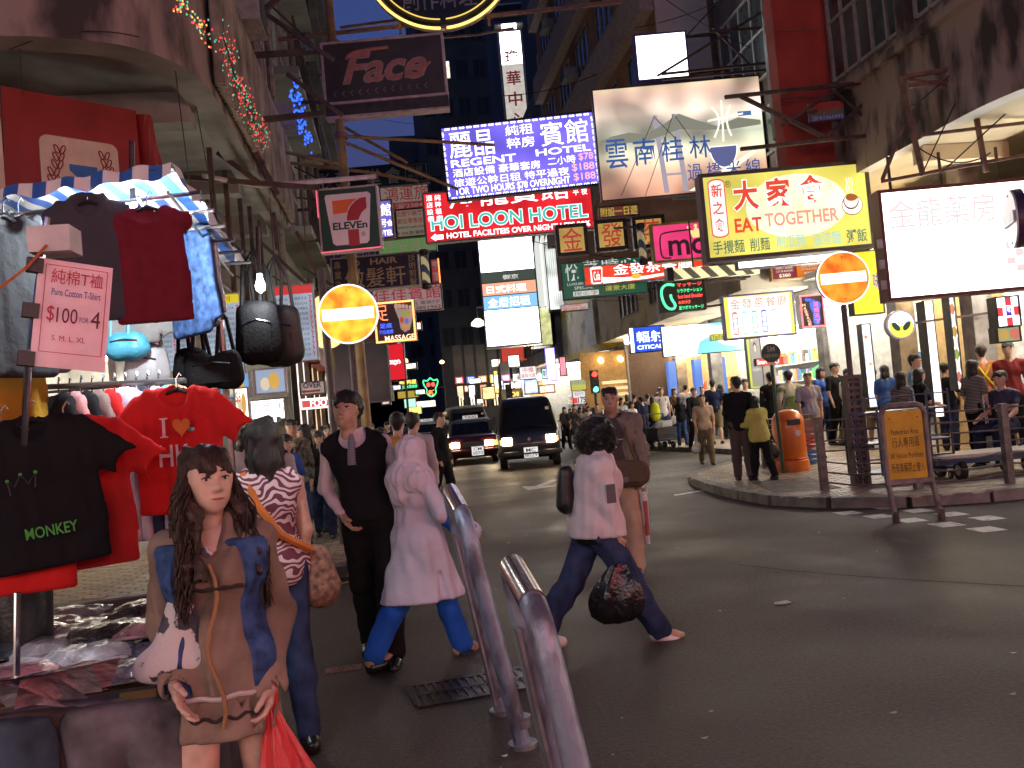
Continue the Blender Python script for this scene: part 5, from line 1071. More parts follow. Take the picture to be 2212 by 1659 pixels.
for i, (a, b, Ya, Yb, sg, nm) in enumerate((((300, -5), (450, 200), 8.4, 9.4, .02, 'thin cable stapled down the round balcony corner'), ((372, 95), (420, 470), 8.6, 10.5, .1, 'slack cable hanging from the balcony to the stall roof'), ((410, 150), (470, 480), 9.5, 11, .05, 'thick double cable dropping below the balcony soffit'), ((0, 180), (8, 330), 8.0, 8.1, .02, 'short cable loop beside the red board'), ((42, 105), (50, 205), 8.2, 8.5, 0, 'straight wire dropping onto the red board'), ((20, 108), (300, 80), 8.05, 8.05, -.1, 'dark conduit under the stained parapet'), ((640, 170), (950, 20), 16, 18, .3, 'overhead cable crossing the dusk sky by the club sign'), ((790, 330), (960, 300), 30, 34, .3, 'slack cable crossing the gap of dusk sky'), ((800, 250), (1000, 250), 40, 45, .4, 'distant cable above the low apartment block'), ((960, 200), (1290, 160), 22, 24, .3, 'cable running between the purple sign and the tower'), ((1440, 0), (1640, 110), 20, 19, .1, 'guy wire above the white light box'), ((1580, -10), (1370, 60), 19, 22, .1, 'guy wire falling to the white light box corner'), ((2205, 10), (1960, 240), 11.8, 12.4, .06, 'guy wire slanting over the pharmacy board'), ((2140, 60), (1990, 380), 12.0, 12.2, .0, 'straight stay wire to the pharmacy frame'), ((2200, 220), (2010, 395), 12.0, 12.2, .0, 'lower stay wire behind the pharmacy frame'), ((1960, 300), (2140, 330), 12.6, 12.3, .25, 'looped bundle of wires under the cream soffit'), ((1100, 505), (1500, 560), 26, 27, .3, 'cable slung below the red hotel sign'), ((1240, 640), (1560, 600), 38, 24, .4, 'cable slung over the side road'), ((460, 480), (700, 640), 11, 13, .2, 'loose cable beneath the left balcony'), ((350, 420), (560, 610), 6, 8, .15, 'cable feeding the stall lamps'))): cable(nm, a, b, Ya, Yb, sg, .011 if Ya > 10 else .006)
# fairy lights on the left balconies
def fairy(label, path, X0, X1, cols, n, spread, r):
 o = empty('fairy_lights', at(*path[0], X=X0), 0, label, 'string lights'); q = o.location.copy(); pts = [Vector((*p, 0)) for p in path]; random.seed(len(label))
 cord = [at(p.x, p.y, X=X0+(X1-X0)*k/(len(pts)-1))-q for k, p in enumerate(pts)]
 MB().tube(cord, .006, 4).build('cord', CAB, o)
 per = {}
 for i in range(n):
  t = i/(n-1)*(len(pts)-1); k = min(int(t), len(pts)-2); p = cord[k].lerp(cord[k+1], t-k)+Vector((random.uniform(-1, 1)*spread, random.uniform(-1, 1)*spread, random.uniform(-1, 1)*spread*1.6))
  per.setdefault(i % len(cols), MB()).box(p, (r*2, r*2, r*2.4))
 for k, mb in per.items(): mb.build('bulbs', cols[k], o)['kind'] = 'stuff'
FR_, FG_, FB_, FA_ = em('fairy_red', (1, .06, .04), 1.5), em('fairy_green', (.15, .9, .5), .7), em('fairy_blue', (.03, .12, 1), 2.2), em('fairy_amber', (1, .5, .1), 1.5)
fairy('red and green fairy lights trailing along the corrugated balcony edge', [(480, 70), (505, 160), (530, 215), (555, 275), (575, 310)], -1.38, -1.38, [FR_, FG_, FR_, FG_, FR_], 230, .09, .0052)
fairy('amber and red fairy lights at the top of the round balcony', [(370, 0), (400, 20), (432, 45), (455, 90)], -1.55, -1.42, [FR_, FA_, FG_], 70, .05, .006)
fairy('blue fairy lights on the grey green house', [(634, 185), (642, 225), (655, 270), (666, 320)], -1.15, -1.15, [FB_], 80, .09, .014)
# ================================================================== lit shops
TUBE = em('fluorescent_tube', (1, .92, .80), 52.0); TUBEW = em('warm_tube', (1, .72, .38), 50.0)
DIMT = em('dim_tube', (1, .9, .75), 20); SHELF = mat('shelf_white', (.7, .7, .68), .5)
GOODS = [mat('goods_%d' % i, c, .5, var=.2, scale=20) for i, c in enumerate([(.6, .1, .08), (.1, .25, .6), (.7, .6, .1), (.1, .4, .2), (.65, .62, .6), (.15, .12, .1), (.7, .35, .1), (.55, .4, .5)])]
def shop(label, X0, X1, Y0, Y1, zc, wallm, shelves=3, warm=False, tubes=2, z0=.13, goods=True, dim=False):
 """an open shop: back wall, party wall, ceiling tubes, shelves of goods"""
 o = empty('open_shop', ((X0+X1)/2, (Y0+Y1)/2, z0), 0, label, 'shop'); q = Vector(o.location); s = 1 if X1 > X0 else -1
 def b(p0, p1, nm, m): r = MB().bb(p0, p1).build(nm, m, o); r.location = -q; return r
 b((X1-s*.06, Y0+.02, z0), (X1, Y1-.02, zc), 'back_wall', wallm); b((X0+s*.35, Y1-.1, z0), (X1-s*.07, Y1-.04, zc), 'party_wall', wallm)
 for k in range(tubes):
  y = Y0+(k+.5)*(Y1-Y0)/tubes; b((X0+s*.5, y-.04, zc-.12), (X1-s*.3, y+.04, zc-.05), 'ceiling_tube', DIMT if dim else TUBEW if warm else TUBE)
 b((X0-s*.12, Y0+.1, zc-.80), (X0-s*.04, Y1-.1, zc-.56), 'fascia_light', DIMT if dim else TUBEW if warm else TUBE); b((X0-s*.03, Y0+.05, zc-.55), (X0+s*.05, Y1-.05, zc-.02), 'fascia', wallm)  # glowing strip added along the shop front to brighten the pavement
 random.seed(int(Y0*10)); mb = MB()
 for k in range(shelves):
  z = z0+.5+k*.55
  b((X1-s*.40, Y0+.2, z), (X1-s*.07, Y1-.2, z+.03), 'shelf', SHELF)
  if goods:
   y = Y0+.25
   while y < Y1-.35:
    wd = random.uniform(.08, .22); hh = random.uniform(.15, .42); mb.bb((X1-s*.36, y, z+.032), (X1-s*.36+s*.2, y+wd*.9, z+.032+hh), random.randrange(8)); y += wd
   y = X0+s*.6
 if mb.v:
  r = mb.build('goods', GOODS, o); r.location = -q; r['kind'] = 'stuff'
 return o
CREAMW = mat('shop_cream', (.5, .42, .3), .6); TILEW = mat('shop_tile', (.5, .5, .47), .35)
shop('bright white food shop behind the seated man', 10.5, 13.1, 12.1, 14.5, 4.25, TILEW, 3, tubes=3)
shop('bright snack shop between the marble columns', 10.5, 13.1, 15.0, 16.9, 4.25, CREAMW, 3, warm=True)
shop('beauty shop set back behind the brown shirted man', 10.5, 13.1, 17.5, 21.0, 4.15, TILEW, 3)
shop('phone shop with white light under the cosmetics sign', 11.3, 13.1, 21.5, 29.0, 3.85, TILEW, 4, tubes=4)
shop('amber lit boutique beyond the phone shop', 11.3, 13.1, 29.5, 36.5, 3.85, CREAMW, 3, warm=True, tubes=3)
shop('gold shop under the cream corner house', 10.4, 14, 41.2, 43.4, 3.9, TILEW, 3, tubes=2)
shop('corner arcade lit white under the cream house', 14, 20, 40.8, 43.4, 3.9, TILEW, 3, tubes=3)
for i, (y, nm, w_) in enumerate(((51, 'first lit shop beyond the cream house', False), (57, 'warm lit shop under the red fascia', True), (64, 'distant lit shop behind the van', False), (72, 'distant warm shop beside the silver roof', True), (81, 'farthest lit shop on the right side', False))): shop(nm, 9.2, 11.4, y, y+5.5, 4.2, CREAMW if w_ else TILEW, 3, w_, 3)
for i, (y0, y1, nm, w_) in enumerate(((10.4, 12.8, 'juice shop under the left balcony', False), (13.2, 15.4, 'lit stairway shop under the left balcony', True))): shop(nm, -3.1, -4.4, y0, y1, 2.85, TILEW if not w_ else CREAMW, 3, w_, 2, dim=True)
# openings in the houses further left: shallow lit bays with a frame
def bay(label, y0, y1, z1, m, X=-1.88):
 o = empty('lit_shopfront', (X, (y0+y1)/2, .13), 0, label, 'shop'); h = (y1-y0)/2
 MB().bb((.0, -h, .0), (.012, h, z1)).build('glow_panel', m, o)
 for y in (-h, 0, h): MB().bb((.0, y-.05, 0), (.1, y+.05, z1)).build('mullion', STEEL, o)
 MB().bb((0, -h-.05, z1), (.3, h+.05, z1+.35)).build('fascia', RED_B, o); return o
for i, (y0, y1, m_) in enumerate(((17, 19.5, em('bay_white', (1, .93, .85), 1.2, .5, 1.5)), (20.2, 23, em('bay_warm', (1, .7, .4), 1.0, .5, 1.5)), (24, 27, em('bay_white')), (29.5, 34, em('bay_warm')), (36, 41, em('bay_white')))): bay(('white', 'warm', 'pale', 'amber', 'far white')[i]+' lit shopfront number row behind the left crowd'.replace(' number row', ''), y0, y1, 2.9, m_, -1.88 if y0 < 28 else -1.98)
# wall panels and posters inside the right-hand shops
S = sign('star_panel', 'lit blue white panel with two orange stars behind the brown shirt', (1858, 700), (1898, 880), 17.3, em('panel_bluewhite', (.75, .8, 1), 1.9, .3), fw=.02)
def star(cx, cy, r, asp): return [(cx+(r if k % 2 == 0 else r*.42)*math.sin(k*math.pi/5), cy-asp*(r if k % 2 == 0 else r*.42)*math.cos(k*math.pi/5)) for k in range(10)]
P(S, star(.42, .16, .3, S.W/S.H), lit('star_orange', (1, .22, .05), 1.0), 'star'); P(S, star(.6, .48, .3, S.W/S.H), lit('star_amber', (1, .45, .1), 1.0), 'star')
for k in range(6): T(S, '時令小食', (.15, .30+k*.11, .6, .34+k*.11), ink('dark'))
S = sign('food_poster', 'tall food poster with round dishes beside the bright wall', (2046, 640), (2082, 842), 14.0, em('poster_white', (.9, .85, .75), 1.1), fw=.02)
for k in range(4):
 P(S, ell(.5, .14+k*.24, .4, .085), W1, 'plate'); P(S, ell(.5, .14+k*.24, .32, .065), lit('dish_%d' % k, ((.7, .25, .1), (.6, .4, .1), (.35, .45, .1), (.7, .2, .15))[k], .8), 'dish', -.013, -.0105)
S = sign('food_photo', 'wide food photograph of two dishes over the counter', (2150, 707), (2206, 737), 12.9, em('poster_green', (.3, .4, .2), .9), fw=.02); P(S, ell(.3, .5, .22, .35), lit('dish_1'), 'dish'); P(S, ell(.75, .5, .2, .35), lit('dish_3'), 'dish')
S = sign('painted_glow_pillar', 'tall white tiled pillar with its overexposed light put in as glow', (1994, 650), (2040, 900), 14.7, em('pillar_painted_glow', (1, .96, .85), 2.2, .2), fw=.01, depth=.3)  # pillar is no lamp; the light falling on it is put in as emission
S = sign('model_poster', 'lime edged poster of three faces beside the phone shop', (1607, 703), (1652, 838), 24.5, em('poster_lime', (.55, .7, .05), .9), fw=.02); P(S, rect(.2, .05, .97, .97), em('poster_grey', (.3, .29, .27), .8), 'panel', -.0085, -.0065)
for x, y in ((.42, .2), (.7, .17), (.58, .36)):
 P(S, ell(x, y-.015, .12, .075), ink('dark'), 'hair', -.0115, -.009); P(S, ell(x, y+.01, .085, .055), lit('poster_skin', (.75, .5, .38), .9), 'face_print', -.0135, -.012)
T(S, 'Crystal', (.35, .52, .92, .6), lit('banner_white'), y=-.012); T(S, '美容纖體中心', (.3, .68, .92, .73), lit('banner_white'), y=-.012)
S = sign('lime_strip', 'small lime strip with dark letters over the handbags', (1535, 722), (1600, 730), 26, em('strip_lime', (.6, .6, .05), .9), fw=.01); T(S, 'YouYou  YouYou', (.04, .1, .96, .9), ink('dark'), .01)
S = sign('phone_plaque', 'pair of small red phone brand plaques by the green pole', (1632, 775), (1692, 786), 22, em('plaque_red', (.8, .05, .03), 1.0), fw=.01); T(S, 'Smart', (.05, .2, .4, .8), wt); T(S, '◯', (.7, .15, .85, .85), wt, .03)
for i, u in enumerate((1452, 1508, 1560)):
 q = at(u, 830, Y=31.5); o = MB().bb((q.x-.12, 31.4, .13), (q.x+.16, 31.7, 2.9)).build('blue_shop_pillar', em('pillar_blue', (.1, .25, .8), .8)); tag(o, ('left', 'middle', 'right')[i]+' blue lit pillar of the phone shop', 'pillar')
o = empty('lit_doorway', at(1412, 850, Y=34), 0, 'dark doorway edged by a white light strip', 'doorway'); MB().bb((-.9, 0, -1.6), (.9, .2, 2.0)).build('door', mat('brown_door', (.1, .06, .05), .5), o); MB().bb((-.95, -.05, 2.05), (.95, .1, 2.3)).build('light_strip', TUBE, o)
for s_ in (-1, 1): MB().bb((s_*.95-.04, -.04, -1.6), (s_*.95+.04, .1, 2.05)).build('jamb', ALU, o)
o = empty('amber_arcade', at(1315, 850, Y=38.5), 0, 'amber lit slatted arcade wall beside the cream corner', 'shop')
MB().bb((-1.1, .3, -1.2), (1.6, .4, 1.9)).build('wall', mat('arcade_ochre', (.55, .33, .12), .6), o)
for k in range(5): MB().bb((-.2, .2, -.7+k*.28), (1.5, .29, -.56+k*.28)).build('slat', em('arcade_slat', (1, .75, .4), .9), o)
for x in (-.2, .7): MB().disc((x, .1, 1.5), (0, 1, .4), .12, .2, 14).build('spot_lamp', em('spot_amber', (1, .7, .25), 9), o)
# lit signs along the far right side
for i, (u0, v0, u1, v1, Y, c, s_, nm) in enumerate(((1000, 832, 1030, 846, 70, (1, .3, .15), 1.3, 'red far shop sign behind the taxi roof'), (1012, 818, 1040, 828, 64, (1, .95, .9), 2.6, 'white far awning light strip'), (1040, 836, 1072, 862, 60, (1, .75, .35), 1.2, 'amber far shop window beside the lamp pole'), (1064, 800, 1080, 850, 58, (1, .6, .15), 1.5, 'orange vertical far shop sign'), (1080, 842, 1128, 862, 54, (.25, .2, .1), .6, 'dark sign with gold letters above the van'), (1130, 820, 1165, 850, 52, (.4, .5, 1), 1.6, 'blue white far poster wall above the van'), (1168, 796, 1190, 818, 50, (.5, .95, .9), 1.5, 'aqua far sign beside the building plate'), (1096, 768, 1124, 792, 60, (1, .97, .92), 4, 'overexposed far lamp cluster under the panels'), (1060, 776, 1078, 792, 62, (1, .9, .8), 4, 'overexposed far lamp beside the red fascia'), (985, 846, 1000, 862, 80, (1, .55, .5), 1.3, 'pinkish far lit box by the dark block'), (1206, 770, 1226, 812, 47, (.9, .3, .35), 1.2, 'pink red far column sign beside the violet neon'), (1020, 862, 1046, 872, 66, (1, .9, .6), 1.6, 'cream far window strip above the silver roof'))):
 S = sign('far_shop_sign', nm, (u0, v0), (u1, v1), Y, em('far_glow_%d' % i, c, s_, .3), fw=.06)
 if i in (0, 3, 5, 6): T(S, '珠寶金行服裝鞋'[i:i+2], (.15, .2, .85, .8), W1 if i != 6 else RCH, .01)
 if i == 4: T(S, 'CHI', (.5, .3, .85, .7), em('neon_yellow'), .01)
# juice menus hung in front of the left shops
JM = em('menu_blue', (.42, .55, .68), .62, .35, 2.5)
def menu(label, TL, BR, Y, head, hm, rows, cols):
 S = sign('drinks_menu', label, TL, BR, Y, JM, fw=.01, depth=.03, frame=ALU); [MB().bar((q*S.W*.4, .015, S.H/2), (q*S.W*.4, .015, S.H/2+.9), .012).build('hanger', STEEL, S.root) for q in (-1, 1)]; P(S, rect(.0, .0, 1, .12), hm, 'header', -.009, -.0065); T(S, head, (.3, .03, .75, .1), RCH, .01, y=-.013)
 items = ['芒果沙冰', '紅豆沙冰', '香芋沙冰', '綠茶沙冰', '朱古力沙冰', '士多啤梨冰', '珍珠奶茶', '西瓜沙冰', '哈密瓜沙冰', '日式優沙冰', '椰子沙冰']
 dk = lit('menu_ink', (.06, .06, .12), .3); rd = lit('menu_red', (.6, .03, .06), .6)
 for c in range(cols):
  for k in range(rows):
   y = .16+k*.8/rows; x = .04+c*.95/cols; T(S, items[(k+3*c) % len(items)], (x, y, x+.62/cols, y+.5/rows), dk); T(S, '7', (x+.70/cols, y-.01, x+.84/cols, y+.6/rows), rd, .03)
 return S
menu('blue drinks menu with yellow header behind the hanging bags', (428, 640), (533, 806), 8.2, '系列', em('menu_yellow', (.8, .7, .02), .7), 12, 2)
menu('blue drinks menu with red header beside the traffic post', (588, 620), (690, 778), 9.0, '鮮榨飲品', em('menu_redhead', (.7, .04, .04), .7), 12, 2)
menu('pale blue milk tea menu behind the maroon top', (308, 700), (425, 800), 7.4, '奶茶', JM, 8, 3)
for i, (TL, BR, Y, t_, c, nm) in enumerate((((437, 812), (470, 862), 8.8, '', (.35, .4, .25), 'photo card of a green drink below the menu'), ((472, 806), (545, 858), 8.8, '$7', (.2, .45, .75), 'photo card of two drinks marked seven dollars'), ((548, 798), (622, 848), 8.8, '', (.35, .45, .6), 'photo card of two orange teas'), ((505, 838), (543, 906), 8.6, '$6', (1, .95, .7), 'bright white card marked six dollars above the crowd'))):
 S = sign('drink_card', nm, TL, BR, Y, em('card_%d' % i, c, .8 if i < 3 else 2.2), fw=.015, depth=.03, frame=mat('card_edge', (.5, .5, .52), .4)); P(S, ell(.6, .5, .16, .32), lit('drink_amber', (.75, .45, .08), .8), 'drink'); P(S, ell(.32, .6, .14, .25), lit('drink_cream', (.8, .7, .5), .8), 'drink')
 if t_: T(S, t_, (.1, .12, .45, .5), lit('clear_red'), .02, y=-.014)
S = sign('cotton_sign', 'long narrow lit menu strip above the crowd', (545, 905), (600, 912), 15, W1, fw=.01)
# ================================================================== unseen street behind the viewer; lit boards and windows added to light the foreground
def back_light_board(label, x, y, z, W_, H_, m, rz):
 o = empty('added_light_board', (x, y, z), rz, label, 'sign', 'light boards added on the street behind'); MB().bb((-W_/2, 0, -H_/2), (W_/2, .25, H_/2)).build('case', DKF, o); MB().bb((-W_/2+.05, -.01, -H_/2+.05), (W_/2-.05, -.001, H_/2-.05)).build('face', m, o); MB().bar((-W_/2, .12, H_/2), (-W_/2-2, .12, H_/2+.3), .06).build('bracket', STEEL, o)
 MB().bb((-W_/2+.2, -.014, -.06), (W_/2-.2, -.0105, .06)).build('stripe', RED_B, o); return o
BP = em('back_pinkwhite', (1, .55, .52), 8); BW = em('back_white', (1, .80, .74), 9); BRD = em('back_red', (1, .14, .13), 17)
back_light_board('added pink white light board over the unseen street behind', -1.5, -5.5, 3.9, 3.6, 1.6, BP, math.pi)
back_light_board('added white light board over the unseen street behind', 3.6, -7.5, 4.2, 4.2, 1.8, BW, math.pi)
back_light_board('added red light board over the unseen street behind', 7.0, -4.5, 3.8, 2.4, 2.6, BRD, math.pi+R(25))
back_light_board('added pink light board low on the unseen side street behind', -5.2, -3.5, 3.4, 2.6, 1.6, BP, math.pi-R(35))
LBK = MB().bb((-16, -14, 0), (-8.2, 2.5, 14)).build('row_house', GREYW); tag(LBK, 'grey row house on the near side street', 'building')
RBK = MB().bb((12.5, -14, 0), (20, 6.5, 14)).build('row_house', GREYW); tag(RBK, 'grey row house with lit ground floor on the near corner', 'building')
for i, (x, y0, y1, s_) in enumerate(((12.48, -6, 5.5, -1), (-8.18, -8, 1.5, 1))):  # glowing wall panels added out of view for the foreground light
 o = MB().bb((x, y0, .2), (x+s_*.02, y1, 2.9)).build('lit_shop_window', em('added_window_glow_%d' % i, (1, .76, .64), 3.6)); tag(o, ('right', 'left')[i]+'-hand lit window panel added on the unseen street behind', 'shop window')
# more lit signs stacked down both sides of the street
rs = random.Random(31); CH = '酒店桑拿麻雀館卡拉時裝金行藥房燒臘飯大押珠寶'
PAL = [('red', (.8, .05, .05)), ('white', (1, .95, .9)), ('yellow', (.9, .7, .1)), ('blue', (.1, .25, .9)), ('green', (.1, .6, .3)), ('pink', (.9, .25, .45)), ('orange', (1, .4, .1))]
for i in range(26):
 left = i % 2 == 0; Y = rs.uniform(26, 44) if left else rs.uniform(48, 78); u = rs.uniform(790, 900) if left else rs.uniform(985, 1230); v = rs.uniform(690, 870) if left else rs.uniform(750, 868); wd, ht = (rs.uniform(8, 16), rs.uniform(24, 44)) if i % 3 == 0 else (rs.uniform(20, 38), rs.uniform(10, 18)); nm, c = PAL[i % 7]
 S = sign('distant_shop_sign', '%s lit sign, %s of the distant signs on the %s side' % (nm, ('first', 'second', 'third', 'fourth', 'fifth', 'sixth', 'seventh', 'eighth', 'ninth', 'tenth', 'eleventh', 'twelfth', 'thirteenth')[i//2], 'left' if left else 'right'), (u, v), (u+wd, v+ht), Y, em('distant_%d' % (i % 7), c, .9 if i % 7 else 1.2, .3), fw=.05, group='distant shop signs')
 ch = ''.join(rs.choice(CH) for _ in range(3))
 if i % 3 == 0: [T(S, q, (.15, .06+k*.31, .85, .33+k*.31), W1 if nm != 'white' else RCH) for k, q in enumerate(ch)]
 else: T(S, ch, (.1, .15, .9, .85), W1 if nm != 'white' else RCH)
# shopfronts facing back up the street where it bends
for i in range(6):
 u = 984+i*25; c, s_ = ((1, .8, .5), 1.3) if i % 3 == 0 else ((1, .95, .9), 1.8) if i % 3 == 1 else ((1, .5, .25), 1.0)
 S = sign('bend_shopfront', '%s lit shopfront in the row where the street bends' % ('first', 'second', 'third', 'fourth', 'fifth', 'sixth', 'seventh', 'eighth', 'ninth')[i], (u, 832-i*1.5), (u+23, 884-i*2.2), 66, em('bend_%d' % (i % 3), c, s_, .6, .9), fw=.1, cat='shop')
 P(S, rect(.0, -.32, 1, -.04), em('distant_%d' % ((i*3) % 7)), 'fascia'); T(S, CH[i*2:i*2+3], (.15, -.28, .85, -.08), W1)
 for k in range(3): P(S, rect(.12+k*.3, .45+.08*((i+k) % 3), .28+k*.3, .98), BLK, 'display')
 P(S, rect(-.02, -1.6, 1.02, -.34), GREYW, 'upper_wall')
# ================================================================== vehicles
def rring(hw, y0, y1, z, r=.14, n=5, bow=.0):
 out = []
 for cx, cy, a0 in ((hw-r, y0+r, -90), (hw-r, y1-r, 0), (-hw+r, y1-r, 90), (-hw+r, y0+r, 180)):
  for k in range(n+1):
   a = R(a0+90*k/n); x = cx+r*math.cos(a); y = cy+r*math.sin(a)
   out.append((x, y+(bow*(x/hw)**2 if y < y0+.3 else 0), z))
 return out
def loft(rings):
 mb = MB(); n = len(rings[0]); vs = [p for r in rings for p in r]; fs = []
 for i in range(len(rings)-1):
  for k in range(n): fs.append((i*n+k, i*n+(k+1) % n, (i+1)*n+(k+1) % n, (i+1)*n+k))
 fs.append(tuple(range(n))[::-1]); fs.append(tuple((len(rings)-1)*n+k for k in range(n))); return mb.add(vs, fs)
CARGLASS = mat('car_glass', (.012, .012, .013), .1, bump=0, spec=.3, var=.1)
CHR = mat('chrome', (.6, .6, .62), .15, metal=1, bump=0)
HL = em('headlamp', (1, .75, .45), 70); MARK = em('side_marker', (1, .45, .1), 3); PLT = em('number_plate_white', (.9, .9, .88), .9); PLK = ink('plate_black', (.02, .02, .02))
def plate(root, x, y, z, t1, t2, s=1.0):
 o = MB().bb((x-.19*s, y, z-.14*s), (x+.19*s, y+.02, z+.14*s)).build('number_plate', PLT, root)
 for t, z0, z1 in ((t1, .015, .115), (t2, -.12, -.015)):
  v, f, a = text_geo(t, .01); wd = .26*s if len(t) < 3 else .34*s
  MB().add([(x+(p[0]-.5)*wd, y-.004, z+(z0+p[1]*(z1-z0))*s) for p in v], f).build('lettering', PLK, o)
def quad_panel(root, name, pts, m): return MB().add(pts, [tuple(range(len(pts)))]).build(name, m, root)
def van(label, loc, rz, bodyc, t1, t2, roofm=None, lamps=True):
 o = empty('van', loc, rz, label, 'van'); pm = mat('van_paint_%s' % t1, bodyc, .3, var=.05, coat=.4, bump=.02)
 prof = [(.28, .78, .06, 4.3), (.34, .83, .0, 4.36), (.62, .845, -.02, 4.38), (.95, .845, .02, 4.38), (1.02, .84, .06, 4.38), (1.12, .825, .15, 4.37), (1.72, .715, .50, 4.3), (1.84, .67, .60, 4.25), (1.92, .60, .74, 4.15), (1.96, .48, .9, 4.0)]
 loft([rring(h, a, b, z, .13, 5, .06) for z, h, a, b in prof]).build('body', pm, o, True)
 def fr(z, x, off=.012):
  for i in range(len(prof)-1):
   if prof[i][0] <= z <= prof[i+1][0]:
    t = (z-prof[i][0])/(prof[i+1][0]-prof[i][0]); hw = prof[i][1]*(1-t)+prof[i+1][1]*t; yf = prof[i][2]*(1-t)+prof[i+1][2]*t
    return (x*hw, yf+.06*x*x-off, z)
 mb = MB(); mb.grid(lambda u, v: fr(1.14+.56*v, (-.86+1.72*u)*(1-.02*v)), 10, 4); mb.build('windscreen', CARGLASS, o, True)
 mb = MB(); mb.grid(lambda u, v: fr(.50+.10*v, -.6+1.2*u, .015), 8, 1); mb.build('grille', BLK, o)
 for k in range(3): MB().tube([fr(.66+k*.05, -.55), fr(.66+k*.05, 0, .014), fr(.66+k*.05, .55)], .008, 5).build('grille_bar', BLK, o)
 MB().tube([(-.84, .2, .42), (-.83, .0, .42), (-.6, -.07, .42), (.6, -.07, .42), (.83, .0, .42), (.84, .2, .42)], .075, 8).build('bumper', mat('bumper_grey', (.03, .03, .03), .5), o, True)
 for s_ in (-1, 1):
  h = MB(); h.grid(lambda u, v: fr(.66+.22*v, s_*(.56+.31*u), .02), 3, 2); hh = h.build('headlight', HL if lamps else CHR, o)
  MB().tube([fr(.66, s_*.59, .022), fr(.66, s_*.87, .022), fr(.88, s_*.87, .022), fr(.88, s_*.59, .022)], .012, 5, closed=True).build('rim', CHR, hh)
  h = MB(); h.grid(lambda u, v: fr(.69+.14*v, s_*(.885+.06*u), .022), 1, 1); h.build('turn_signal', MARK, o)
  MB().tube([fr(1.1, s_*.8, .02), fr(1.15, s_*.25, .035)], .01, 5).build('wiper', BLK, o)
  MB().bar((s_*.84, .35, 1.2), (s_*1.0, .3, 1.25), .03).build('mirror_arm', BLK, o); MB().bb((s_*1.0-.07, .24, 1.12), (s_*1.0+.07, .32, 1.42)).build('mirror', BLK, o)
  MB().add([(s_*.845, .45, 1.08), (s_*.845, 1.25, 1.08), (s_*.745, 1.25, 1.66), (s_*.745, .72, 1.66)], [(0, 1, 2, 3)]).build('side_window', CARGLASS, o); MB().add([(s_*.845, 1.4, 1.08), (s_*.845, 3.9, 1.08), (s_*.745, 3.9, 1.66), (s_*.745, 1.4, 1.66)], [(0, 1, 2, 3)]).build('side_window', CARGLASS, o)
  for y in (.75, 3.3): wheel(o, (s_*.74, y, .32), .32, .2)
 plate(o, .02, -.135, .44, t1, t2)
 MB().disc((0, -.045, .8), (0, 1, 0), .05, .02, 14).build('emblem', CHR, o); MB().bb((.52, .3, 1.56), (.62, .31, 1.64)).build('permit', mat('permit_paper', (.6, .6, .5), .5), o)
 if roofm: loft([rring(.66, .64, 4.2, 1.88, .13), rring(.60, .74, 4.1, 1.965, .13), rring(.4, .95, 3.9, 1.99, .13)]).build('roof_skin', roofm, o, True)
 return o
v_ = van('black van with lit headlamps leading the oncoming traffic', (3.52, 23.9, 0), R(-7), (.012, .011, .011), 'MC', '8029')
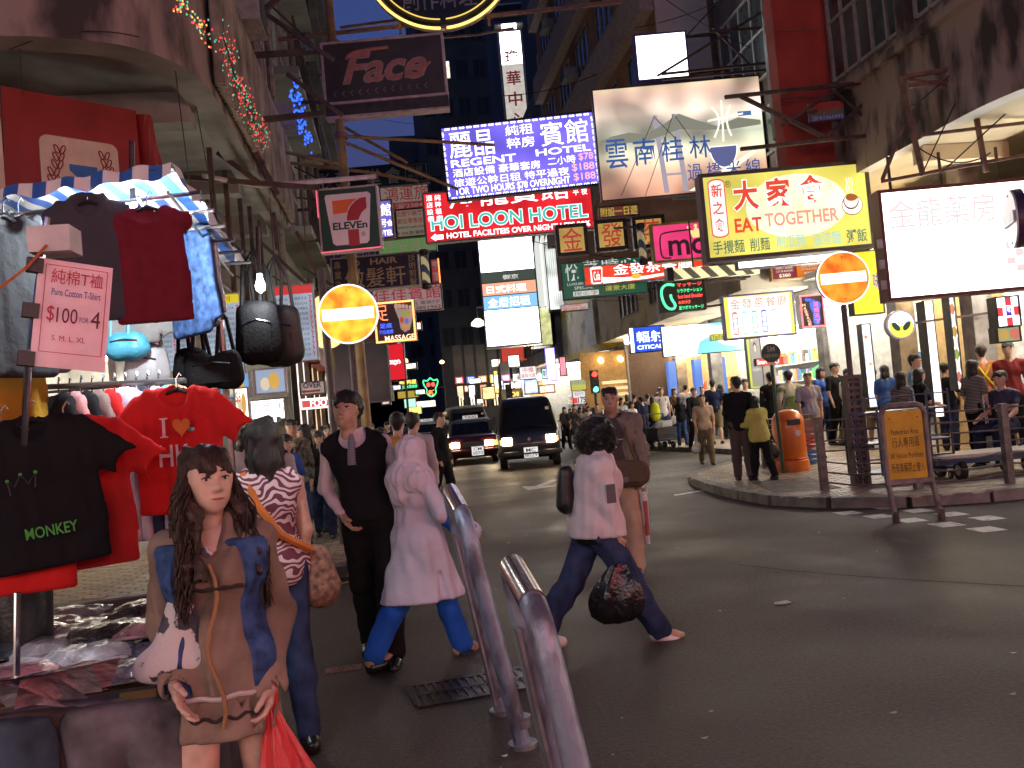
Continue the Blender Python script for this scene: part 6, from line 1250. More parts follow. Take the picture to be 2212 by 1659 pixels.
def taxi(label, loc, rz, body, roof, t1, t2, sign_on=True, lamps=True):
 o = empty('taxi', loc, rz, label, 'taxi'); pm = mat('taxi_paint_%s' % t1, body, .28, var=.06, coat=.5, bump=.02); rm = mat('taxi_roof_%s' % t1, roof, .35, metal=.3)
 loft([rring(.74, .06, 4.5, .22, .12), rring(.82, -.02, 4.56, .34, .14), rring(.845, .0, 4.58, .6, .14, 5, .05), rring(.83, .04, 4.56, .80, .14, 5, .05), rring(.80, .12, 4.5, .88, .12, 5, .05), rring(.76, .25, 4.4, .92, .12)]).build('body', pm, o, True)
 loft([rring(.77, 1.05, 3.95, .915, .1), rring(.70, 1.5, 3.55, 1.34, .1), rring(.64, 1.62, 3.45, 1.42, .1), rring(.5, 1.75, 3.3, 1.455, .1)]).build('cabin', rm, o, True)
 def cf(z, x, off=.012): t = (z-.915)/.425; return (x*(.77*(1-t)+.70*t), 1.05+.45*t-off, z)
 MB().grid(lambda u, v: cf(.95+.37*v, -.88+1.76*u), 6, 2).build('windscreen', CARGLASS, o, True)
 for s_ in (-1, 1):
  for y0, y1 in ((1.35, 2.35), (2.45, 3.3)): MB().add([(s_*.775, y0, .95), (s_*.775, y1, .95), (s_*.713, y1-.05, 1.31), (s_*.713, y0+.2 if y0 < 2 else y0, 1.31)], [(0, 1, 2, 3)]).build('side_window', CARGLASS, o)
  h = MB().bb((s_*.55-.13, -.035, .56), (s_*.55+.13, .05, .73)).build('headlight', HL if lamps else CHR, o); MB().bb((s_*.55-.15, -.03, .54), (s_*.55+.15, .0, .557)).build('rim', CHR, h)
  MB().bb((s_*.77-.06, -.0, .56), (s_*.77+.05, .1, .72)).build('turn_signal', MARK, o)
  MB().bb((s_*.84, 1.35, .93), (s_*.98, 1.42, 1.06)).build('mirror', BLK, o)
  for y in (.8, 3.6): wheel(o, (s_*.72, y, .3), .3, .19)
 MB().bb((-.38, -.03, .55), (.38, .02, .74)).build('grille', BLK, o)
 for k in range(4): MB().bb((-.37, -.036, .57+k*.045), (.37, -.031, .58+k*.045)).build('grille_bar', CHR, o)
 MB().tube([(-.83, .15, .42), (-.8, -.04, .42), (.8, -.04, .42), (.83, .15, .42)], .07, 8).build('bumper', pm, o, True); plate(o, .16, -.125, .42, t1, t2)
 if sign_on:
  r = MB().bb((-.26, 1.85, 1.46), (.26, 2.05, 1.58)).build('roof_sign', em('taxi_sign', (.8, .78, .7), .6), o); lettering(r, 'TAXI', -.2, 1.475, .2, 1.565, 1.845, PLK, .01)
 return o
taxi('red taxi with silver roof and lit headlamps beside the black van', (2.35, 28.6, 0), R(-5), (.06, .008, .008), (.16, .16, .16), 'CM', '3870')
van('pale roofed minibus half hidden behind the red taxi', (2.9, 35.5, 0), R(1), (.05, .05, .045), 'LX', '311', mat('minibus_roof', (.5, .52, .48), .4))
taxi('silver green taxi with a bright windscreen further down the road', (1.55, 41, 0), R(4), (.08, .02, .02), (.45, .5, .48), 'HG', '729')
taxi('ochre taxi behind the minibus roof', (2.2, 48, 0), R(2), (.3, .2, .05), (.4, .32, .12), 'KB', '104', True, False)
taxi('dim far taxi with red lamps near the traffic lights', (1.9, 62, 0), R(2), (.1, .02, .02), (.3, .3, .3), 'JN', '562', True, True)
# goods trolley on the far pavement
p_ = at(1432, 968, Z=.13); o = empty('hand_trolley', (p_.x, p_.y, .13), R(20), 'black folding goods trolley loaded with a sack on the far pavement', 'trolley')
MB().bb((-.35, -.28, .22), (.35, .28, .26)).build('deck', BLK, o)
for x in (-.34, .34):
 MB().bar((x, .27, .24), (x, .3, 1.0), .03).build('upright', STEEL, o)
 for y in (-.2, .2): wheel(o, (x*.7, y, .09), .09, .05)
for z in (.4, .55): MB().bar((-.35, -.28, z), (.35, -.28, z), .03).build('rail', STEEL, o)
MB().bar((-.34, .3, 1.0), (.34, .3, 1.0), .03).build('handle', STEEL, o)
MB().bb((-.33, -.26, .27), (.33, .25, .6)).build('box', mat('dark_box', (.05, .05, .05), .6), o); MB().grid(lambda u, v: (-.3+.6*u, -.2+.4*v, .62+.2*math.sin(math.pi*u)*math.sin(math.pi*v)), 8, 8).build('sack', mat('sack_grey', (.3, .28, .27), .7), o, True); MB().bb((-.15, -.29, .62), (.2, -.27, .8)).build('label_card', mat('card_white', (.6, .6, .6), .6), o)
# ================================================================== people: bodies and clothes grown from distance fields
def surface_nets(F, org, h):
 ins = F < 0
 nx, ny, nz = F.shape
 c = np.zeros((nx-1, ny-1, nz-1), np.int8)
 for dx in (0, 1):
  for dy in (0, 1):
   for dz in (0, 1): c += ins[dx:nx-1+dx, dy:ny-1+dy, dz:nz-1+dz]
 act = (c > 0) & (c < 8)
 idx = -np.ones(act.shape, np.int64); I = np.argwhere(act); idx[act] = np.arange(len(I))
 if not len(I): return np.zeros((0, 3)), []
 acc = np.zeros((len(I), 3)); cnt = np.zeros(len(I))
 corners = [(dx, dy, dz) for dx in (0, 1) for dy in (0, 1) for dz in (0, 1)]
 val = {k: F[I[:, 0]+k[0], I[:, 1]+k[1], I[:, 2]+k[2]] for k in corners}
 for a in corners:
  for ax in range(3):
   if a[ax]: continue
   b = list(a); b[ax] = 1; b = tuple(b); va, vb = val[a], val[b]; m = (va < 0) != (vb < 0)
   t = np.where(m, va/np.where(m, va-vb, 1), 0)
   p = np.array(a, float)[None, :].repeat(len(I), 0); p[:, ax] += t
   acc += p*m[:, None]; cnt += m
 V = (I+acc/np.maximum(cnt, 1)[:, None])*h+org
 faces = []
 for ax in range(3):
  sl0 = [slice(None)]*3; sl1 = [slice(None)]*3; sl0[ax] = slice(0, -1); sl1[ax] = slice(1, None)
  a, b = ins[tuple(sl0)], ins[tuple(sl1)]; E = np.argwhere(a != b); flip = a[a != b]
  u, v = [(1, 2), (2, 0), (0, 1)][ax]
  ok = (E[:, u] > 0) & (E[:, v] > 0) & (E[:, u] < F.shape[u]-1) & (E[:, v] < F.shape[v]-1); E = E[ok]; flip = flip[ok]
  q = []
  for du, dv in ((-1, -1), (0, -1), (0, 0), (-1, 0)):
   e = E.copy(); e[:, u] += du; e[:, v] += dv; q.append(idx[e[:, 0], e[:, 1], e[:, 2]])
  Q = np.stack(q, 1); Q[~flip] = Q[~flip][:, ::-1]; Q = Q[(Q >= 0).all(1)]; faces.append(Q)
 return V, np.concatenate(faces)
def V3(*a): return np.array(a, float)
class Field:
 """smooth union of tapered limbs, cut by half spaces and holes"""
 def __init__(s): s.p = []; s.cut = []; s.holes = []
 def limb(s, a, b, ra, rb, k=.03, fy=1.0): s.p.append((np.array(a, float), np.array(b, float), ra, rb, k, fy)); return s
 def ball(s, c, r, k=.03, sc=(1, 1, 1)): s.p.append((np.array(c, float), np.array(sc, float), r, None, k, 1.0)); return s
 def below(s, z): s.cut.append((V3(0, 0, 1), z)); return s       # keep what lies below z
 def above(s, z): s.cut.append((V3(0, 0, -1), -z)); return s
 def keep(s, n, d): s.cut.append((np.array(n, float)/np.linalg.norm(n), d/np.linalg.norm(n))); return s   # keep n.p < d
 def hole(s, a, b, ra, rb=None): s.holes.append((np.array(a, float), np.array(b, float), ra, ra if rb is None else rb)); return s
 def mesh(s, h, grow=0.0, wob=0.0, wf=9.0, seed=0):
  lo, hi = [], []
  for a, b, ra, rb, k, fy in s.p:
   if rb is None: lo.append(a-ra*b-k); hi.append(a+ra*b+k)
   else: r = max(ra, rb)*max(1, 1/fy)+k; lo.append(np.minimum(a, b)-r); hi.append(np.maximum(a, b)+r)
  lo = np.min(lo, 0)-grow-2*h; hi = np.max(hi, 0)+grow+2*h
  for n, d in s.cut:
   if n[2] > .999: hi[2] = min(hi[2], d+2*h)
   if n[2] < -.999: lo[2] = max(lo[2], -d-2*h)
  n = np.ceil((hi-lo)/h).astype(int)+1
  xs, ys, zs = [lo[i]+h*np.arange(n[i]) for i in range(3)]
  F = np.full(n, 1.0)
  for a, b, ra, rb, k, fy in s.p:
   if rb is None: l_, h_ = a-ra*b-k-.05-grow, a+ra*b+k+.05+grow
   else: r = max(ra, rb)*max(1, 1/fy)+k+.05+grow; l_, h_ = np.minimum(a, b)-r, np.maximum(a, b)+r
   i0 = np.clip(np.floor((l_-lo)/h).astype(int), 0, n); i1 = np.clip(np.ceil((h_-lo)/h).astype(int)+1, 0, n)
   if (i1 <= i0).any(): continue
   X = xs[i0[0]:i1[0]][:, None, None]; Y = ys[i0[1]:i1[1]][None, :, None]; Z = zs[i0[2]:i1[2]][None, None, :]
   if rb is None:
    d = np.sqrt(((X-a[0])/b[0])**2+((Y-a[1])/b[1])**2+((Z-a[2])/b[2])**2); d = (d-ra)*min(b)
   else:
    ba = b-a; L2 = ba.dot(ba)+1e-9; t = np.clip(((X-a[0])*ba[0]+(Y-a[1])*ba[1]+(Z-a[2])*ba[2])/L2, 0, 1)
    d = np.sqrt((X-a[0]-t*ba[0])**2+((Y-a[1]-t*ba[1])/fy)**2+(Z-a[2]-t*ba[2])**2)-(ra+(rb-ra)*t);
    if fy < 1: d = d*((1+fy)/2)
   G = F[i0[0]:i1[0], i0[1]:i1[1], i0[2]:i1[2]]
   hh = np.clip(.5+.5*(G-d)/k, 0, 1); F[i0[0]:i1[0], i0[1]:i1[1], i0[2]:i1[2]] = G*(1-hh)+d*hh-k*hh*(1-hh)
  X = xs[:, None, None]; Y = ys[None, :, None]; Z = zs[None, None, :]
  if wob:
   rs = np.random.RandomState(seed)
   for q in range(5):
    dr = rs.normal(size=3); dr[2] *= .22; dr /= np.linalg.norm(dr); f = wf*(.7+rs.rand()*1.2)
    F = F+wob*.45*np.sin((X*dr[0]+Y*dr[1]+Z*dr[2])*f*2*math.pi/1.0+rs.rand()*6.28)
  F = F-grow
  for nrm, d in s.cut: F = np.maximum(F, X*nrm[0]+Y*nrm[1]+Z*nrm[2]-d)
  for a, b, ra, rb in s.holes:
   ba = b-a; L2 = ba.dot(ba)+1e-9; t = np.clip(((X-a[0])*ba[0]+(Y-a[1])*ba[1]+(Z-a[2])*ba[2])/L2, 0, 1)
   d = np.sqrt((X-a[0]-t*ba[0])**2+(Y-a[1]-t*ba[1])**2+(Z-a[2]-t*ba[2])**2)-(ra+(rb-ra)*t); F = np.maximum(F, -d)
  return surface_nets(F, lo, h)
def np_mesh(name, parts, mats, smooth=True):
 """parts: list of (verts, quads, material index)"""
 vs = []; fs = []; mi = []; o = 0
 for V, Q, k in parts:
  if len(V) == 0: continue
  vs.append(V); fs += [tuple(int(i)+o for i in q) for q in Q]; mi += [k]*len(Q); o += len(V)
 me = bpy.data.meshes.new(name); me.from_pydata(np.concatenate(vs).tolist() if vs else [], [], fs)
 for m in mats: me.materials.append(m)
 me.polygons.foreach_set('material_index', mi)
 if smooth: me.polygons.foreach_set('use_smooth', [True]*len(fs))
 me.update(); return me
SKINS = {'a': (.62, .40, .29), 'b': (.52, .32, .22), 'c': (.42, .25, .17), 'd': (.66, .45, .35)}
def skin(k='a'):
 m = mat('skin_'+k, SKINS[k], .45, var=.10, scale=22, bump=.06, bscale=220); b = m.node_tree.nodes['Principled BSDF']; b.inputs['Subsurface Weight'].default_value = .18; b.inputs['Subsurface Radius'].default_value = (.012, .005, .003); b.inputs['Subsurface Scale'].default_value = 1.0; return m
def cloth(nm, c=(.5, .5, .5), **kw): return mat('cloth_'+nm, c, kw.pop('rough', .85), var=kw.pop('var', .08), scale=kw.pop('scale', 5), bump=kw.pop('bump', .3), bscale=kw.pop('bscale', 20), sheen=kw.pop('sheen', 0), spec=.12, **kw)
HAIRB = mat('hair_black', (.012, .010, .009), .35, var=.3, scale=40, bump=.5, bscale=90, stretch=(6, 6, .7)); HAIRN = mat('hair_brown', (.045, .022, .012), .4, var=.35, scale=30, bump=.5, bscale=80, stretch=(5, 5, .7))
EYEW = mat('eye_white', (.7, .66, .62), .25, bump=0); EYED = mat('eye_dark', (.02, .012, .01), .15, bump=0); LIPM = mat('lips', (.45, .17, .15), .4, bump=0); BROW = mat('brow_hair', (.02, .015, .012), .7, bump=0)
SHOEB = mat('shoe_black', (.015, .014, .014), .25); SHOEW = mat('shoe_white', (.7, .62, .6), .5); SHOEN = mat('shoe_brown', (.1, .06, .04), .5)
class Body:
 """joints in metres; the figure faces -y, x to its left-hand side as the viewer sees it from the front"""
 def __init__(s, H=1.70, female=False, stride=0.0, lead=1, lean=0.0, arms=None, knee=.15, head=(0, 0), seated=False, width=1.0, joints=None, foot_turn=0.0):
  k = H/1.70; s.k = k; s.f = female; s.H = H; j = {}
  sw = (.152 if female else .182)*width; hw = .088 if not female else .092
  z = lambda v: v*k
  ly = -math.sin(lean)
  j['pel'] = V3(0, 0, z(.93)); j['waist'] = V3(0, ly*.16*k, z(1.06)); j['chest'] = V3(0, ly*.32*k, z(1.26)); j['neck'] = V3(0, ly*.48*k+.01, z(1.425)); j['head'] = V3(0, ly*.6*k-.018, z(1.575))
  for i, sd in (('l', 1), ('r', -1)):
   j['sh'+i] = V3(sd*sw*k, ly*.42*k+.012, z(1.355)); j['hip'+i] = V3(sd*hw*k, 0, z(.90))
   ph = stride*(1 if (lead == sd) else -1)         # forward swing of the leg
   kn = knee if (lead != sd) else knee*.3
   th, sh = z(.44), z(.42)
   if seated: kneep = j['hip'+i]+V3(sd*.06, -th*.97, -.03); ank = kneep+V3(0, -.02, -sh)
   else:
    kneep = j['hip'+i]+V3(sd*.006, -math.sin(ph)*th, -math.cos(ph)*th); ank = kneep+V3(sd*.004, -math.sin(ph-kn-(0 if ph > 0 else .1))*sh, -math.cos(ph-kn)*sh)
   j['kn'+i] = kneep; j['an'+i] = ank
   a = (arms or {}).get(i, (.05, .16, .25))      # swing forward, out, elbow bend
   ua, fa = z(.275), z(.245); d = V3(sd*math.sin(a[1]), -math.sin(a[0])*math.cos(a[1]), -math.cos(a[0])*math.cos(a[1])); el = j['sh'+i]+d*ua
   e2 = a[0]+a[2]; inn = a[3] if len(a) > 3 else -.08
   d2 = V3(sd*math.sin(inn), -math.sin(e2)*math.cos(inn), -math.cos(e2)*math.cos(inn)); j['el'+i] = el; j['wr'+i] = el+d2*fa; j['hd'+i] = d2
  if joints:
   for q, v in joints.items(): j[q] = np.array(v, float)
  low = min(j['anl'][2], j['anr'][2]); dz = .075*k-low
  if not seated and not joints:
   for q in j:
    if q not in ('hdl', 'hdr'): j[q] = j[q]+V3(0, 0, dz)
  s.j = j; s.head_yaw, s.head_pitch = head
 def torso(s, F, g=0.0):
  j, k = s.j, s.k; c = 1.0
  wa, ch = (.098, .112) if s.f else (.115, .128)
  F.limb(j['pel']+V3(-.055*k, 0, -.0), j['pel']+V3(.055*k, 0, 0), (.115 if s.f else .11)*k+g, (.115 if s.f else .11)*k+g, .05, .85)
  F.limb(j['pel'], j['waist'], .125*k+g, wa*k+g, .05, .8); F.limb(j['waist'], j['chest'], wa*k+g, ch*k+g, .05, .78)
  F.limb(j['chest']+V3(-.045*k, 0, 0), j['chest']+V3(.045*k, 0, 0), .105*k+g, .105*k+g, .05, .9)
  F.limb(j['shr']+V3(0, 0, .0), j['neck']-V3(0, 0, .035), .05*k+g, .05*k+g, .05); F.limb(j['shl']+V3(0, 0, .0), j['neck']-V3(0, 0, .035), .05*k+g, .05*k+g, .05); F.limb(j['chest'], j['neck']-V3(0, 0, .04), .11*k+g, .07*k+g, .06, .85)
  if s.f:
   for sd in (-1, 1): F.ball(j['chest']+V3(sd*.07*k, -.085*k, -.0), .05*k+g*.8, .05)
  return F
 def arm(s, F, i, g=0.0, to=1.0, ru=.047, rf=.036, rw=.026):
  j, k = s.j, s.k; sh, el, wr = j['sh'+i], j['el'+i], j['wr'+i]
  F.limb(sh, sh+(el-sh)*min(1, to*2), ru*k+g*.6, ru*.86*k+g*.9, .014)
  if to > .5: F.limb(el, el+(wr-el)*(to-.5)*2, rf*1.05*k+g, (rw if g < .004 else rf*.8)*k+g, .02)
  return F
 def leg(s, F, i, g=0.0, to=1.0, flare=0.0):
  j, k = s.j, s.k; h, kn, an = j['hip'+i], j['kn'+i], j['an'+i]
  F.limb(h, h+(kn-h)*min(1, to*2), .088*k+g, .058*k+g+flare*.4, .04)
  if to > .5:
   e = kn+(an-kn)*(to-.5)*2; m_ = kn+(an-kn)*.35+V3(0, .015*k, 0)
   F.limb(kn, m_, .055*k+g+flare*.4, .054*k+g+flare*.6, .03); F.limb(m_, e, .052*k+g+flare*.6, .036*k+g+flare, .03)
  return F
 def head_pt(s, p):
  """point in head space (x side, -y forward, z up; unit = head half height) to body space"""
  y, t = s.head_yaw, s.head_pitch; x_, y_, z_ = p
  y2 = y_*math.cos(t)+z_*math.sin(t); z2 = -y_*math.sin(t)+z_*math.cos(t)
  X = x_*math.cos(y)-y2*math.sin(y); Y = x_*math.sin(y)+y2*math.cos(y); sc_ = .115*s.k*(1.0 if not s.f else .97)
  return s.j['head']+V3(X, Y, z2)*sc_
 def head(s, F, detail=True):
  hs = .115*s.k*(1.0 if not s.f else .97); P_ = s.head_pt
  def b(c, r, kk=.25, sc=(1, 1, 1)): F.ball(P_(c), r*hs, kk*hs, sc)
  def l(a, c, ra, rb, kk=.2): F.limb(P_(a), P_(c), ra*hs, rb*hs, kk*hs)
  l((0, .18, .34), (0, -.22, .3), .68, .60, .3); l((0, -.2, .1), (0, -.28, -.45), .58, .44, .4)
  l((0, -.42, -.5), (0, -.52, -.78), .36, .2 if s.f else .24, .35)
  for sd in (-1, 1):
   l((sd*.30, -.45, -.02), (sd*.2, -.52, -.5), .26, .2, .3); l((sd*.62, .02, .15), (sd*.56, .0, -.22), .10, .07, .08)
  l((0, .05, -.6), (0, .12, -1.35), .46, .44 if not s.f else .38, .3)
  if detail:
   l((0, -.74, .12), (0, -.97, -.22), .09, .12, .12); l((-.10, -.84, -.27), (.10, -.84, -.27), .085, .085, .1)
   l((-.13, -.78, -.52), (.13, -.78, -.52), .075, .075, .08); l((-.1, -.76, -.62), (.1, -.76, -.62), .08, .08, .08)
   for sd in (-1, 1): l((sd*.12, -.70, .2), (sd*.42, -.58, .2), .09, .08, .12)
   for sd in (-1, 1): F.hole(P_((sd*.22, -.99, .05)), P_((sd*.36, -.93, .05)), .19*hs)
  else: l((0, -.75, .1), (0, -.9, -.22), .1, .13, .12)
  return F
 def hand(s, F, i, curl=.5, thumb=1.0, spread=.06, k2=1.0):
  """palm, four unequal fingers with knuckle bends, thumb from the side of the palm"""
  k = s.k*k2; w_ = s.j['wr'+i]; d = s.j['hd'+i]/np.linalg.norm(s.j['hd'+i]); sd = 1 if i == 'l' else -1
  side = np.cross(d, V3(-sd, 0, 0)); side = side if np.linalg.norm(side) > .1 else V3(0, -1, 0)
  fwd = V3(0, -1, 0)-d*np.dot(V3(0, -1, 0), d); fwd /= max(np.linalg.norm(fwd), 1e-6)
  palm_n = np.cross(d, fwd)*1.0; palm_n *= -np.sign(palm_n[0]*sd) if abs(palm_n[0]) > 1e-6 else 1   # palm faces the thigh
  F.limb(w_-d*.03, w_+d*.02*k, .025*k, .026*k, .012)
  for q in range(4):
   off = (1.5-q)*.020*k; base = w_+d*(.075-.004*abs(q-1))*k+fwd*off
   F.limb(w_+d*.02*k+fwd*off*.8, base, .016*k, .0135*k, .014)
   L = (.040, .045, .042, .033)[q]*k; a = curl*(.8+.12*q); p = base; dirv = d.copy(); rr = .0098*k
   for t in range(3):
    a_ = a*(t+.6); dv = d*math.cos(a_)+palm_n*math.sin(a_)+fwd*spread*(1.5-q); dv /= np.linalg.norm(dv); p2 = p+dv*L*(1, .72, .55)[t]; F.limb(p, p2, rr, rr*.9, .005); p = p2; rr *= .9
  p0 = w_+d*.025*k+fwd*.024*k; p1 = p0+(d*.5+fwd*.75*thumb+palm_n*.35)*.042*k; p2 = p1+(d*.8+fwd*.3*thumb+palm_n*.4)*.034*k; p3 = p2+(d*.85+palm_n*.45)*.024*k
  F.limb(p0, p1, .0165*k, .0125*k, .012); F.limb(p1, p2, .0118*k, .0105*k, .005); F.limb(p2, p3, .0103*k, .009*k, .005)
  return F
 def foot(s, F, i, g=0.0, pitch=0.0, sole=True):
  k = s.k; a = s.j['an'+i]; out = .06*(1 if i == 'l' else -1); c, sn = math.cos(pitch), math.sin(pitch)
  def q(y, z): return a+V3(out*(-y), y*c-(z)*sn*-1*0, 0)*k+V3(0, 0, (z*c+y*sn)*k)
  F.limb(q(.045, -.045), q(.02, -.02), .034*k+g, .034*k+g, .02); F.limb(q(.03, -.05), q(-.10, -.055), .034*k+g, .036*k+g, .03, 1.0); F.limb(q(-.10, -.055), q(-.165, -.062), .037*k+g, .026*k+g, .03)
  return F
def person(name, label, loc, facing, B, garments, skin_k='a', res=.022, hair=None, group=None, hands=True, detail=None, zbase=0.0, extra=None, eyes=True, legs_bare=False, arms_to=None):
 """loc on the ground; garments: list of (name, material, function(Field) or (V,F) list, kwargs)"""
 root = empty('person', (loc[0], loc[1], zbase), facing, label, 'person', group)
 detail = res < .02 if detail is None else detail
 parts = []
 F = Field(); B.torso(F, -.012)
 for i in 'lr': B.arm(F, i); B.leg(F, i); B.foot(F, i)
 if not detail:
  B.head(F, False)
  for i in 'lr': F.limb(B.j['wr'+i], B.j['wr'+i]+B.j['hd'+i]*.09*B.k, .03, .024, .02)
 parts.append((*F.mesh(res), 0)); B.hv = parts[-1][0]
 if detail:
  F = Field(); B.head(F, True); parts.append((*F.mesh(min(res*.5, .0065)), 0)); B.hv = parts[-1][0]
  if hands:
   for i in 'lr':
    F = Field(); hk = hands.get(i, {}) if isinstance(hands, dict) else {}; B.hand(F, i, **hk); parts.append((*F.mesh(.0048 if res < .016 else .0065), 0))
 body = bpy.data.objects.new('body', np_mesh('body', parts, [skin(skin_k)])); COL.objects.link(body); body.parent = root
 for g in [q for g0 in garments for q in ([(g0[0], g0[1], g0[2], {'side': 'l'}), (g0[0], g0[1], g0[2], {'side': 'r'})] if g0[0] in ('shoe', 'sandal') else [g0])]:
  nm, m, fn = g[:3]; kw = g[3] if len(g) > 3 else {}
  if 'side' in kw: fn = fn(kw['side']); kw = {'wob': 0}
  F = Field(); fn(F); V, Q = F.mesh(kw.get('res', res), kw.get('grow', 0), kw.get('wob', .004), kw.get('wf', 7), kw.get('seed', len(label)+len(nm)))
  if len(V) == 0: continue
  o = bpy.data.objects.new(nm, np_mesh(nm, [(V, Q, 0)], [m])); COL.objects.link(o); o.parent = root
 if hair:
  F = Field(); hair[1](F); V, Q = F.mesh(kw_res(hair, res), 0, hair[3] if len(hair) > 3 else .006, 14, 5)
  if len(V):
   o = bpy.data.objects.new('hair', np_mesh('hair', [(V, Q, 0)], [hair[0]])); COL.objects.link(o); o.parent = root
 if eyes: face_bits(root, B, detail)
 if extra: extra(root, B)
 return root
def kw_res(hair, res): return hair[2] if len(hair) > 2 and hair[2] else min(res, .016)
def face_bits(root, B, detail):
 hs = .115*B.k*(1.0 if not B.f else .97); y, t = B.head_yaw, B.head_pitch
 D = (B.hv-B.j['head'])/hs; X = D[:, 0]*math.cos(y)+D[:, 1]*math.sin(y); Y2 = -D[:, 0]*math.sin(y)+D[:, 1]*math.cos(y); Z2 = D[:, 2]
 Y = Y2*math.cos(t)-Z2*math.sin(t); Z = Y2*math.sin(t)+Z2*math.cos(t)
 def front(x, z):
  m = (Y < 0) & ((X-x)**2+(Z-z)**2 < (.07 if detail else .2)**2); return float(Y[m].min()) if m.any() else -.78
 def pt(x, z, off): return B.head_pt((x, front(x, z)-off, z))
 for sd in (-1, 1):
  if detail:
   e = sd*.29; V, Q = Field().ball(pt(e, .06, -.045), .1*hs, .001, (1.25, .8, .6)).mesh(.0022)
   o = bpy.data.objects.new('eye', np_mesh('eye', [(V, Q, 0)], [EYEW])); COL.objects.link(o); o.parent = root
   V, Q = Field().ball(pt(e, .06, .015), .055*hs, .001, (1, .6, 1)).mesh(.0018); p = bpy.data.objects.new('iris', np_mesh('iris', [(V, Q, 0)], [EYED])); COL.objects.link(p); p.parent = o
   MB().tube([pt(e+sd*x, .115-1.6*x*x, .035) for x in (-.13, -.07, 0, .07, .14)], [.012*hs, .022*hs, .026*hs, .024*hs, .014*hs], 6).build('eyelid', BROW, root, True)
  else: MB().tube([pt(sd*.28+x, .07, .0) for x in (-.1, .1)], .05*hs, 6).build('eye', EYED, root, True)
  MB().tube([pt(sd*(.30+x), .30-.6*x*x, .0) for x in (-.17, -.07, .05, .18)], [.022*hs, .036*hs, .034*hs, .016*hs], 6).build('eyebrow', BROW, root, True)
 MB().tube([pt(x, -.565+.3*x*x, -.012) for x in (-.2, -.1, 0, .1, .2)], [.02*hs, .045*hs, .05*hs, .045*hs, .02*hs], 6).build('lips', LIPM, root, True)
def strands(root, paths, r, m):
 mb = MB()
 for p in paths: mb.tube(p, [r]*(len(p)-1)+[r*.3], 4)
 o = mb.build('hair_strands', m, root, True); o['kind'] = 'stuff'; return o
# ---- clothes
def tee(B, g=.016, hem=.84, sleeve=.42, neck=.085, flare=0.0):
 def f(F):
  B.torso(F, g)
  for i in 'lr':
   if sleeve:
    B.arm(F, i, g+.006, sleeve); a_, b_ = B.j['sh'+i], B.j['el'+i]; d_ = (b_-a_)/np.linalg.norm(b_-a_); e_ = a_+(b_-a_)*min(1, sleeve*2); F.hole(e_+d_*.045*B.k, e_+d_*.12, .05*B.k)
  if flare: F.limb(V3(0, 0, hem*B.k), B.j['waist'], .16*B.k+flare, .12*B.k+g, .05, .8)
  F.limb(B.j['pel']+V3(-.05*B.k, 0, -.02), B.j['pel']+V3(.05*B.k, 0, -.02), .125*B.k+g, .125*B.k+g, .06, .85); F.limb(B.j['pel']+V3(0, 0, -.06), B.j['waist'], .14*B.k+g*.8, .11*B.k+g, .05, .82)
  F.above(hem*B.k); n = B.j['neck']; F.hole(n+V3(0, -.02, .07), n+V3(0, .0, .0), neck*B.k)
  if not sleeve:
   for i, sd in (('l', 1), ('r', -1)): F.hole(B.j['sh'+i]+V3(sd*.06, 0, .06), B.j['sh'+i]+V3(sd*.075, 0, -.1), .062*B.k)
 return f
def longsl(B, g=.018, hem=.82, neck=.075, cuff=.98, flare=0.0, hip=True):
 def f(F):
  B.torso(F, g)
  for i in 'lr': B.arm(F, i, g*.8, cuff)
  if flare: F.limb(V3(0, 0, hem*B.k), B.j['waist'], .16*B.k+flare, .13*B.k+g, .05, .8)
  if hip: F.limb(B.j['pel']+V3(-.05*B.k, 0, -.02), B.j['pel']+V3(.05*B.k, 0, -.02), .125*B.k+g, .125*B.k+g, .06, .85); F.limb(B.j['pel']+V3(0, 0, -.06), B.j['waist'], .14*B.k+g*.8, .11*B.k+g, .05, .82)
  F.above(hem*B.k); n = B.j['neck']; F.hole(n+V3(0, -.03, .08), n+V3(0, -.0, .01), neck*B.k)
 return f
def trousers(B, g=.016, to=.97, top=1.02, flare=.012):
 def f(F):
  j, k = B.j, B.k; F.limb(j['pel']+V3(-.05*k, 0, 0), j['pel']+V3(.05*k, 0, 0), .118*k+g, .118*k+g, .04, .85); F.limb(j['pel'], j['waist'], .13*k+g*.7, .12*k+g*.5, .05, .8)
  for i in 'lr': B.leg(F, i, g, to, flare)
  F.below(top*k)
 return f
def skirt(B, z0, top=1.0, r0=.2, r1=.13):
 def f(F): F.limb(V3(0, 0, z0*B.k), V3(0, 0, top*B.k), r0*B.k, r1*B.k, .03, .85); F.above(z0*B.k); F.below(top*B.k)
 return f
def shoes(B, g=.008, pitch={}):
 return lambda side: (lambda F: B.foot(F, side, g, pitch.get(side, 0)))
def hair_short(B, crop=1.0):
 def f(F):
  hs = .115*B.k; P_ = B.head_pt
  F.limb(P_((0, .22, .42)), P_((0, -.2, .42)), .74*hs*crop, .66*hs*crop, .2*hs); F.limb(P_((0, .35, .1)), P_((0, .3, -.35)), .55*hs, .4*hs, .2*hs)
  for sd in (-1, 1): F.limb(P_((sd*.5, .05, .4)), P_((sd*.58, .05, .05)), .2*hs, .1*hs, .1*hs)
  for x in (-.42, -.15, .12, .4): F.limb(P_((x, -.38, .78)), P_((x*1.15+.05, -.74+.2*x*x, .40)), .24*hs, .12*hs, .12*hs)
  F.hole(P_((0, -1.05, -.2)), P_((0, -.8, -.6)), .56*hs, .56*hs)
 return f
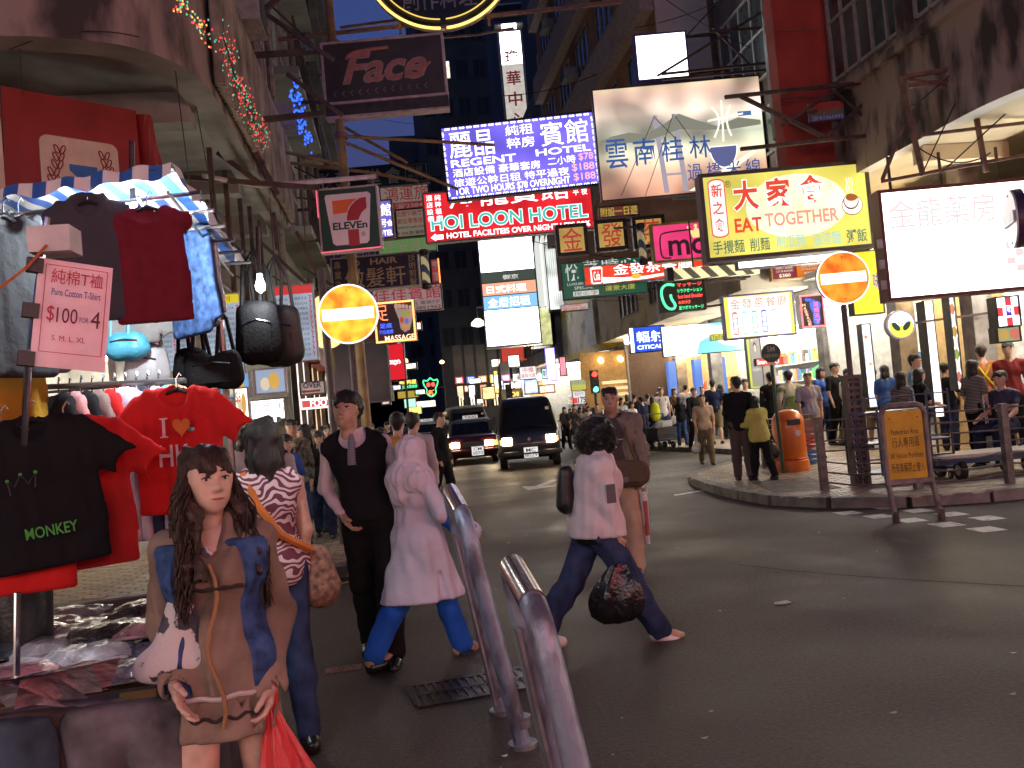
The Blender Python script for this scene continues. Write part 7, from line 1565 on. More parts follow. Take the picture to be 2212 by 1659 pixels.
def hair_long(B, L=-2.6, width=.62, fringe=True, vol=1.0, front=True):
 def f(F):
  hs = .115*B.k; P_ = B.head_pt; D = V3(0, 0, hs)
  F.limb(P_((0, .22, .42)), P_((0, -.15, .42)), .78*hs*vol, .70*hs*vol, .2*hs)
  F.limb(P_((0, .4, .2)), P_((0, .55, -.9)), .6*hs*vol, .58*hs*vol, .3*hs); F.limb(P_((0, .55, -.8)), P_((0, .62, L)), .62*hs*vol, .4*hs*vol, .3*hs)
  for sd in (-1, 1):
   F.limb(P_((sd*.55, -.02, .45)), P_((sd*width, .05, -.7)), .25*hs*vol, .24*hs*vol, .2*hs); F.limb(P_((sd*width, .05, -.7)), P_((sd*width*1.1, .2 if not front else -.25, L*.92)), .25*hs*vol, .22*hs*vol, .2*hs)
  if fringe:
   for x in (-.4, -.2, 0, .2, .4): F.limb(P_((x, -.4, .75)), P_((x*1.08, -.80+.25*x*x, .30)), .22*hs, .1*hs, .1*hs)
  F.hole(P_((0, -1.12, -.27)), P_((0, -.9, -.8)), .50*hs, .46*hs)
 return f
# ================================================================== the people in the street
def DIR(dx, dy): return math.atan2(dx, -dy)     # a figure faces -y before it is turned
def swirl():
 m, n, l, b = _nodes('swirl_print'); tc = n.new('ShaderNodeTexCoord'); w_ = n.new('ShaderNodeTexWave'); w_.wave_type = 'RINGS'; w_.inputs['Scale'].default_value = 9; w_.inputs['Distortion'].default_value = 14; w_.inputs['Detail'].default_value = 1; w_.inputs['Detail Scale'].default_value = 1.2
 cr = n.new('ShaderNodeValToRGB'); cr.color_ramp.interpolation = 'CONSTANT'; cr.color_ramp.elements[0].color = (.14, .03, .05, 1); cr.color_ramp.elements[1].position = .5; cr.color_ramp.elements[1].color = (.62, .5, .5, 1)
 l.new(tc.outputs['Object'], w_.inputs['Vector']); l.new(w_.outputs['Fac'], cr.inputs[0]); l.new(cr.outputs[0], b.inputs['Base Color']); b.inputs['Roughness'].default_value = .8; return m
def stripes(nm, c1, c2, sc_=14):
 k = 'stripe_'+nm
 if k in _M: return _M[k]
 m, n, l, b = _nodes(k); tc = n.new('ShaderNodeTexCoord'); w_ = n.new('ShaderNodeTexWave'); w_.bands_direction = 'Z'; w_.inputs['Scale'].default_value = sc_; w_.inputs['Distortion'].default_value = .6; w_.inputs['Detail Scale'].default_value = .6
 cr = n.new('ShaderNodeValToRGB'); cr.color_ramp.interpolation = 'CONSTANT'; cr.color_ramp.elements[0].color = C4(c1); cr.color_ramp.elements[1].position = .55; cr.color_ramp.elements[1].color = C4(c2)
 l.new(tc.outputs['Object'], w_.inputs['Vector']); l.new(w_.outputs['Fac'], cr.inputs[0]); l.new(cr.outputs[0], b.inputs['Base Color']); b.inputs['Roughness'].default_value = .85; _M[k] = m; return m
def add_field(root, name, m, fn, h, wob=0.0, wf=8):
 F = Field(); fn(F); V, Q = F.mesh(h, 0, wob, wf); o = bpy.data.objects.new(name, np_mesh(name, [(V, Q, 0)], [m])); COL.objects.link(o); o.parent = root; return o
LEATH = mat('leather_black', (.015, .014, .014), .35, var=.2, bump=.2); JEAN = cloth('jean', (.035, .05, .11), scale=9, var=.25); JEAN2 = cloth('jean_mid', (.06, .1, .22), var=.25)
# --- girl in the foreground
gp = at(470, 1300, Y=2.98); gz = at(480, 976, Y=2.98).z
B = Body(gz-.0, True, .16, -1, arms={'r': (-.22, .16, .95, -.22), 'l': (-.08, .15, .42, -.12)}, head=(.45, .04))
k_ = B.k; BRN = cloth('tunic_brown', (.27, .2, .155), scale=7, var=.2); DENIM = cloth('denim_vest', (.05, .1, .24), scale=20, var=.3)
def tunic(F):
 j = B.j; B.torso(F, .012)
 for i in 'lr': B.arm(F, i, .016, .90); F.limb(j['el'+i]+(j['wr'+i]-j['el'+i])*.75, j['el'+i]+(j['wr'+i]-j['el'+i])*.98, .036, .052, .02)
 F.limb(V3(0, 0, .84*k_), j['chest']-V3(0, 0, .06), .158*k_, .108*k_, .05, .85); F.above(.84*k_); F.hole(j['neck']+V3(0, -.07, .06), j['neck']+V3(0, -.11, -.05), .075*k_, .05*k_)
 for i in 'lr': d = B.j['hd'+i]; w2 = j['wr'+i]; F.hole(w2-d*.0, w2+d*.12, .040)
def ruffle(F): F.limb(V3(0, 0, .73*k_), V3(0, 0, .88*k_), .18*k_, .15*k_, .03, .88); F.above(.73*k_); F.below(.87*k_)
def vest(F):
 j = B.j; B.torso(F, .034); F.limb(V3(0, 0, .86*k_), j['chest'], .162*k_, .135*k_, .05, .85); F.above(.86*k_); F.below(1.40*k_)
 F.hole(V3(0, -.22, .70), V3(0, -.19, 1.45), .155, .125); F.hole(j['neck']+V3(0, -.05, .05), j['neck'], .10)
 for i, sd in (('l', 1), ('r', -1)): F.hole(j['sh'+i]+V3(sd*.07, 0, .08), j['sh'+i]+V3(sd*.09, 0, -.12), .085)
def girl_hair(F):
 hair_long(B, -2.2, .66, True, 1.0)(F); P_ = B.head_pt; hs = .115*k_
 random.seed(3)
 for sd in (-1, 1):
  for q in range(6):
   x0 = sd*(.55+.09*random.random()); y0 = -.40+.10*q; pts = [P_((x0, y0*.5, -.4))]
   for t in range(1, 6): pts.append(P_((sd*(.66+.055*t)+.13*math.sin(t*1.5+q*2.4)+.12*sd*((q*7)%5-2)*.5, y0-.16*min(t, 6)*(1 if q < 5 else -.3)+.12*math.cos(t*1.9+q), -.4-.50*t)))
   for a, b_ in zip(pts[:-1], pts[1:]): F.limb(a, b_, .12*hs, .08*hs, .06*hs)
 F.hole(P_((0, -1.12, -.27)), P_((0, -.95, -1.3)), .50*hs, .36*hs)
def girl_extra(root, B):
 j = B.j; rs = random.Random(4); ps = []
 for q in range(620):
  sd = rs.choice((-1, 1)); u = rs.random(); ph = rs.random()*6.3; am = rs.uniform(.06, .2); L_ = rs.uniform(2.9, 4.3); w0 = rs.uniform(-.08, .28)
  ps.append([B.head_pt((sd*(.5+.16*min(1, t*.25)+(.035*t+w0*min(1, t/5))*(1-.5*u))+am*math.sin(t*1.05+ph)*min(1, t/4), -.1+.75*u-.075*min(t, 12)*(1-1.6*u)+am*math.cos(t*.95+ph)*min(1, t/4), .78-(L_+.78)*(t/16)**.9)) for t in range(17)])
 for q in range(70): x = rs.uniform(-.48, .48); ps.append([B.head_pt((x*(.55+.5*t/6), -.30-.56*math.sin(t/6*1.5)+.25*x*x, 1.08-.78*(t/6)**1.6+rs.uniform(-.02, .02))) for t in range(7)])
 strands(root, ps, .0026, HAIRN)
 LACE = cloth('lace', (.62, .57, .53)); MB().tube([(.170*k_*math.cos(t), .150*k_*math.sin(t)*.98, .88*k_+.004*math.sin(9*t)) for t in [q*math.pi/24 for q in range(48)]], .008, 6, closed=True).build('lace_band', LACE, root, True)
 DK = cloth('dark_trim', (.05, .04, .035))
 for z_, r_ in ((.81, .176),): MB().tube([(r_*k_*math.cos(t), r_*.84*k_*math.sin(t), z_*k_+.007*math.sin(16*t)) for t in [q*math.pi/40 for q in range(80)]], .006, 5, closed=True).build('ruffle_trim', DK, root, True)
 MB().tube([(.02*math.sin(q*.9), -.150*k_-.012*math.sin(q*.25), (1.33-.055*q)*k_) for q in range(11)], .007, 6).build('tie_cord', cloth('tie_tan', (.35, .2, .1)), root, True)
 MB().tube([((-.11+.022*q)*k_, (-.162+.02*abs(q-5)/5)*k_, (1.245+.004*(q % 2))*k_) for q in range(11)], .006, 5).build('yoke_trim', DK, root, True)
 # white printed bag hugged under the arm
 c = j['shr']*.45+j['wrr']*.55+V3(.035, -.03, .0); WB_ = mat('bag_white_print', (.62, .58, .58), .6, col2=(.05, .05, .07), thresh=(.43, .45), scale=12)
 add_field(root, 'shoulder_bag', WB_, lambda F: (F.limb(c+V3(.06, .0, .17), c+V3(-.03, .02, -.12), .055, .085, .05, .6), F.limb(c+V3(.06, 0, -.12), c+V3(-.13, .03, -.14), .04, .04, .05)), .01, .004)
 MB().tube([c+V3(.06, -.02, .2), j['shr']*.9+V3(0, -.07, .05), j['shr']+V3(.02, .0, .08), c+V3(0, .1, .15)], .014, 6).build('bag_strap', cloth('strap_blue', (.08, .12, .25)), root, True)
 MB().tube([j['hdr']*.07+j['wrr']+V3(.012*math.cos(t), .012*math.sin(t), 0) for t in [q*math.pi/6 for q in range(12)]], .002, 4, closed=True).build('ring', CHR, root)
girl = person('girl', 'long haired girl in brown tunic and denim waistcoat walking towards the viewer', (gp.x, 2.98), R(4), B, [('tunic', BRN, tunic, {'wob': .007, 'wf': 11, 'res': .010}), ('hem_ruffle', BRN, ruffle, {'wob': .02, 'wf': 16, 'res': .010}), ('denim_waistcoat', DENIM, vest, {'wob': .004, 'res': .009}), ('shoe', SHOEN, shoes(B))], 'd', .011, (HAIRN, girl_hair, .0085, .008), hands={'l': {'curl': .75}, 'r': {'curl': .30, 'spread': .1}}, extra=girl_extra)
hw = girl.matrix_basis @ Vector(B.j['wrl']+B.j['hdl']*.06)
RBAG = mat('red_plastic', (.75, .045, .05), .25, var=.1, scale=6, bump=.3, bscale=25, alpha=.93, stretch=(3, 3, .4))
rb = empty('plastic_bag', (hw.x, hw.y, 0), 0, 'translucent red plastic bag hanging from the girl\'s hand', 'bag')
zt = hw.z-.01
def rbf(u, v):
 a = 2*math.pi*u; t = 1-v; w_ = .014+.23*t**1.1-(.06*(t-.85)/.15 if t > .85 else 0); fold = 1+.16*math.sin(7*a+3*t)*(1-t*.5)+.06*math.sin(13*a)
 return (w_*math.cos(a)*fold+.10*t, w_*.62*math.sin(a)*fold, zt-.68*t)
MB().grid(rbf, 44, 22, closed_u=True).build('bag_body', RBAG, rb, True)
for s_ in (-1, 1): MB().tube([(s_*.012, 0, zt-.03), (s_*.022, -.01, zt+.03), (s_*.006, -.015, zt+.075)], .008, 6).build('handle', RBAG, rb, True)
MB().lathe((.09, 0, zt-.58), [(.05, 0), (.11, .03), (.12, .12), (.08, .2), (.02, .24)], 14).build('contents', mat('bag_contents', (.45, .06, .06), .5), rb, True)
# --- man in black waistcoat
vp = at(826, 1425, Z=0); vz = at(752, 856, Y=vp.y).z
B = Body(vz, False, .16, 1, lean=-.0, arms={'r': (-.12, .26, .75, -.45), 'l': (-.25, .22, .25, .05)}, head=(-.25, .22), width=.98)
for q in ('waist', 'chest', 'neck', 'head', 'shl', 'shr', 'ell', 'elr', 'wrl', 'wrr'):
 B.j[q] = B.j[q]+V3(-.09*max(0, (B.j[q][2]-.9)/.8), 0, 0)
WSH = cloth('shirt_lilac_white', (.58, .50, .54)); BVS = cloth('waistcoat_black', (.012, .012, .014)); BTR = cloth('trouser_black', (.012, .012, .013))
def wvest(F):
 j = B.j; B.torso(F, .030); F.limb(j['pel']+V3(0, 0, -.02), j['waist'], .165, .14, .04, .85); F.above(.90*B.k); n = j['neck']
 F.hole(n+V3(0, -.03, .1), n+V3(0, -.09, .0), .10); F.hole(n+V3(0, -.16, .02), n+V3(0, -.2, -.22), .085, .012); F.hole(n+V3(0, 0, .0), n+V3(0, 0, .08), .085)
 for i, sd in (('l', 1), ('r', -1)): F.hole(j['sh'+i]+V3(sd*.05, 0, .08), j['sh'+i]+V3(sd*.075, 0, -.13), .07)
def vest_extra(root, B):
 rs = random.Random(6); strands(root, [[B.head_pt((x*(.5+.5*t/6)+.12*t/6, -.2-.62*math.sin(t/6*1.5)+.3*x*x, 1.22-(.85+rs.uniform(-.12, .1))*(t/6)**1.5)) for t in range(7)] for x in [rs.uniform(-.6, .5) for q in range(90)]], .003, HAIRB); n = B.j['neck']
 MB().tube([n+V3(0, -.085, .0), n+V3(.003, -.125, -.05), n+V3(.0, -.15, -.13), n+V3(0, -.155, -.2)], [.016, .022, .028, .03], 8).build('tie', stripes('tie', (.25, .25, .3), (.1, .1, .14), 30), root, True)
 for sd in (-1, 1): MB().add([n+V3(0, -.082, .02), n+V3(sd*.075, -.05, .05), n+V3(sd*.085, -.075, -.03), n+V3(sd*.03, -.11, -.055)], [(0, 1, 2, 3)]).build('collar', WSH, root)
person('clerk', 'tall man in black waistcoat, pale shirt and tie crossing the road', (vp.x, vp.y), R(-6), B, [('shirt', WSH, longsl(B, .008, .95, .06, .94, hip=False), {'wob': .005, 'wf': 9}), ('waistcoat', BVS, wvest, {'wob': .002, 'res': .009}), ('trousers', BTR, trousers(B, .018, 1.0, 1.04, .014), {'wob': .005}), ('shoe', SHOEB, shoes(B))], 'b', .0125, (HAIRB, hair_short(B, 1.12), .008, .006), extra=vest_extra)
# --- woman in white headscarf
sp = at(925, 1425, Z=0); sz = at(930, 932, Y=sp.y).z
B = Body(sz*.985, True, .34, -1, arms={'r': (.15, .50, .7, .30), 'l': (-.3, .2, .2)}, head=(.2, .1), knee=.25)
WT = cloth('tunic_white', (.60, .57, .66), scale=4); BLT_ = cloth('trouser_blue', (.02, .11, .50), scale=4)
def stunic(F):
 j = B.j; k = B.k; B.torso(F, .03)
 for i in 'lr': B.arm(F, i, .026, .80)
 F.limb(V3(0, 0, .44*k), j['waist'], .235*k, .14*k, .05, 1.05); F.above(.46*k)
 for i in 'lr': h_ = j['hip'+i]; F.limb(h_, h_+(j['kn'+i]-h_)*1.1, .135*k, .14*k, .08)
 for sd in (-1, 1): F.hole(V3(sd*.26*k, -.02, .42*k), V3(sd*.2*k, -.01, .72*k), .055, .004)
def scarf(F):
 hs = .115*B.k; P_ = B.head_pt; n = B.j['neck']
 F.limb(P_((0, .2, .4)), P_((0, -.2, .35)), .84*hs, .78*hs, .3*hs); F.limb(P_((0, .3, .1)), P_((0, .2, -.9)), .82*hs, .75*hs, .4*hs); F.limb(P_((0, -.2, -.6)), n+V3(0, -.03, -.02), .62*hs, .12, .06)
 F.limb(n+V3(-.10, .02, -.05), n+V3(.10, .02, -.05), .10, .10, .06); F.limb(n+V3(0, .06, -.03), B.j['chest']+V3(0, .08, .02), .12, .09, .06); F.hole(P_((0, -1.15, -.15)), P_((0, -.9, -.5)), .48*hs)
def scarf_extra(root, B):
 e, w_ = B.j['elr'], B.j['wrr']
 add_field(root, 'blue_cuff', BLT_, lambda F: (F.limb(e+(w_-e)*.25, w_+(w_-e)*.05, .06, .078, .02), F.hole(w_+(w_-e)*.06, w_+(w_-e)*.4, .06)), .011, .004)
 add_field(root, 'cuff_trim', WT, lambda F: (F.limb(w_, w_+(w_-e)*.1, .08, .082, .01), F.hole(w_, w_+(w_-e)*.4, .062)), .009)
 for i in 'lr':
  a = B.j['an'+i]; MB().tube([a+V3(0, .05, -.075), a+V3(0, -.05, -.078), a+V3(0, -.17, -.08)], [.04, .046, .04], 10).build('sandal', SHOEB, root, True)
person('pedestrian', 'woman in white headscarf, long white tunic and blue trousers walking away', (sp.x, sp.y), DIR(.80, .6), B, [('trousers', BLT_, trousers(B, .018, 1.0, 1.0, .022), {'wob': .006}), ('long_tunic', WT, stunic, {'wob': .007, 'wf': 8, 'res': .011}), ('headscarf', cloth('scarf_white', (.66, .6, .66)), scarf, {'wob': .008, 'wf': 20, 'res': .009})], 'c', .0125, None, eyes=True, extra=scarf_extra)
# --- curly haired woman in white jacket
jp = at(1310, 1392, Z=0); jz = at(1272, 893, Y=jp.y).z
B = Body(jz*1.0, True, .48, -1, arms={'r': (.05, .12, .15), 'l': (-.35, .12, .2)}, head=(.1, .25), knee=.1, lean=.12)
WJ = cloth('jacket_white', (.62, .52, .53), scale=4, rough=.6)
def wj(F):
 j = B.j; k = B.k; B.torso(F, .045)
 for i in 'lr': B.arm(F, i, .040, .97); d = B.j['hd'+i]; F.hole(j['wr'+i]+d*.01, j['wr'+i]+d*.12, .05)
 F.limb(V3(0, 0, .80*k), j['chest'], .205*k, .15*k, .05, .95); F.above(.80*k); F.hole(j['neck']+V3(0, -.03, .08), j['neck']+V3(0, 0, .03), .085)
def curly(F):
 hs = .115*B.k; P_ = B.head_pt; random.seed(9)
 F.limb(P_((0, .3, .35)), P_((0, -.1, .4)), 1.08*hs, .98*hs, .3*hs); F.limb(P_((0, .4, .0)), P_((0, .35, -.75)), 1.05*hs, .9*hs, .3*hs)
 for q in range(150):
  a = random.uniform(0, 6.28); z = random.uniform(-1.1, 1.0); r = 1.28*math.sqrt(max(.1, 1-(z-.05)**2*.62)); x, y = r*math.cos(a)*.95, r*math.sin(a)*.95+.22
  if y > -.55 or z > .5: F.ball(P_((x, y, z)), random.uniform(.13, .22)*hs, .05*hs)
 F.hole(P_((0, -1.2, -.2)), P_((0, -.95, -.7)), .55*hs)
def jacket_extra(root, B):
 rs = random.Random(8); ps = []
 for q in range(420):
  a = rs.uniform(0, 6.28); z = rs.uniform(-1.2, 1.15); r = 1.36*math.sqrt(max(.1, 1-(z-.05)**2*.6))+rs.uniform(-.08, .1); b = rs.uniform(0, 6.28)
  if r*math.sin(a)+.22 > -.6 or z > .5: ps.append([B.head_pt((r*math.cos(a+.1*t)+.1*math.cos(b+t), r*math.sin(a+.1*t)+.22+.1*math.sin(b+t), z+.12*math.sin(b+1.3*t))) for t in range(6)])
 strands(root, ps, .003, HAIRB); c = B.j['chest']; add_field(root, 'backpack', LEATH, lambda F: F.limb(c+V3(.07, .19, .06), c+V3(.08, .2, -.14), .055, .07, .03), .014, .003)
 MB().tube([c+V3(.1, .1, .12), B.j['shl']+V3(0, .02, .09), c+V3(.13, -.12, .05)], .015, 6).build('strap', LEATH, root, True)
 e, s_ = B.j['elr'], B.j['shr']; m_ = s_*.35+e*.65
 MB().bb((m_[0]-.09, m_[1]-.03, m_[2]-.06), (m_[0]-.082, m_[1]+.03, m_[2]+.06)).build('sleeve_print', mat('print_dark', (.1, .09, .1), .7), root)
 add_field(root, 'hem_band', cloth('black_top'), lambda F: (F.limb(V3(0, 0, .76*B.k), V3(0, 0, .84*B.k), .17*B.k, .15*B.k, .03, .9), F.above(.755*B.k), F.below(.83*B.k)), .014)
cloth('black_top', (.012, .012, .013))
jw = person('pedestrian', 'curly haired woman in white jacket striding past with a black bag', (jp.x, jp.y), DIR(1, .12), B, [('jeans', JEAN, trousers(B, .022, .99, 1.0, .02), {'wob': .008}), ('jacket', WJ, wj, {'wob': .008, 'wf': 9, 'res': .011}), ('shoe', SHOEW, shoes(B, .012, {'r': .45}))], 'b', .0125, (HAIRB, curly, .011, .004), extra=jacket_extra, hands={'r': {'curl': .8}, 'l': {'curl': .5}})
hw = jw.matrix_basis @ Vector(B.j['wrr']+B.j['hdr']*.08)
kb = empty('plastic_bag', (hw.x, hw.y, 0), 0, 'black shiny plastic bag carried by the curly haired woman', 'bag'); BKB = mat('black_plastic', (.01, .01, .011), .18, var=.1, bump=.6, bscale=22)
zt2 = hw.z
def kbf(u, v):
 a = 2*math.pi*u; t = 1-v; w_ = .012+.15*math.sin(min(1, t*1.15)*math.pi*.62)**1.3*(1 if t < .9 else 1-(t-.9)*4); fo = 1+.14*math.sin(6*a+4*t)+.07*math.sin(11*a); return (w_*math.cos(a)*fo-.07*t, w_*.6*math.sin(a)*fo, zt2-.46*t)
MB().grid(kbf, 36, 20, closed_u=True).build('bag_body', BKB, kb, True)
for s_ in (-1, 1): MB().tube([(s_*.01, 0, zt2-.03), (s_*.018, 0, zt2+.03), (0, -.01, zt2+.06)], .007, 6).build('handle', BKB, kb, True)
# --- man in tan jacket with satchel
tp = at(1352, 1236, Z=0); tz = at(1310, 843, Y=tp.y).z
B = Body(tz, False, .14, 1, arms={'l': (.05, .20, .25), 'r': (.0, .18, .3)}, head=(-.12, .05), width=1.05)
TJ = cloth('jacket_tan', (.2, .17, .14), scale=5, rough=.6); GT = cloth('tee_charcoal', (.07, .055, .06)); BG = cloth('trouser_beige', (.48, .34, .24), scale=4)
def tj(F):
 j = B.j; k = B.k; B.torso(F, .040)
 for i in 'lr': B.arm(F, i, .030, .97); d = B.j['hd'+i]; F.hole(j['wr'+i]+d*.01, j['wr'+i]+d*.12, .048)
 F.limb(V3(0, 0, .84*k), j['chest'], .18*k, .15*k, .05, .9); F.above(.84*k); F.hole(V3(-.03, -.34, .7), V3(-.02, -.28, 1.45), .24, .20); F.hole(j['neck']+V3(0, -.04, .07), j['neck'], .10)
def tan_extra(root, B):
 p = B.j['pel']; SAT = cloth('satchel', (.12, .085, .055), scale=6)
 add_field(root, 'satchel', SAT, lambda F: F.limb(p+V3(-.04, -.22, -.02), p+V3(.17, -.19, -.04), .125, .125, .04, .55), .013, .003)
 MB().bb((p[0]-.13, -.325, p[2]-.1), (p[0]+.22, -.30, p[2]+.03)).build('flap', SAT, root); MB().bb((p[0]+.02, -.335, p[2]-.1), (p[0]+.08, -.326, p[2]-.05)).build('buckle', CHR, root)
 MB().tube([p+V3(.17, -.18, .08), B.j['chest']+V3(.1, -.16, .0), B.j['shl']+V3(-.06, -.0, .1)], .014, 6).build('strap', SAT, root, True)
 MB().tube([(.135*math.cos(t), .115*math.sin(t), 1.0*B.k) for t in [q*math.pi/16 for q in range(32)]], .02, 6, closed=True).build('belt', LEATH, root, True)
 c = B.j['chest']; MB().tube([c+V3(-.1, -.135, -.06), c+V3(-.0, -.148, -.055), c+V3(.08, -.14, -.05)], .006, 5).build('print_line', mat('print_red', (.6, .3, .3), .7), root)
tm = person('pedestrian', 'grey haired man in tan jacket with brown satchel facing the viewer', (tp.x, tp.y), R(-10), B, [('trousers', BG, trousers(B, .024, 1.0, 1.02, .02), {'wob': .008}), ('t_shirt', GT, tee(B, .018, .97, .3)), ('jacket', TJ, tj, {'wob': .011, 'wf': 13}), ('shoe', SHOEN, shoes(B))], 'c', .014, (HAIRB, hair_short(B, .95), .010, .002), extra=tan_extra, hands={'l': {'curl': .8}})
hw = tm.matrix_basis @ Vector(B.j['wrl']+B.j['hdl']*.08); ub = empty('umbrella_sleeve', (hw.x, hw.y, hw.z-.55), 0, 'wrapped white and red umbrella sleeve held by the tan jacket man', 'umbrella')
MB().tube([(0, 0, .0), (0, 0, .25), (0, 0, .42), (0, 0, .48)], [.02, .035, .04, .03], 10).build('sleeve', mat('sleeve_white', (.62, .55, .54), .4), ub, True); MB().tube([(0, -.008, .08), (0, -.008, .4)], [.022, .034], 10).build('stripe', mat('sleeve_red', (.42, .08, .07), .4), ub, True); MB().tube([(-.03, 0, .46), (-.035, 0, .55), (.03, 0, .55), (.03, 0, .46)], .012, 6).build('handle', mat('sleeve_white'), ub, True)
# --- woman with swirl top, seen from behind
wp = at(585, 1200, Y=4.75); wz = at(552, 922, Y=4.75).z
B = Body(wz, True, .12, 1, arms={'r': (.12, .16, .15), 'l': (.05, .15, .2)}, head=(.15, 0))
def swirl_extra(root, B):
 rs = random.Random(2); strands(root, [[B.head_pt((x*(.45+.55*min(1, t/4))+.03*math.sin(t+x*9), .2+.6*math.sin(min(1.57, t*.35))*(1-.35*x*x)+.05, 1.1-(1.1+rs.uniform(2.2, 2.7))*(t/10)**1.25)) for t in range(11)] for x in [rs.uniform(-.85, .85) for q in range(150)]], .0028, HAIRB); c = B.j['chest']; OR = mat('strap_orange', (.55, .16, .03), .5)
 MB().tube([B.j['shl']+V3(-.04, .03, .07), c+V3(.06, .125, 0), c+V3(-.04, .14, -.16), B.j['pel']+V3(-.2, .06, .05)], .022, 6).build('bag_strap', OR, root, True)
 add_field(root, 'bag', mat('bag_patterned', (.28, .16, .1), .6, var=.4, scale=30), lambda F: F.limb(B.j['pel']+V3(-.22, .0, -.02), B.j['pel']+V3(-.24, .0, -.16), .09, .11, .05, .6), .014)
person('pedestrian', 'black haired woman in swirl print top and orange bag strap seen from behind', (wp.x, 4.75), DIR(-.25, 1), B, [('jeans', JEAN, trousers(B, .014, .98, .98, .008), {'wob': .005}), ('swirl_top', swirl(), tee(B, .02, .84, 0), {'wob': .004}), ('shoe', SHOEB, shoes(B))], 'a', .013, (HAIRB, hair_long(B, -2.3, .6, True, 1.05, front=False), .010, .005), eyes=True, extra=swirl_extra)
# --- everybody else
def passer(label, u, v, Y, face, fem, top, topm, low, lowm, hair='s', zb=.13, stride=.2, sk='a', arms=None, shoe=None, extra=None, head=(0, 0), foot_v=None, seated=False, lean=0.0, hm=None, eyes=True, lead=1):
 p = at(u, v, Y=Y); H_ = p.z-zb
 if seated: H_ = (p.z-zb)/1.30*1.70
 B = Body(H_*.995, fem, stride, lead, lean=lean, arms=arms, head=head, seated=seated)
 if seated:
  dz = .47-(B.j['pel'][2]-.10*B.k)
  for q in B.j:
   if q not in ('hdl', 'hdr'): B.j[q] = B.j[q]+V3(0, 0, dz)
 res = .016 if Y < 12 else (.021 if Y < 18 else (.026 if Y < 26 else .034)); gs = []
 gs.append({'pants': ('trousers', lowm, trousers(B, .018, .98, 1.03 if not seated else 9, .012)), 'shorts': ('shorts', lowm, trousers(B, .03, .5, 1.03, .02)), 'skirt': ('skirt', lowm, skirt(B, .55, 1.02, .2, .13)), 'dress': ('dress', lowm, skirt(B, .5, 1.1, .2, .13))}[low])
 gs.append({'tee': ('t_shirt', topm, tee(B)), 'long': ('shirt', topm, longsl(B)), 'loose': ('blouse', topm, longsl(B, .024, .78, .075, .9, .03)), 'sleeveless': ('top', topm, tee(B, .018, .86, 0))}[top]+({'wob': .007 if res < .03 else 0},))
 gs.append(('shoe', shoe or SHOEB, shoes(B)))
 hf = {'s': hair_short(B), 'l': hair_long(B, -2.4, .6, fem, 1.0, False), 'm': hair_long(B, -1.2, .6, True, 1.0, False), 'b': hair_short(B, .9)}[hair]
 o = person('person', label, (p.x, Y), face, B, gs, sk, res, (hm or HAIRB, hf, None if res < .03 else .03, .004 if res < .03 else 0), eyes=eyes and abs((math.degrees(face)+180) % 360-180) < 100, detail=False if Y > 7 else None, zbase=zb, extra=(lambda r, b: extra(r, b)) if extra else None)
 return o
def pack(m_, w_=.11):
 def f(root, B):
  c = B.j['chest']; add_field(root, 'backpack', m_, lambda F: F.limb(c+V3(0, .2, .06), c+V3(0, .21, -.22), w_, w_*1.15, .05, .75), .025)
  for sd in (-1, 1): MB().tube([c+V3(sd*.08, .12, .1), c+V3(sd*.095, .0, .17), c+V3(sd*.1, -.12, .05), c+V3(sd*.1, .1, -.18)], .016, 5).build('strap', m_, root, True)
 return f
def hbag(m_, side=1, z=-.05):
 def f(root, B):
  p = B.j['pel']; add_field(root, 'handbag', m_, lambda F: F.limb(p+V3(side*.2, .02, z-.08), p+V3(side*.23, .02, z-.16), .09, .11, .04, .6), .026)
  MB().tube([p+V3(side*.2, .0, z), B.j['shl' if side > 0 else 'shr']+V3(0, 0, .06), p+V3(side*.22, .08, z)], .012, 5).build('strap', m_, root, True)
 return f
def sling(m_):
 def f(root, B): c = B.j['chest']; MB().tube([B.j['shl']+V3(-.03, -.02, .07), c+V3(.02, -.155, -.02), c+V3(-.1, -.13, -.2)], .014, 5).build('sling', m_, root, True)
 return f
BKc = cloth('black_plain', (.015, .015, .017)); WHc = cloth('white_plain', (.6, .56, .55)); NVc = cloth('navy', (.02, .025, .06)); GYc = cloth('grey_plain', (.14, .13, .13)); KHc = cloth('khaki', (.2, .16, .1)); BGc = cloth('beige_plain', (.42, .33, .24)); YLc = cloth('yellow_back', (.5, .3, .06)); BUc = cloth('blue_plain', (.05, .12, .4)); BRc = cloth('brown_tee', (.1, .055, .03)); LGc = cloth('lime_cardigan', (.55, .52, .14)); ORc = cloth('orange_tee', (.55, .22, .1)); SKc = cloth('sky_blue', (.18, .4, .62)); CRc = cloth('camo', (.25, .25, .18), var=.5, scale=12)
STR = stripes('breton', (.014, .014, .016), (.3, .27, .25), 14); WHB = cloth('bag_white_plain', (.62, .6, .58)); AWAY = R(180)
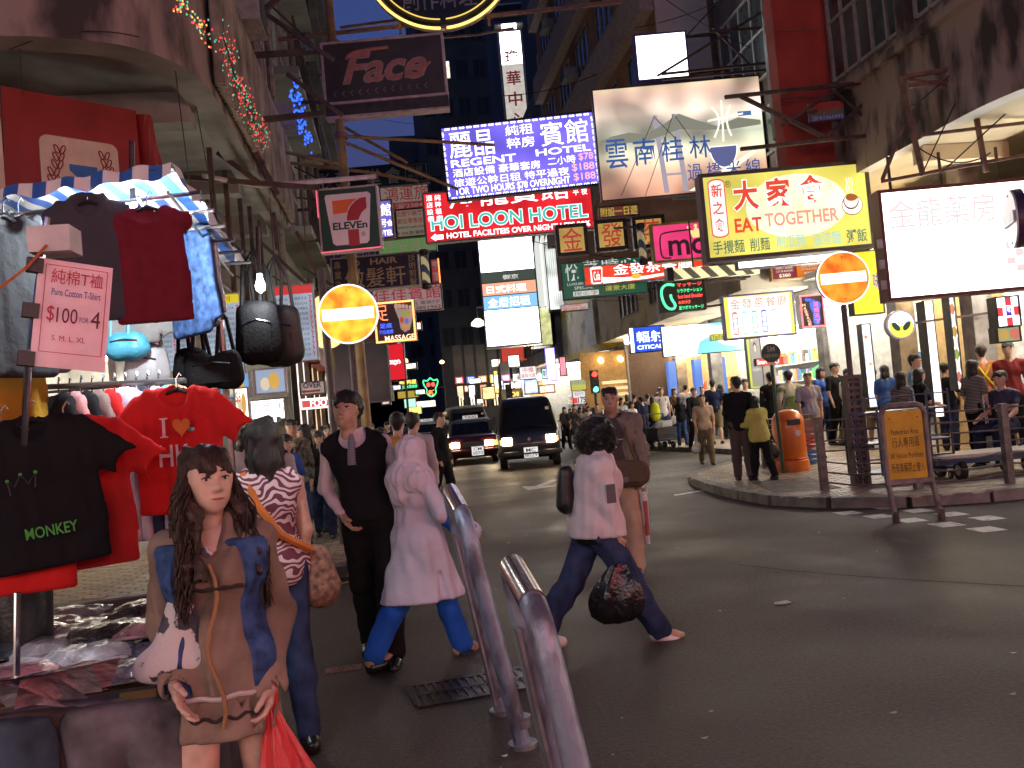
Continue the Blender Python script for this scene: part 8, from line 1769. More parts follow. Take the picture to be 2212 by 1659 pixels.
# left pavement crowd
L = [('man with black and mustard shirt seen from behind the headscarf', 856, 893, 9.6, DIR(.1, 1), False, 'long', YLc, 'pants', BKc, 's', 0, 'a', None),
 ('man in white collared shirt beside the mustard shirt', 888, 893, 10.4, DIR(.4, 1), False, 'long', WHc, 'pants', BKc, 's', 0, 'a', None),
 ('tall youth with glasses at the back of the left crowd', 577, 900, 12.2, R(-20), False, 'tee', WHc, 'pants', JEAN, 's', .13, 'a', None),
 ('boy with glasses and camouflage jacket in the left crowd', 628, 908, 11.8, R(10), False, 'long', CRc, 'pants', JEAN2, 's', .13, 'a', sling(LEATH)),
 ('girl in blue tee looking up in the left crowd', 616, 940, 10.6, R(35), True, 'tee', BUc, 'skirt', WHc, 'l', .13, 'd', None),
 ('schoolgirl with black backpack and white skirt from behind', 596, 938, 9.9, DIR(.2, 1), True, 'tee', WHc, 'skirt', WHc, 'l', .13, 'a', pack(BKc, .14)),
 ('bob haired woman in black top in profile', 657, 918, 12.6, R(-70), True, 'long', BKc, 'pants', JEAN2, 'm', .13, 'd', None),
 ('long haired woman in black cardigan facing the viewer', 687, 932, 12.2, R(5), True, 'long', BKc, 'pants', JEAN, 'l', .13, 'a', None),
 ('man in dark tee beside the waistcoat man', 710, 917, 13.4, R(-8), False, 'tee', BKc, 'shorts', BKc, 's', .13, 'a', None),
 ('woman with brown hair at the left end of the crowd', 525, 928, 10.2, DIR(.3, 1), True, 'sleeveless', WHc, 'pants', JEAN, 'm', .13, 'a', None),
 ('man in white shirt in the thick of the left crowd', 545, 915, 13.2, R(15), False, 'tee', GYc, 'pants', JEAN, 's', .13, 'b', None),
 ('dark haired woman half hidden by the mustard shirt', 822, 925, 12.6, DIR(0, 1), True, 'long', GYc, 'pants', BKc, 'l', .0, 'a', None),
 ('man crossing near the far silver taxi', 946, 893, 15.5, R(60), False, 'long', BKc, 'pants', BKc, 's', 0, 'a', None)]
for r in L: passer(r[0], r[1], r[2], r[3], r[4], r[5], r[6], r[7], r[8], r[9], r[10], r[11], sk=r[12], extra=r[13])
# right pavement
passer('man in dark jumper and brown trousers standing with the woman in lime', 1588, 816, 14.0, DIR(.35, 1), False, 'long', BKc, 'pants', cloth('brown_trousers', (.1, .075, .065)), 's', .13, .06, arms={'l': (.3, .1, .9), 'r': (.1, .1, .3)}, head=(.5, .2))
passer('woman in lime cardigan with black handbag leaning on the man', 1632, 856, 13.7, DIR(-.15, 1), True, 'loose', LGc, 'pants', BKc, 'l', .13, .2, extra=hbag(LEATH, -1, -.18), head=(-.4, .2), arms={'l': (.5, .15, 1.0, .2), 'r': (.1, .15, .4)}, lean=.08)
passer('elderly man in beige shirt and vest crossing the side road', 1515, 853, 19.3, R(-12), False, 'tee', BGc, 'pants', KHc, 'b', 0, .22, 'b', head=(0, .3), extra=hbag(WHB, -1, -.35))
passer('youth in white print tee with backpack on the far pavement', 1426, 838, 27, R(5), False, 'tee', WHc, 'pants', JEAN2, 's', .13, .15, extra=pack(BKc))
passer('woman in black with big white handbag on the far pavement', 1466, 858, 25.5, DIR(.1, 1), True, 'long', BKc, 'pants', JEAN2, 'l', .13, .1, extra=hbag(WHB, 1, .1))
passer('man in black jacket behind the elderly man', 1497, 838, 23.5, R(10), False, 'long', BKc, 'pants', BKc, 's', .13, .2)
passer('man in dark tee and pale shorts looking into the phone shop', 1538, 822, 24.5, DIR(.2, 1), False, 'tee', NVc, 'shorts', KHc, 's', .13, .05)
passer('woman with lime yellow backpack near the grey post', 1408, 858, 26.5, DIR(0, 1), True, 'tee', NVc, 'skirt', NVc, 'l', .13, .1, extra=pack(cloth('pack_lime', (.55, .6, .03)), .14))
passer('man in navy shirt facing the amber arcade', 1385, 858, 25.8, DIR(-.6, 1), False, 'tee', NVc, 'pants', JEAN, 's', .13, .1)
passer('woman in white tee with black sling bag', 1341, 860, 26.5, R(10), True, 'tee', WHc, 'pants', GYc, 'l', .13, .1, extra=sling(LEATH))
passer('short woman in white blouse with a thin strap', 1363, 868, 25.2, R(20), True, 'tee', WHc, 'pants', GYc, 'm', .13, .1, extra=sling(LEATH))
passer('man in white shirt behind the navy shirt man', 1398, 852, 28.5, DIR(.5, 1), False, 'long', WHc, 'pants', BKc, 's', .13, .1)
for i, (u, v, Y, fc, fem, tm_, lm, h, nm) in enumerate(((1218, 880, 30, 10, True, BKc, BKc, 'l', 'woman in black waiting at the kerb beside the van'), (1240, 874, 31, -20, True, GYc, GYc, 'l', 'woman in grey at the kerb behind the van'), (1252, 880, 29, 30, True, STR, STR, 'l', 'woman in striped dress at the kerb behind the van'), (1270, 878, 32, 0, True, WHc, GYc, 'm', 'woman in white at the far crossing'), (1290, 872, 31, -30, False, WHc, BKc, 's', 'man in white shirt under the price placard'), (1308, 868, 34, 20, False, BGc, BKc, 's', 'man in cream shirt at the far crossing'), (1370, 852, 34, 160, False, BKc, BKc, 's', 'dark haired man before the amber arcade'), (1448, 842, 34, 170, True, GYc, GYc, 'm', 'woman before the dark doorway'), (1480, 832, 33, 150, False, WHc, JEAN, 's', 'grey haired person entering the phone shop'), (1330, 862, 36, 40, False, GYc, BKc, 's', 'distant man between the white tees'))):
 passer(nm, u, v, Y, R(fc), fem, 'tee', tm_, 'dress' if tm_ is STR else 'pants', lm, h, .13, .12)
passer('man in black seen from behind beside the green pole', 1663, 806, 18.5, DIR(.2, 1), False, 'long', BKc, 'pants', BKc, 's', .13, .08)
passer('man in white and green tee seen from behind at the railing', 1702, 803, 17.5, DIR(.1, 1), False, 'tee', mat('cloth_whitegreen', (.5, .52, .42), .85, col2=(.12, .17, .05), thresh=(.45, .5), scale=2.2), 'pants', KHc, 's', .13, .1)
passer('balding man in grey and navy shirt walking past the light box', 1742, 806, 16.8, R(-8), False, 'tee', mat('cloth_greynavy', (.3, .28, .36), .85, col2=(.03, .03, .08), thresh=(.42, .47), scale=2.5), 'pants', BGc, 'b', .13, .2, 'b')
passer('man in brown tee with yellow collar walking away', 1884, 797, 17.5, DIR(.1, 1), False, 'tee', BRc, 'shorts', KHc, 's', .13, .25, 'b', extra=hbag(LEATH, -1, .1))
passer('first woman in striped top with long black hair, nearest the yellow board', 1944, 806, 13.2, DIR(.9, .35), True, 'tee', STR, 'pants', BKc, 'l', .13, .08)
passer('second woman in black and striped blouse holding a red bag', 1982, 799, 13.5, DIR(.9, -.1), True, 'tee', cloth('black_spot', (.02, .02, .022), var=.5, scale=30), 'pants', BKc, 'm', .13, .08, extra=hbag(cloth('bag_red', (.35, .05, .06)), 1, .15), arms={'l': (.4, .1, 1.0), 'r': (.3, .1, .9)})
passer('tall young man in glasses and sky blue top behind the women', 1972, 768, 14.6, DIR(.7, -.6), False, 'tee', SKc, 'pants', GYc, 's', .13, .1)
passer('third woman in striped top and black trousers holding a white bag', 2098, 781, 12.9, DIR(.9, .25), True, 'tee', STR, 'pants', BKc, 'l', .13, .05, extra=hbag(WHB, -1, -.45))
passer('vendor in orange tee with yellow crossed apron straps', 2118, 748, 14.2, DIR(.5, 1), False, 'tee', ORc, 'pants', BKc, 's', .13, .05, hm=HAIRN, extra=lambda r, B: [MB().tube([B.j['chest']+V3(s_*.1, .14, .12), B.j['chest']+V3(0, .165, -.06), B.j['chest']+V3(-s_*.13, .13, -.24)], .018, 5).build('apron_strap', mat('apron_yellow', (.8, .6, .02), .7), r, True) for s_ in (-1, 1)] and None)
passer('young man in navy track top sitting on a stool', 2160, 799, 12.6, DIR(-.75, -.3), False, 'long', mat('cloth_track', (.03, .03, .08), .7, col2=(.5, .5, .55), thresh=(.3, .33), scale=3), 'pants', NVc, 's', .13, 0, seated=True, arms={'l': (.5, .15, .6), 'r': (.5, .1, .7)})
st_ = at(2160, 799, Y=12.6); o = empty('stool', (st_.x, 12.6, .13), 0, 'small wooden stool under the seated young man', 'stool'); WOOD = mat('stool_wood', (.35, .2, .08), .5); MB().lathe((0, 0, .43), [(.15, 0), (.16, .02), (.15, .04)], 18).build('seat', WOOD, o, True)
for a in range(4): MB().bar((.12*math.cos(a*1.57+.8), .12*math.sin(a*1.57+.8), .43), (.17*math.cos(a*1.57+.8), .17*math.sin(a*1.57+.8), 0), .03).build('leg', WOOD, o)
passer('shop worker in dark shirt inside the snack shop', 1800, 786, 19.5, R(20), False, 'tee', BKc, 'pants', BKc, 's', .13, .05)
passer('customer in dark red inside the food shop', 2176, 742, 13.9, R(-40), False, 'tee', cloth('dark_red', (.2, .03, .03)), 'pants', BKc, 's', .13, .05)
# more of the crowd, farther off
rs = random.Random(11); TOPS = [('black', BKc), ('white', WHc), ('grey', GYc), ('navy', NVc), ('beige', BGc), ('blue', BUc), ('brown', BRc), ('red', cloth('dark_red')), ('lime', LGc)]
SP = [(508, 938, 14.5, 'left pavement near the stall'), (560, 925, 15.4, 'left pavement under the hotel box'), (590, 928, 16.2, 'left pavement behind the schoolgirl'), (640, 922, 16.8, 'left pavement behind the camouflage jacket'), (672, 918, 17.4, 'left pavement behind the bob haired woman'), (700, 926, 15.2, 'left pavement beside the grey post'), (730, 915, 18.5, 'left pavement beyond the waistcoat man'), (775, 915, 17.2, 'left pavement by the tall pole'), (800, 912, 19.5, 'left kerb beyond the tall pole'), (838, 915, 21, 'left kerb behind the mustard shirt'),
 (1228, 884, 33, 'far kerb near the van'), (1262, 872, 36, 'far kerb under the lime banner'), (1282, 884, 28.5, 'far kerb beside the traffic light'), (1318, 874, 30, 'far pavement behind the tan jacket'), (1352, 858, 33, 'far pavement by the sign backs'), (1420, 850, 31, 'far pavement by the doorway'), (1456, 840, 30, 'phone shop front'), (1512, 832, 29, 'phone shop front by the blue pillar'), (1556, 828, 26.5, 'pavement before the handbags'), (1610, 820, 22, 'pavement by the face poster'), (1772, 800, 20, 'pavement behind the bald man'), (1830, 796, 19, 'pavement behind the riveted post'), (1912, 792, 17, 'pavement behind the striped women'), (2040, 785, 15.4, 'pavement by the white pillar')]
for i, (u, v, Y, wh) in enumerate(SP):
 fem = i % 2 == 0; nm, tm_ = TOPS[(i*4+i//3) % 9]; passer('%s in %s %s on the %s' % ('woman' if fem else 'man', nm, 'top' if fem else 'shirt', wh), u+rs.uniform(-4, 4), v+rs.uniform(-5, 5), Y, R(rs.choice((0, 20, -25, 160, 190, 140, 90))), fem, 'tee', tm_, 'pants', rs.choice((BKc, JEAN, GYc, KHc)), 'l' if i % 4 == 0 else 'm' if fem else 's', .13, rs.uniform(.05, .25))
# ================================================================== market stall on the left
def tarp():
 m, n, l, b = _nodes('striped_tarpaulin'); tc = n.new('ShaderNodeTexCoord'); w_ = n.new('ShaderNodeTexWave'); w_.bands_direction = 'X'; w_.inputs['Scale'].default_value = 2.7; w_.inputs['Distortion'].default_value = .25; w_.inputs['Detail Scale'].default_value = .4
 cr = n.new('ShaderNodeValToRGB'); cr.color_ramp.interpolation = 'CONSTANT'; cr.color_ramp.elements[0].color = (.03, .10, .34, 1); cr.color_ramp.elements[1].position = .5; cr.color_ramp.elements[1].color = (.62, .6, .58, 1)
 l.new(tc.outputs['Object'], w_.inputs['Vector']); l.new(w_.outputs['Fac'], cr.inputs[0]); l.new(cr.outputs[0], b.inputs['Base Color']); b.inputs['Roughness'].default_value = .35
 no = n.new('ShaderNodeTexNoise'); no.inputs['Scale'].default_value = 16; bp = n.new('ShaderNodeBump'); bp.inputs['Strength'].default_value = .35; l.new(no.outputs['Fac'], bp.inputs['Height']); l.new(bp.outputs[0], b.inputs['Normal']); return m
TARP = tarp()
ST = empty('market_stall', (-1.4, 3.8, 0), 0, 'clothes stall with blue and white striped tarpaulin roof and wire racks', 'market stall'); sq = Vector(ST.location)
def sp_(mb, nm, m, smooth=False): o = mb.build(nm, m, ST, smooth); o.location = -sq; return o
c0, c1, c2, c3 = at(-60, 425, Z=2.62), at(372, 362, Z=2.62), at(520, 560, Z=2.58), Vector((-2.5, 5.2, 2.62))
def roof(u, v):
 p = c0.lerp(c1, u).lerp(c3.lerp(c2, u), v); return (p.x, p.y, p.z+.012*math.sin(u*9)*math.sin(v*5)+.05*math.sin(math.pi*v)*math.sin(math.pi*u)+.006*math.sin(u*31+v*7))
sp_(MB().grid(roof, 30, 16), 'roof_tarpaulin', TARP, True)
def valance(u, v): p = Vector(roof(u, 0)); return (p.x, p.y-.012*math.sin(u*40)-.02*v, p.z+.02-.055*v*(1+.2*math.sin(u*23)))
sp_(MB().grid(valance, 60, 3), 'front_valance', TARP, True)
def valance2(u, v): p = Vector(roof(1, u)); return (p.x+.03*v+.012*math.sin(u*30), p.y, p.z+.02-.08*v*(1+.3*math.sin(u*19)))
sp_(MB().grid(valance2, 40, 3), 'side_valance', TARP, True)
WIRE = mat('rack_wire', (.2, .19, .18), .35, metal=.8)
for k in range(6):
 a, b = c0.lerp(c3, .06+k*.16), c1.lerp(c2, .06+k*.16); sp_(MB().tube([a-Vector((0, 0, .07)), b-Vector((0, 0, .07))+Vector((.08, 0, 0))], .009, 6), 'roof_rod', WIRE)
for k in range(7):
 a, b = c0.lerp(c1, .1+k*.145), c3.lerp(c2, .1+k*.145); sp_(MB().tube([a-Vector((0, 0, .09)), b-Vector((0, 0, .09))], .007, 6), 'roof_rod', WIRE)
for p in ((-.86, 4.75), (-2.2, 4.7)): sp_(MB().tube([(p[0], p[1], 0), (p[0], p[1], 2.46)], .018, 8), 'upright', WIRE)
for z in (1.62, 1.9, 2.2): sp_(MB().tube([(-2.3, 4.75, z), (-.8, 4.65, z)], .008, 6), 'rack_rod', WIRE)
m = MB()
for k in range(20): m.tube([(-1.75+k*.05, 3.9, 1.50), (-1.75+k*.05, 3.9, 1.72)], .004, 4)
sp_(m, 'hanging_grid', WIRE)['kind'] = 'stuff'
# two lit lamps
def stall_lamp(label, u, v, Y, e):
 p = at(u, v, Y=Y); o = empty('stall_lamp', p, 0, label, 'lamp'); MB().lathe((0, 0, -.05), [(.004, 0), (.022, .015), (.026, .04), (.016, .07), (.012, .1)], 14).build('bulb', em('bulb_white', (.9, .95, 1), 40), o, True); MB().tube([(0, 0, .05), (0, 0, .12), (.01, .01, .3)], .012, 6).build('holder', BLK, o)
 l = bpy.data.lights.new('lamp_light', 'POINT'); l.energy = e*KEM; l.shadow_soft_size = .04; l.color = (.92, .97, 1.0); q = bpy.data.objects.new('lamp_light', l); COL.objects.link(q); q.parent = o; q.location = (0, -.0, -.08); return o
stall_lamp('bare lit bulb hanging between the two tops', 290, 462, 3.72, 55); stall_lamp('small lit bulb above the black backpacks', 562, 612, 4.75, 8)
# table, covers and packed shirts
tl, tr = at(-60, 1440, Z=.8), at(345, 1292, Z=.8)
TB = empty('stall_table', (-1.5, 3.9, 0), 0, 'stall table draped in grey cloth under packed shirts', 'table')
def tb(mb, nm, m, smooth=False): o = mb.build(nm, m, TB, smooth); o.location = -Vector(TB.location); return o
tb(MB().bb((-2.6, 3.1, .74), (-.86, 4.6, .79)), 'tabletop', WOOD); tb(MB().grid(lambda u, v: (-2.6+1.76*u, 3.08-.05*math.sin(u*38)*(1-v)-.03*math.sin(u*11), .03+.77*v), 70, 8), 'front_drape', cloth('drape_grey', (.1, .09, .10), scale=2, var=.3), True); tb(MB().grid(lambda u, v: (-.845+.03*math.sin(u*24)*(1-v), 3.08+1.5*u, .03+.77*v), 40, 8), 'side_drape', cloth('drape_grey'), True)
PLAS = [mat('wrapped_%d' % i, c, .12, var=.3, scale=14, bump=.8, bscale=26, spec=.8) for i, c in enumerate([(.04, .04, .045), (.3, .05, .05), (.4, .36, .4), (.2, .19, .2), (.3, .2, .22), (.6, .58, .62), (.15, .2, .3), (.6, .36, .42)])]
random.seed(21); pk_n = ('black', 'red', 'pale grey', 'charcoal', 'dusky', 'whitish', 'navy', 'pink')
pid = 0
for row in range(6):
 for cidx in range(6):
  x = -1.95+cidx*.20+random.uniform(-.03, .03); y = 3.2+row*.21+random.uniform(-.02, .02); z = .795+.028*random.randrange(0, 4)
  i = random.randrange(8); o = empty('packed_shirt', (x, y, z), R(random.uniform(-25, 25)), '%s shirt folded in clear plastic, row %s column %s of the table' % (pk_n[i], ('one', 'two', 'three', 'four', 'five', 'six')[row], ('one', 'two', 'three', 'four', 'five', 'six')[cidx]), 'packed shirt', 'packed shirts on the stall table')
  s1, s2 = random.uniform(0, 6), random.uniform(0, 6)
  MB().grid(lambda u, v: (-.15+.3*u, -.12+.24*v+.01*math.sin(u*12+s1), .012+.035*math.sin(math.pi*u)**.5*math.sin(math.pi*v)**.5+.006*math.sin(u*17+s1)*math.sin(v*13+s2)), 10, 8).build('wrapper', PLAS[i], o, True); MB().bb((-.14, -.11, 0), (.14, .11, .012)).build('shirt', PLAS[i], o); pid += 1
# clothes
def shirt_mesh(F, ln=.66, wd=.235, sl=.15, long=False, th=.30, collar=False):
 for x in (-wd*.55, 0, wd*.55): F.limb((x, 0, -ln-.1), (x*.95, 0, -.08), wd*.5, wd*.47, .04, th)
 for sd in (-1, 1):
  F.limb((0, 0, -.05), (sd*wd*.92, 0, -.075), .06, .05, .03, .55)
  if sl:
   e = (sd*(wd+.11), 0, -.23) if not long else (sd*(wd+.07), 0, -.58); F.limb((sd*wd*.85, 0, -.1), e, .085, .085 if not long else .05, .02, .4); d = np.array(e)-np.array((sd*wd*.85, 0, -.1)); d /= np.linalg.norm(d); F.hole(np.array(e)+d*.06, np.array(e)+d*.16, .075 if not long else .05)
 if collar: F.limb((-.06, 0, .02), (.06, 0, .02), .05, .05, .03, .6)
 F.above(-ln); F.hole((0, -.09, .02), (0, -.07, -.01), .085)
def hang(label, u, v, Y, rz, m, scale=1.0, tilt=0.0, res=.014, prints=None, wob=.006, nm='hanging_shirt', group=None, hanger=True, **kw):
 p = at(u, v, Y=Y); o = empty(nm, p, rz, label, 'shirt' if 'jacket' not in label else 'jacket', group); o.scale = (scale,)*3; o.rotation_euler.y = tilt
 add_field(o, 'garment', m, lambda F: shirt_mesh(F, **kw), res, wob, 9)
 if hanger:
  MB().tube([(-.2, 0, -.07), (-.06, 0, -.01), (0, 0, .015), (.06, 0, -.01), (.2, 0, -.07)], .011, 6).build('hanger', BLK, o, True); MB().tube([(0, 0, .01), (0, 0, .07), (.02, 0, .1), (.03, 0, .085)], .004, 5).build('hook', CHR, o, True)
 if prints: prints(o)
 return o
REDT = cloth('tee_red', (.52, .02, .02)); BKT = cloth('tee_black', (.010, .010, .012))
def ihk(o):
 W_ = mat('print_white', (.68, .6, .62), .7, bump=0); y = -.07
 MB().plate([(-.075, -.14), (-.03, -.14), (-.03, -.145), (-.045, -.15), (-.045, -.235), (-.03, -.24), (-.03, -.245), (-.075, -.245), (-.075, -.24), (-.06, -.235), (-.06, -.15), (-.075, -.145)], y, y+.002).build('print', W_, o)
 hp = [(.045+.052*(16*math.sin(t)**3)/17, -.19+.052*(13*math.cos(t)-5*math.cos(2*t)-2*math.cos(3*t)-math.cos(4*t))/15) for t in [k*2*math.pi/28 for k in range(28)]]
 MB().plate(hp, y, y+.002).build('heart_print', mat('print_orange', (.6, .17, .03), .7, bump=0), o); lettering(o, 'HK', -.085, -.40, .085, -.285, y, W_, .01)
def monk(o):
 y = -.095; G_ = mat('print_green', (.06, .35, .05), .7, bump=0); GY_ = mat('print_grey', (.045, .045, .05), .7, bump=0)
 lettering(o, 'MONKEY', -.08, -.515, .13, -.465, y, G_, .012)
 MB().tube([(x, y, z) for x, z in ((-.11, -.31), (-.115, -.245), (-.09, -.275), (-.06, -.225), (-.035, -.27), (-.0, -.225), (-.01, -.29))], .003, 5).build('crown_print', GY_, o)
 for x, z in ((-.115, -.245), (-.06, -.225), (0, -.225)): MB().disc((x, y, z), (0, 1, 0), .0075, .003, 12).build('dot_print', G_, o)
 MB().bb((-.03, -.075, -.035), (.0, -.07, -.015)).build('neck_label', mat('print_white', (.68, .6, .62), .7, bump=0), o)
hang('black t-shirt with green MONKEY lettering at the front of the rail', 66, 912, 3.15, R(12), BKT, .74, R(-5), .012, monk)
hang('red I love HK t-shirt hanging at the end of the rail', 382, 846, 3.5, R(-12), REDT, .70, R(1), .012, ihk)
hang('red t-shirt directly behind the black lettered one', 140, 915, 3.3, R(8), REDT, .78, R(-3)); hang('second red t-shirt peeping out at the left edge of the stall', 2, 930, 3.2, R(10), REDT, .84)
cols = [('black', BKT), ('dusky pink', cloth('tee_pink', (.45, .22, .22))), ('black', BKT), ('taupe', cloth('tee_taupe', (.2, .14, .13))), ('red', REDT), ('lilac white', cloth('tee_lilac', (.55, .48, .62))), ('white', cloth('tee_white', (.62, .56, .64))), ('navy', cloth('tee_navy', (.03, .04, .08))), ('pale lilac', cloth('tee_lilac')), ('turquoise', cloth('tee_aqua', (.2, .42, .45)))]
for i, (c, m_) in enumerate(cols): hang('%s t-shirt hung edge-on, number %s from the left on the rail' % (c, ('one', 'two', 'three', 'four', 'five', 'six', 'seven', 'eight', 'nine', 'ten')[i]), 128+i*24, 862-1.5*i, 3.95-.02*i, R(-58), m_, .9, 0, .02, group='t-shirts on the rail')
sp_(MB().tube([at(60, 838, Y=3.95), at(400, 822, Y=3.7)], .012, 8), 'hanging_rail', WIRE)
hang('dark grey snap collared top hanging under the roof', 190, 440, 3.5, R(4), cloth('top_charcoal', (.05, .048, .06)), .62, 0, .016, long=False, sl=0, collar=True, ln=.72)
hang('maroon sleeveless long top hanging under the roof', 318, 452, 3.5, R(-3), cloth('top_maroon', (.13, .012, .022), scale=12), .70, 0, .014, sl=0, ln=.62, wd=.20)
hang('denim jacket hanging behind the maroon top', 400, 500, 4.3, R(-50), DENIM, .75, 0, .02, long=True)
hang('silver padded jacket hanging at the stall corner', 425, 505, 4.5, R(-55), mat('silver_cloth', (.4, .4, .42), .3, metal=.6, bump=.3), .72, 0, .02, long=True)
hang('yellow top hanging behind the maroon one', 362, 560, 4.5, R(-10), cloth('top_yellow', (.45, .36, .02)), .55, 0, .02); hang('orange top hanging below the maroon one', 300, 620, 4.6, R(0), cloth('top_orange', (.65, .2, .04)), .40, 0, .02)
hang('grey cardigan hanging behind the price card', 262, 560, 4.4, R(10), cloth('top_grey', (.2, .2, .19)), .62, 0, .02, long=True)
for i, (u, c, nm) in enumerate(((8, (.04, .045, .05), 'dark ribbed top hanging at the far left of the roof'), (40, (.09, .10, .11), 'slate top hanging second at the left of the roof'), (-4, (.4, .25, .03), 'mustard top hanging low at the left edge'))): hang(nm, u, 470 if i < 2 else 690, 3.5+.1*i, R(60), cloth('left_top_%d' % i, c), .8, 0, .02, long=i < 2, ln=.75)
# price card
pc_ = [at(88, 556, Y=2.62), at(250, 581, Y=2.70), at(220, 803, Y=2.66), at(60, 790, Y=2.58)]
cx = sum(pc_, Vector())/4; PC = empty('price_card', cx, 0, 'pink price card in clear plastic reading 100 dollars for 4', 'price card')
ex = ((pc_[1]-pc_[0])+(pc_[2]-pc_[3])).normalized(); Wc = ((pc_[1]-pc_[0]).length+(pc_[2]-pc_[3]).length)/2; Hc = ((pc_[3]-pc_[0]).length+(pc_[2]-pc_[1]).length)/2; ez = ((pc_[0]-pc_[3])+(pc_[1]-pc_[2])).normalized(); ey = ez.cross(ex).normalized(); ez = ex.cross(ey)
PC.rotation_euler = Matrix((ex, ey, ez)).transposed().to_euler()
MB().bb((-Wc/2, 0, -Hc/2), (Wc/2, .003, Hc/2)).build('card', mat('card_pink', (.78, .52, .58), .3, var=.08, bump=.3, bscale=12), PC); RI = mat('print_crimson', (.5, .02, .06), .6, bump=0); DI = mat('print_maroon', (.14, .01, .03), .6, bump=0)
for s_, x0, x1, z0, z1, m_ in (('純棉T裇', -.32, .38, .28, .42, RI), ('Pure Cotton T-Shirt', -.3, .36, .17, .235, mat('print_violet', (.1, .06, .3), .6, bump=0)), ('$', -.34, -.24, -.09, .07, RI), ('100', -.21, .07, -.08, .06, DI), ('FOR', .10, .22, -.06, -.01, mat('print_violet')), ('4', .25, .38, -.10, .06, DI), ('S. M. L. XL', -.25, .2, -.25, -.2, RI)): lettering(PC, s_, x0*Wc, z0*Hc, x1*Wc, z1*Hc, -.002, m_, .0)
for p0, p1 in (((-.4, .45), (.43, .45)), ((.43, .45), (.43, -.36)), ((.43, -.36), (-.4, -.36)), ((-.4, -.36), (-.4, .45))): MB().bar((p0[0]*Wc, -.001, p0[1]*Hc), (p1[0]*Wc, -.001, p1[1]*Hc), .0016).build('print_border', RI, PC)
for z in (.42, .0, -.44): MB().bb((-Wc/2-.03, -.012, z*Hc-.02), (-Wc/2+.012, .015, z*Hc+.02)).build('clip', BLK, PC)
sp_(MB().tube([at(102, 470, Y=2.66), at(60, 800, Y=2.62), at(52, 960, Y=2.7)], .010, 8), 'front_pole', CHR, True); sp_(MB().tube([at(38, 1280, Y=2.9), at(36, 1460, Y=2.9)], .010, 8), 'front_leg', CHR, True)
sp_(MB().bb(at(60, 545, Y=2.6), at(175, 500, Y=2.7)), 'white_box', mat('box_white', (.55, .5, .5), .5)); sp_(MB().tube([at(0, 622, Y=2.5), at(60, 575, Y=2.55), at(100, 530, Y=2.6)], .004, 6), 'orange_cord', mat('cord_orange', (.5, .12, .03), .5))
# bags
def bag_obj(label, u, v, Y, w_, h_, d_, m_, straps=2, nm='hanging_bag'):
 p = at(u, v, Y=Y); o = empty(nm, p, 0, label, 'bag'); add_field(o, 'bag_body', m_, lambda F: [F.limb((x, 0, -h_*.5+d_), (x, 0, h_*.5-d_), d_, d_*.8, .05) for x in (-w_*.5+d_, -w_*.17, w_*.17, w_*.5-d_)], .016, .004)
 for s_ in range(straps): x = (s_-.5*(straps-1))*w_*.4; MB().tube([(x-w_*.12, -d_*.6, h_*.3), (x-.01, -d_*.3, h_*.5+.18), (0, 0, h_*.5+.28), (x+.02, 0, h_*.5+.15), (x+w_*.15, d_*.3, h_*.3)], .010, 6).build('strap', m_, o, True)
 MB().tube([(-w_*.3, -d_*1.05, h_*.1), (0, -d_*1.1, h_*.16), (w_*.3, -d_*1.05, h_*.1)], .005, 5).build('zip', CHR, o); MB().bb((-w_*.3, -d_*1.12, -h_*.35), (w_*.3, -d_*.8, -h_*.02)).build('pocket', m_, o); return o
NYL = mat('bag_nylon', (.012, .012, .013), .8, bump=.3, spec=.1)
bag_obj('black shoulder bag on long straps beside the red t-shirt', 462, 798, 4.6, .30, .20, .055, NYL); bag_obj('first black backpack hanging at the stall corner', 560, 715, 4.9, .24, .34, .075, NYL); bag_obj('second dark backpack hanging behind the first', 605, 722, 5.1, .24, .34, .075, mat('bag_dark_olive', (.03, .028, .022), .55)); bag_obj('sky blue satchel hanging behind the price card', 275, 745, 4.4, .20, .13, .05, mat('bag_sky', (.06, .32, .45), .45)); bag_obj('grey and white backpack on the rack', 318, 790, 4.5, .20, .22, .06, mat('bag_grey', (.35, .37, .38), .5)); bag_obj('black handbag with straps beside the shoulder bag', 415, 790, 4.7, .18, .18, .05, NYL)
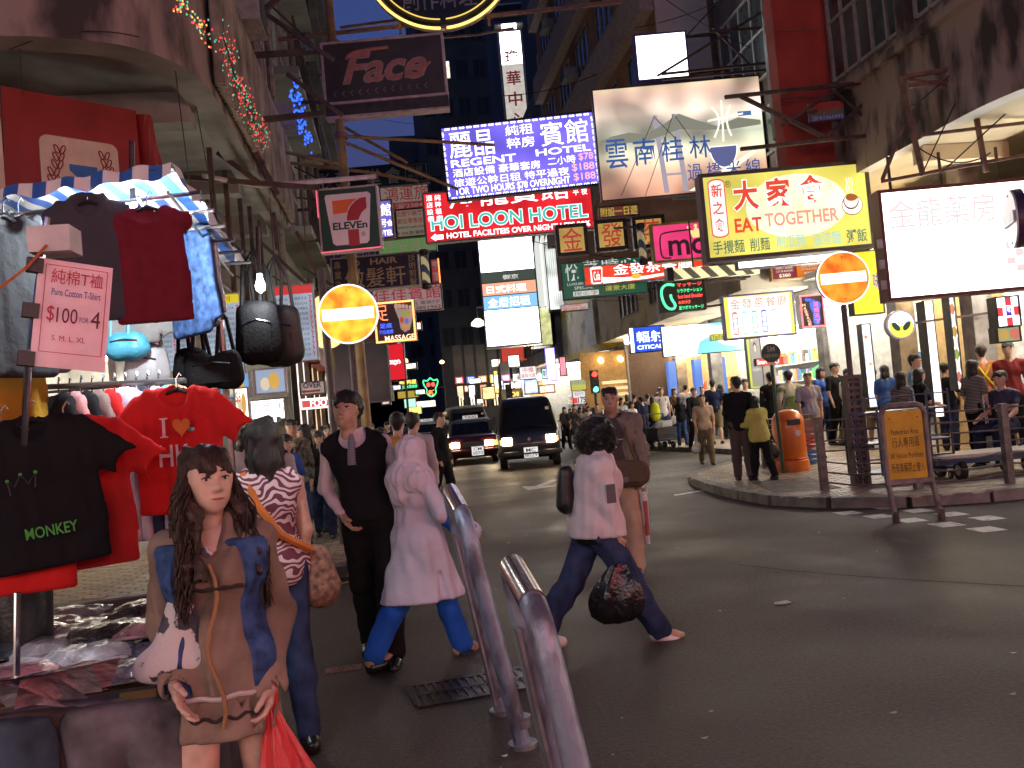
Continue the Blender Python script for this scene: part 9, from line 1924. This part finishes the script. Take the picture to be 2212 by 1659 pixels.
# mannequin bust at the left edge
p_ = at(22, 905, Y=3.7); mq = empty('mannequin', (p_.x, 3.7, .8), 0, 'black mannequin bust with a necklace at the left edge of the stall', 'mannequin'); add_field(mq, 'bust', mat('mannequin_black', (.02, .02, .022), .35), lambda F: (F.limb((0, 0, .1), (0, 0, .45), .1, .12, .05, .8), F.limb((-.1, 0, .5), (.1, 0, .5), .06, .06, .05), F.limb((0, 0, .5), (0, 0, .64), .05, .045, .04)), .016)
MB().tube([(.09*math.cos(t), -.06+.08*math.sin(t)-.02, .52-.1*max(0, -math.sin(t))) for t in [q*math.pi/10 for q in range(20)]], .012, 6, closed=True).build('necklace', SHOEB, mq, True); MB().lathe((0, 0, 0), [(.1, 0), (.1, .02), (.02, .04), (.02, .12)], 16).build('stand', BLK, mq)
# jeans hung on the front of the table
for i, (u, c, nm) in enumerate(((150, (.22, .2, .24), 'faded grey ripped jeans hung on the table front'), (60, (.09, .06, .05), 'brown skirt hung on the table front'), (280, (.13, .12, .14), 'grey denim trousers hung beside the ripped jeans'), (5, (.05, .08, .13), 'blue jeans bunched at the lower left corner'))):
 p = at(u, 1440, Y=3.0); o = empty('hanging_trousers', (p.x, 2.97-.03*i, .03), 0, nm, 'trousers'); m_ = mat('denim_%d' % i, c, .85, var=.5, scale=5, bump=.2)
 add_field(o, 'denim', m_, lambda F: (F.limb((-.09, 0, .7), (-.11, 0, .02), .09, .075, .03, .45), F.limb((.09, 0, .7), (.11, 0, .02), .09, .075, .03, .45), F.limb((-.08, 0, .72), (.08, 0, .72), .09, .09, .03, .5), F.below(.78)), .016, .008, 10)
 if i == 0:
  for q in range(8): MB().bar((.04+q*.014, -.055, .33+q*.008), (.045+q*.014, -.057, .27+q*.008), .003).build('frayed_thread', mat('thread_white', (.4, .38, .36), .8), o)
for i in range(4):
 p = at(20+i*42, 1500-8*i, Y=2.75); o = empty('packed_shirt', p, R(20*i-30), '%s packed shirt at the lower left corner of the stall' % ('pink', 'striped pale', 'white', 'rose')[i], 'packed shirt', 'packed shirts on the stall table'); o.rotation_euler.x = R(-35); MB().grid(lambda u, v: (-.13+.26*u, -.1+.2*v, .03*math.sin(math.pi*u)**.5*math.sin(math.pi*v)**.5), 8, 6).build('wrapper', PLAS[(7, 2, 5, 7)[i]], o, True)
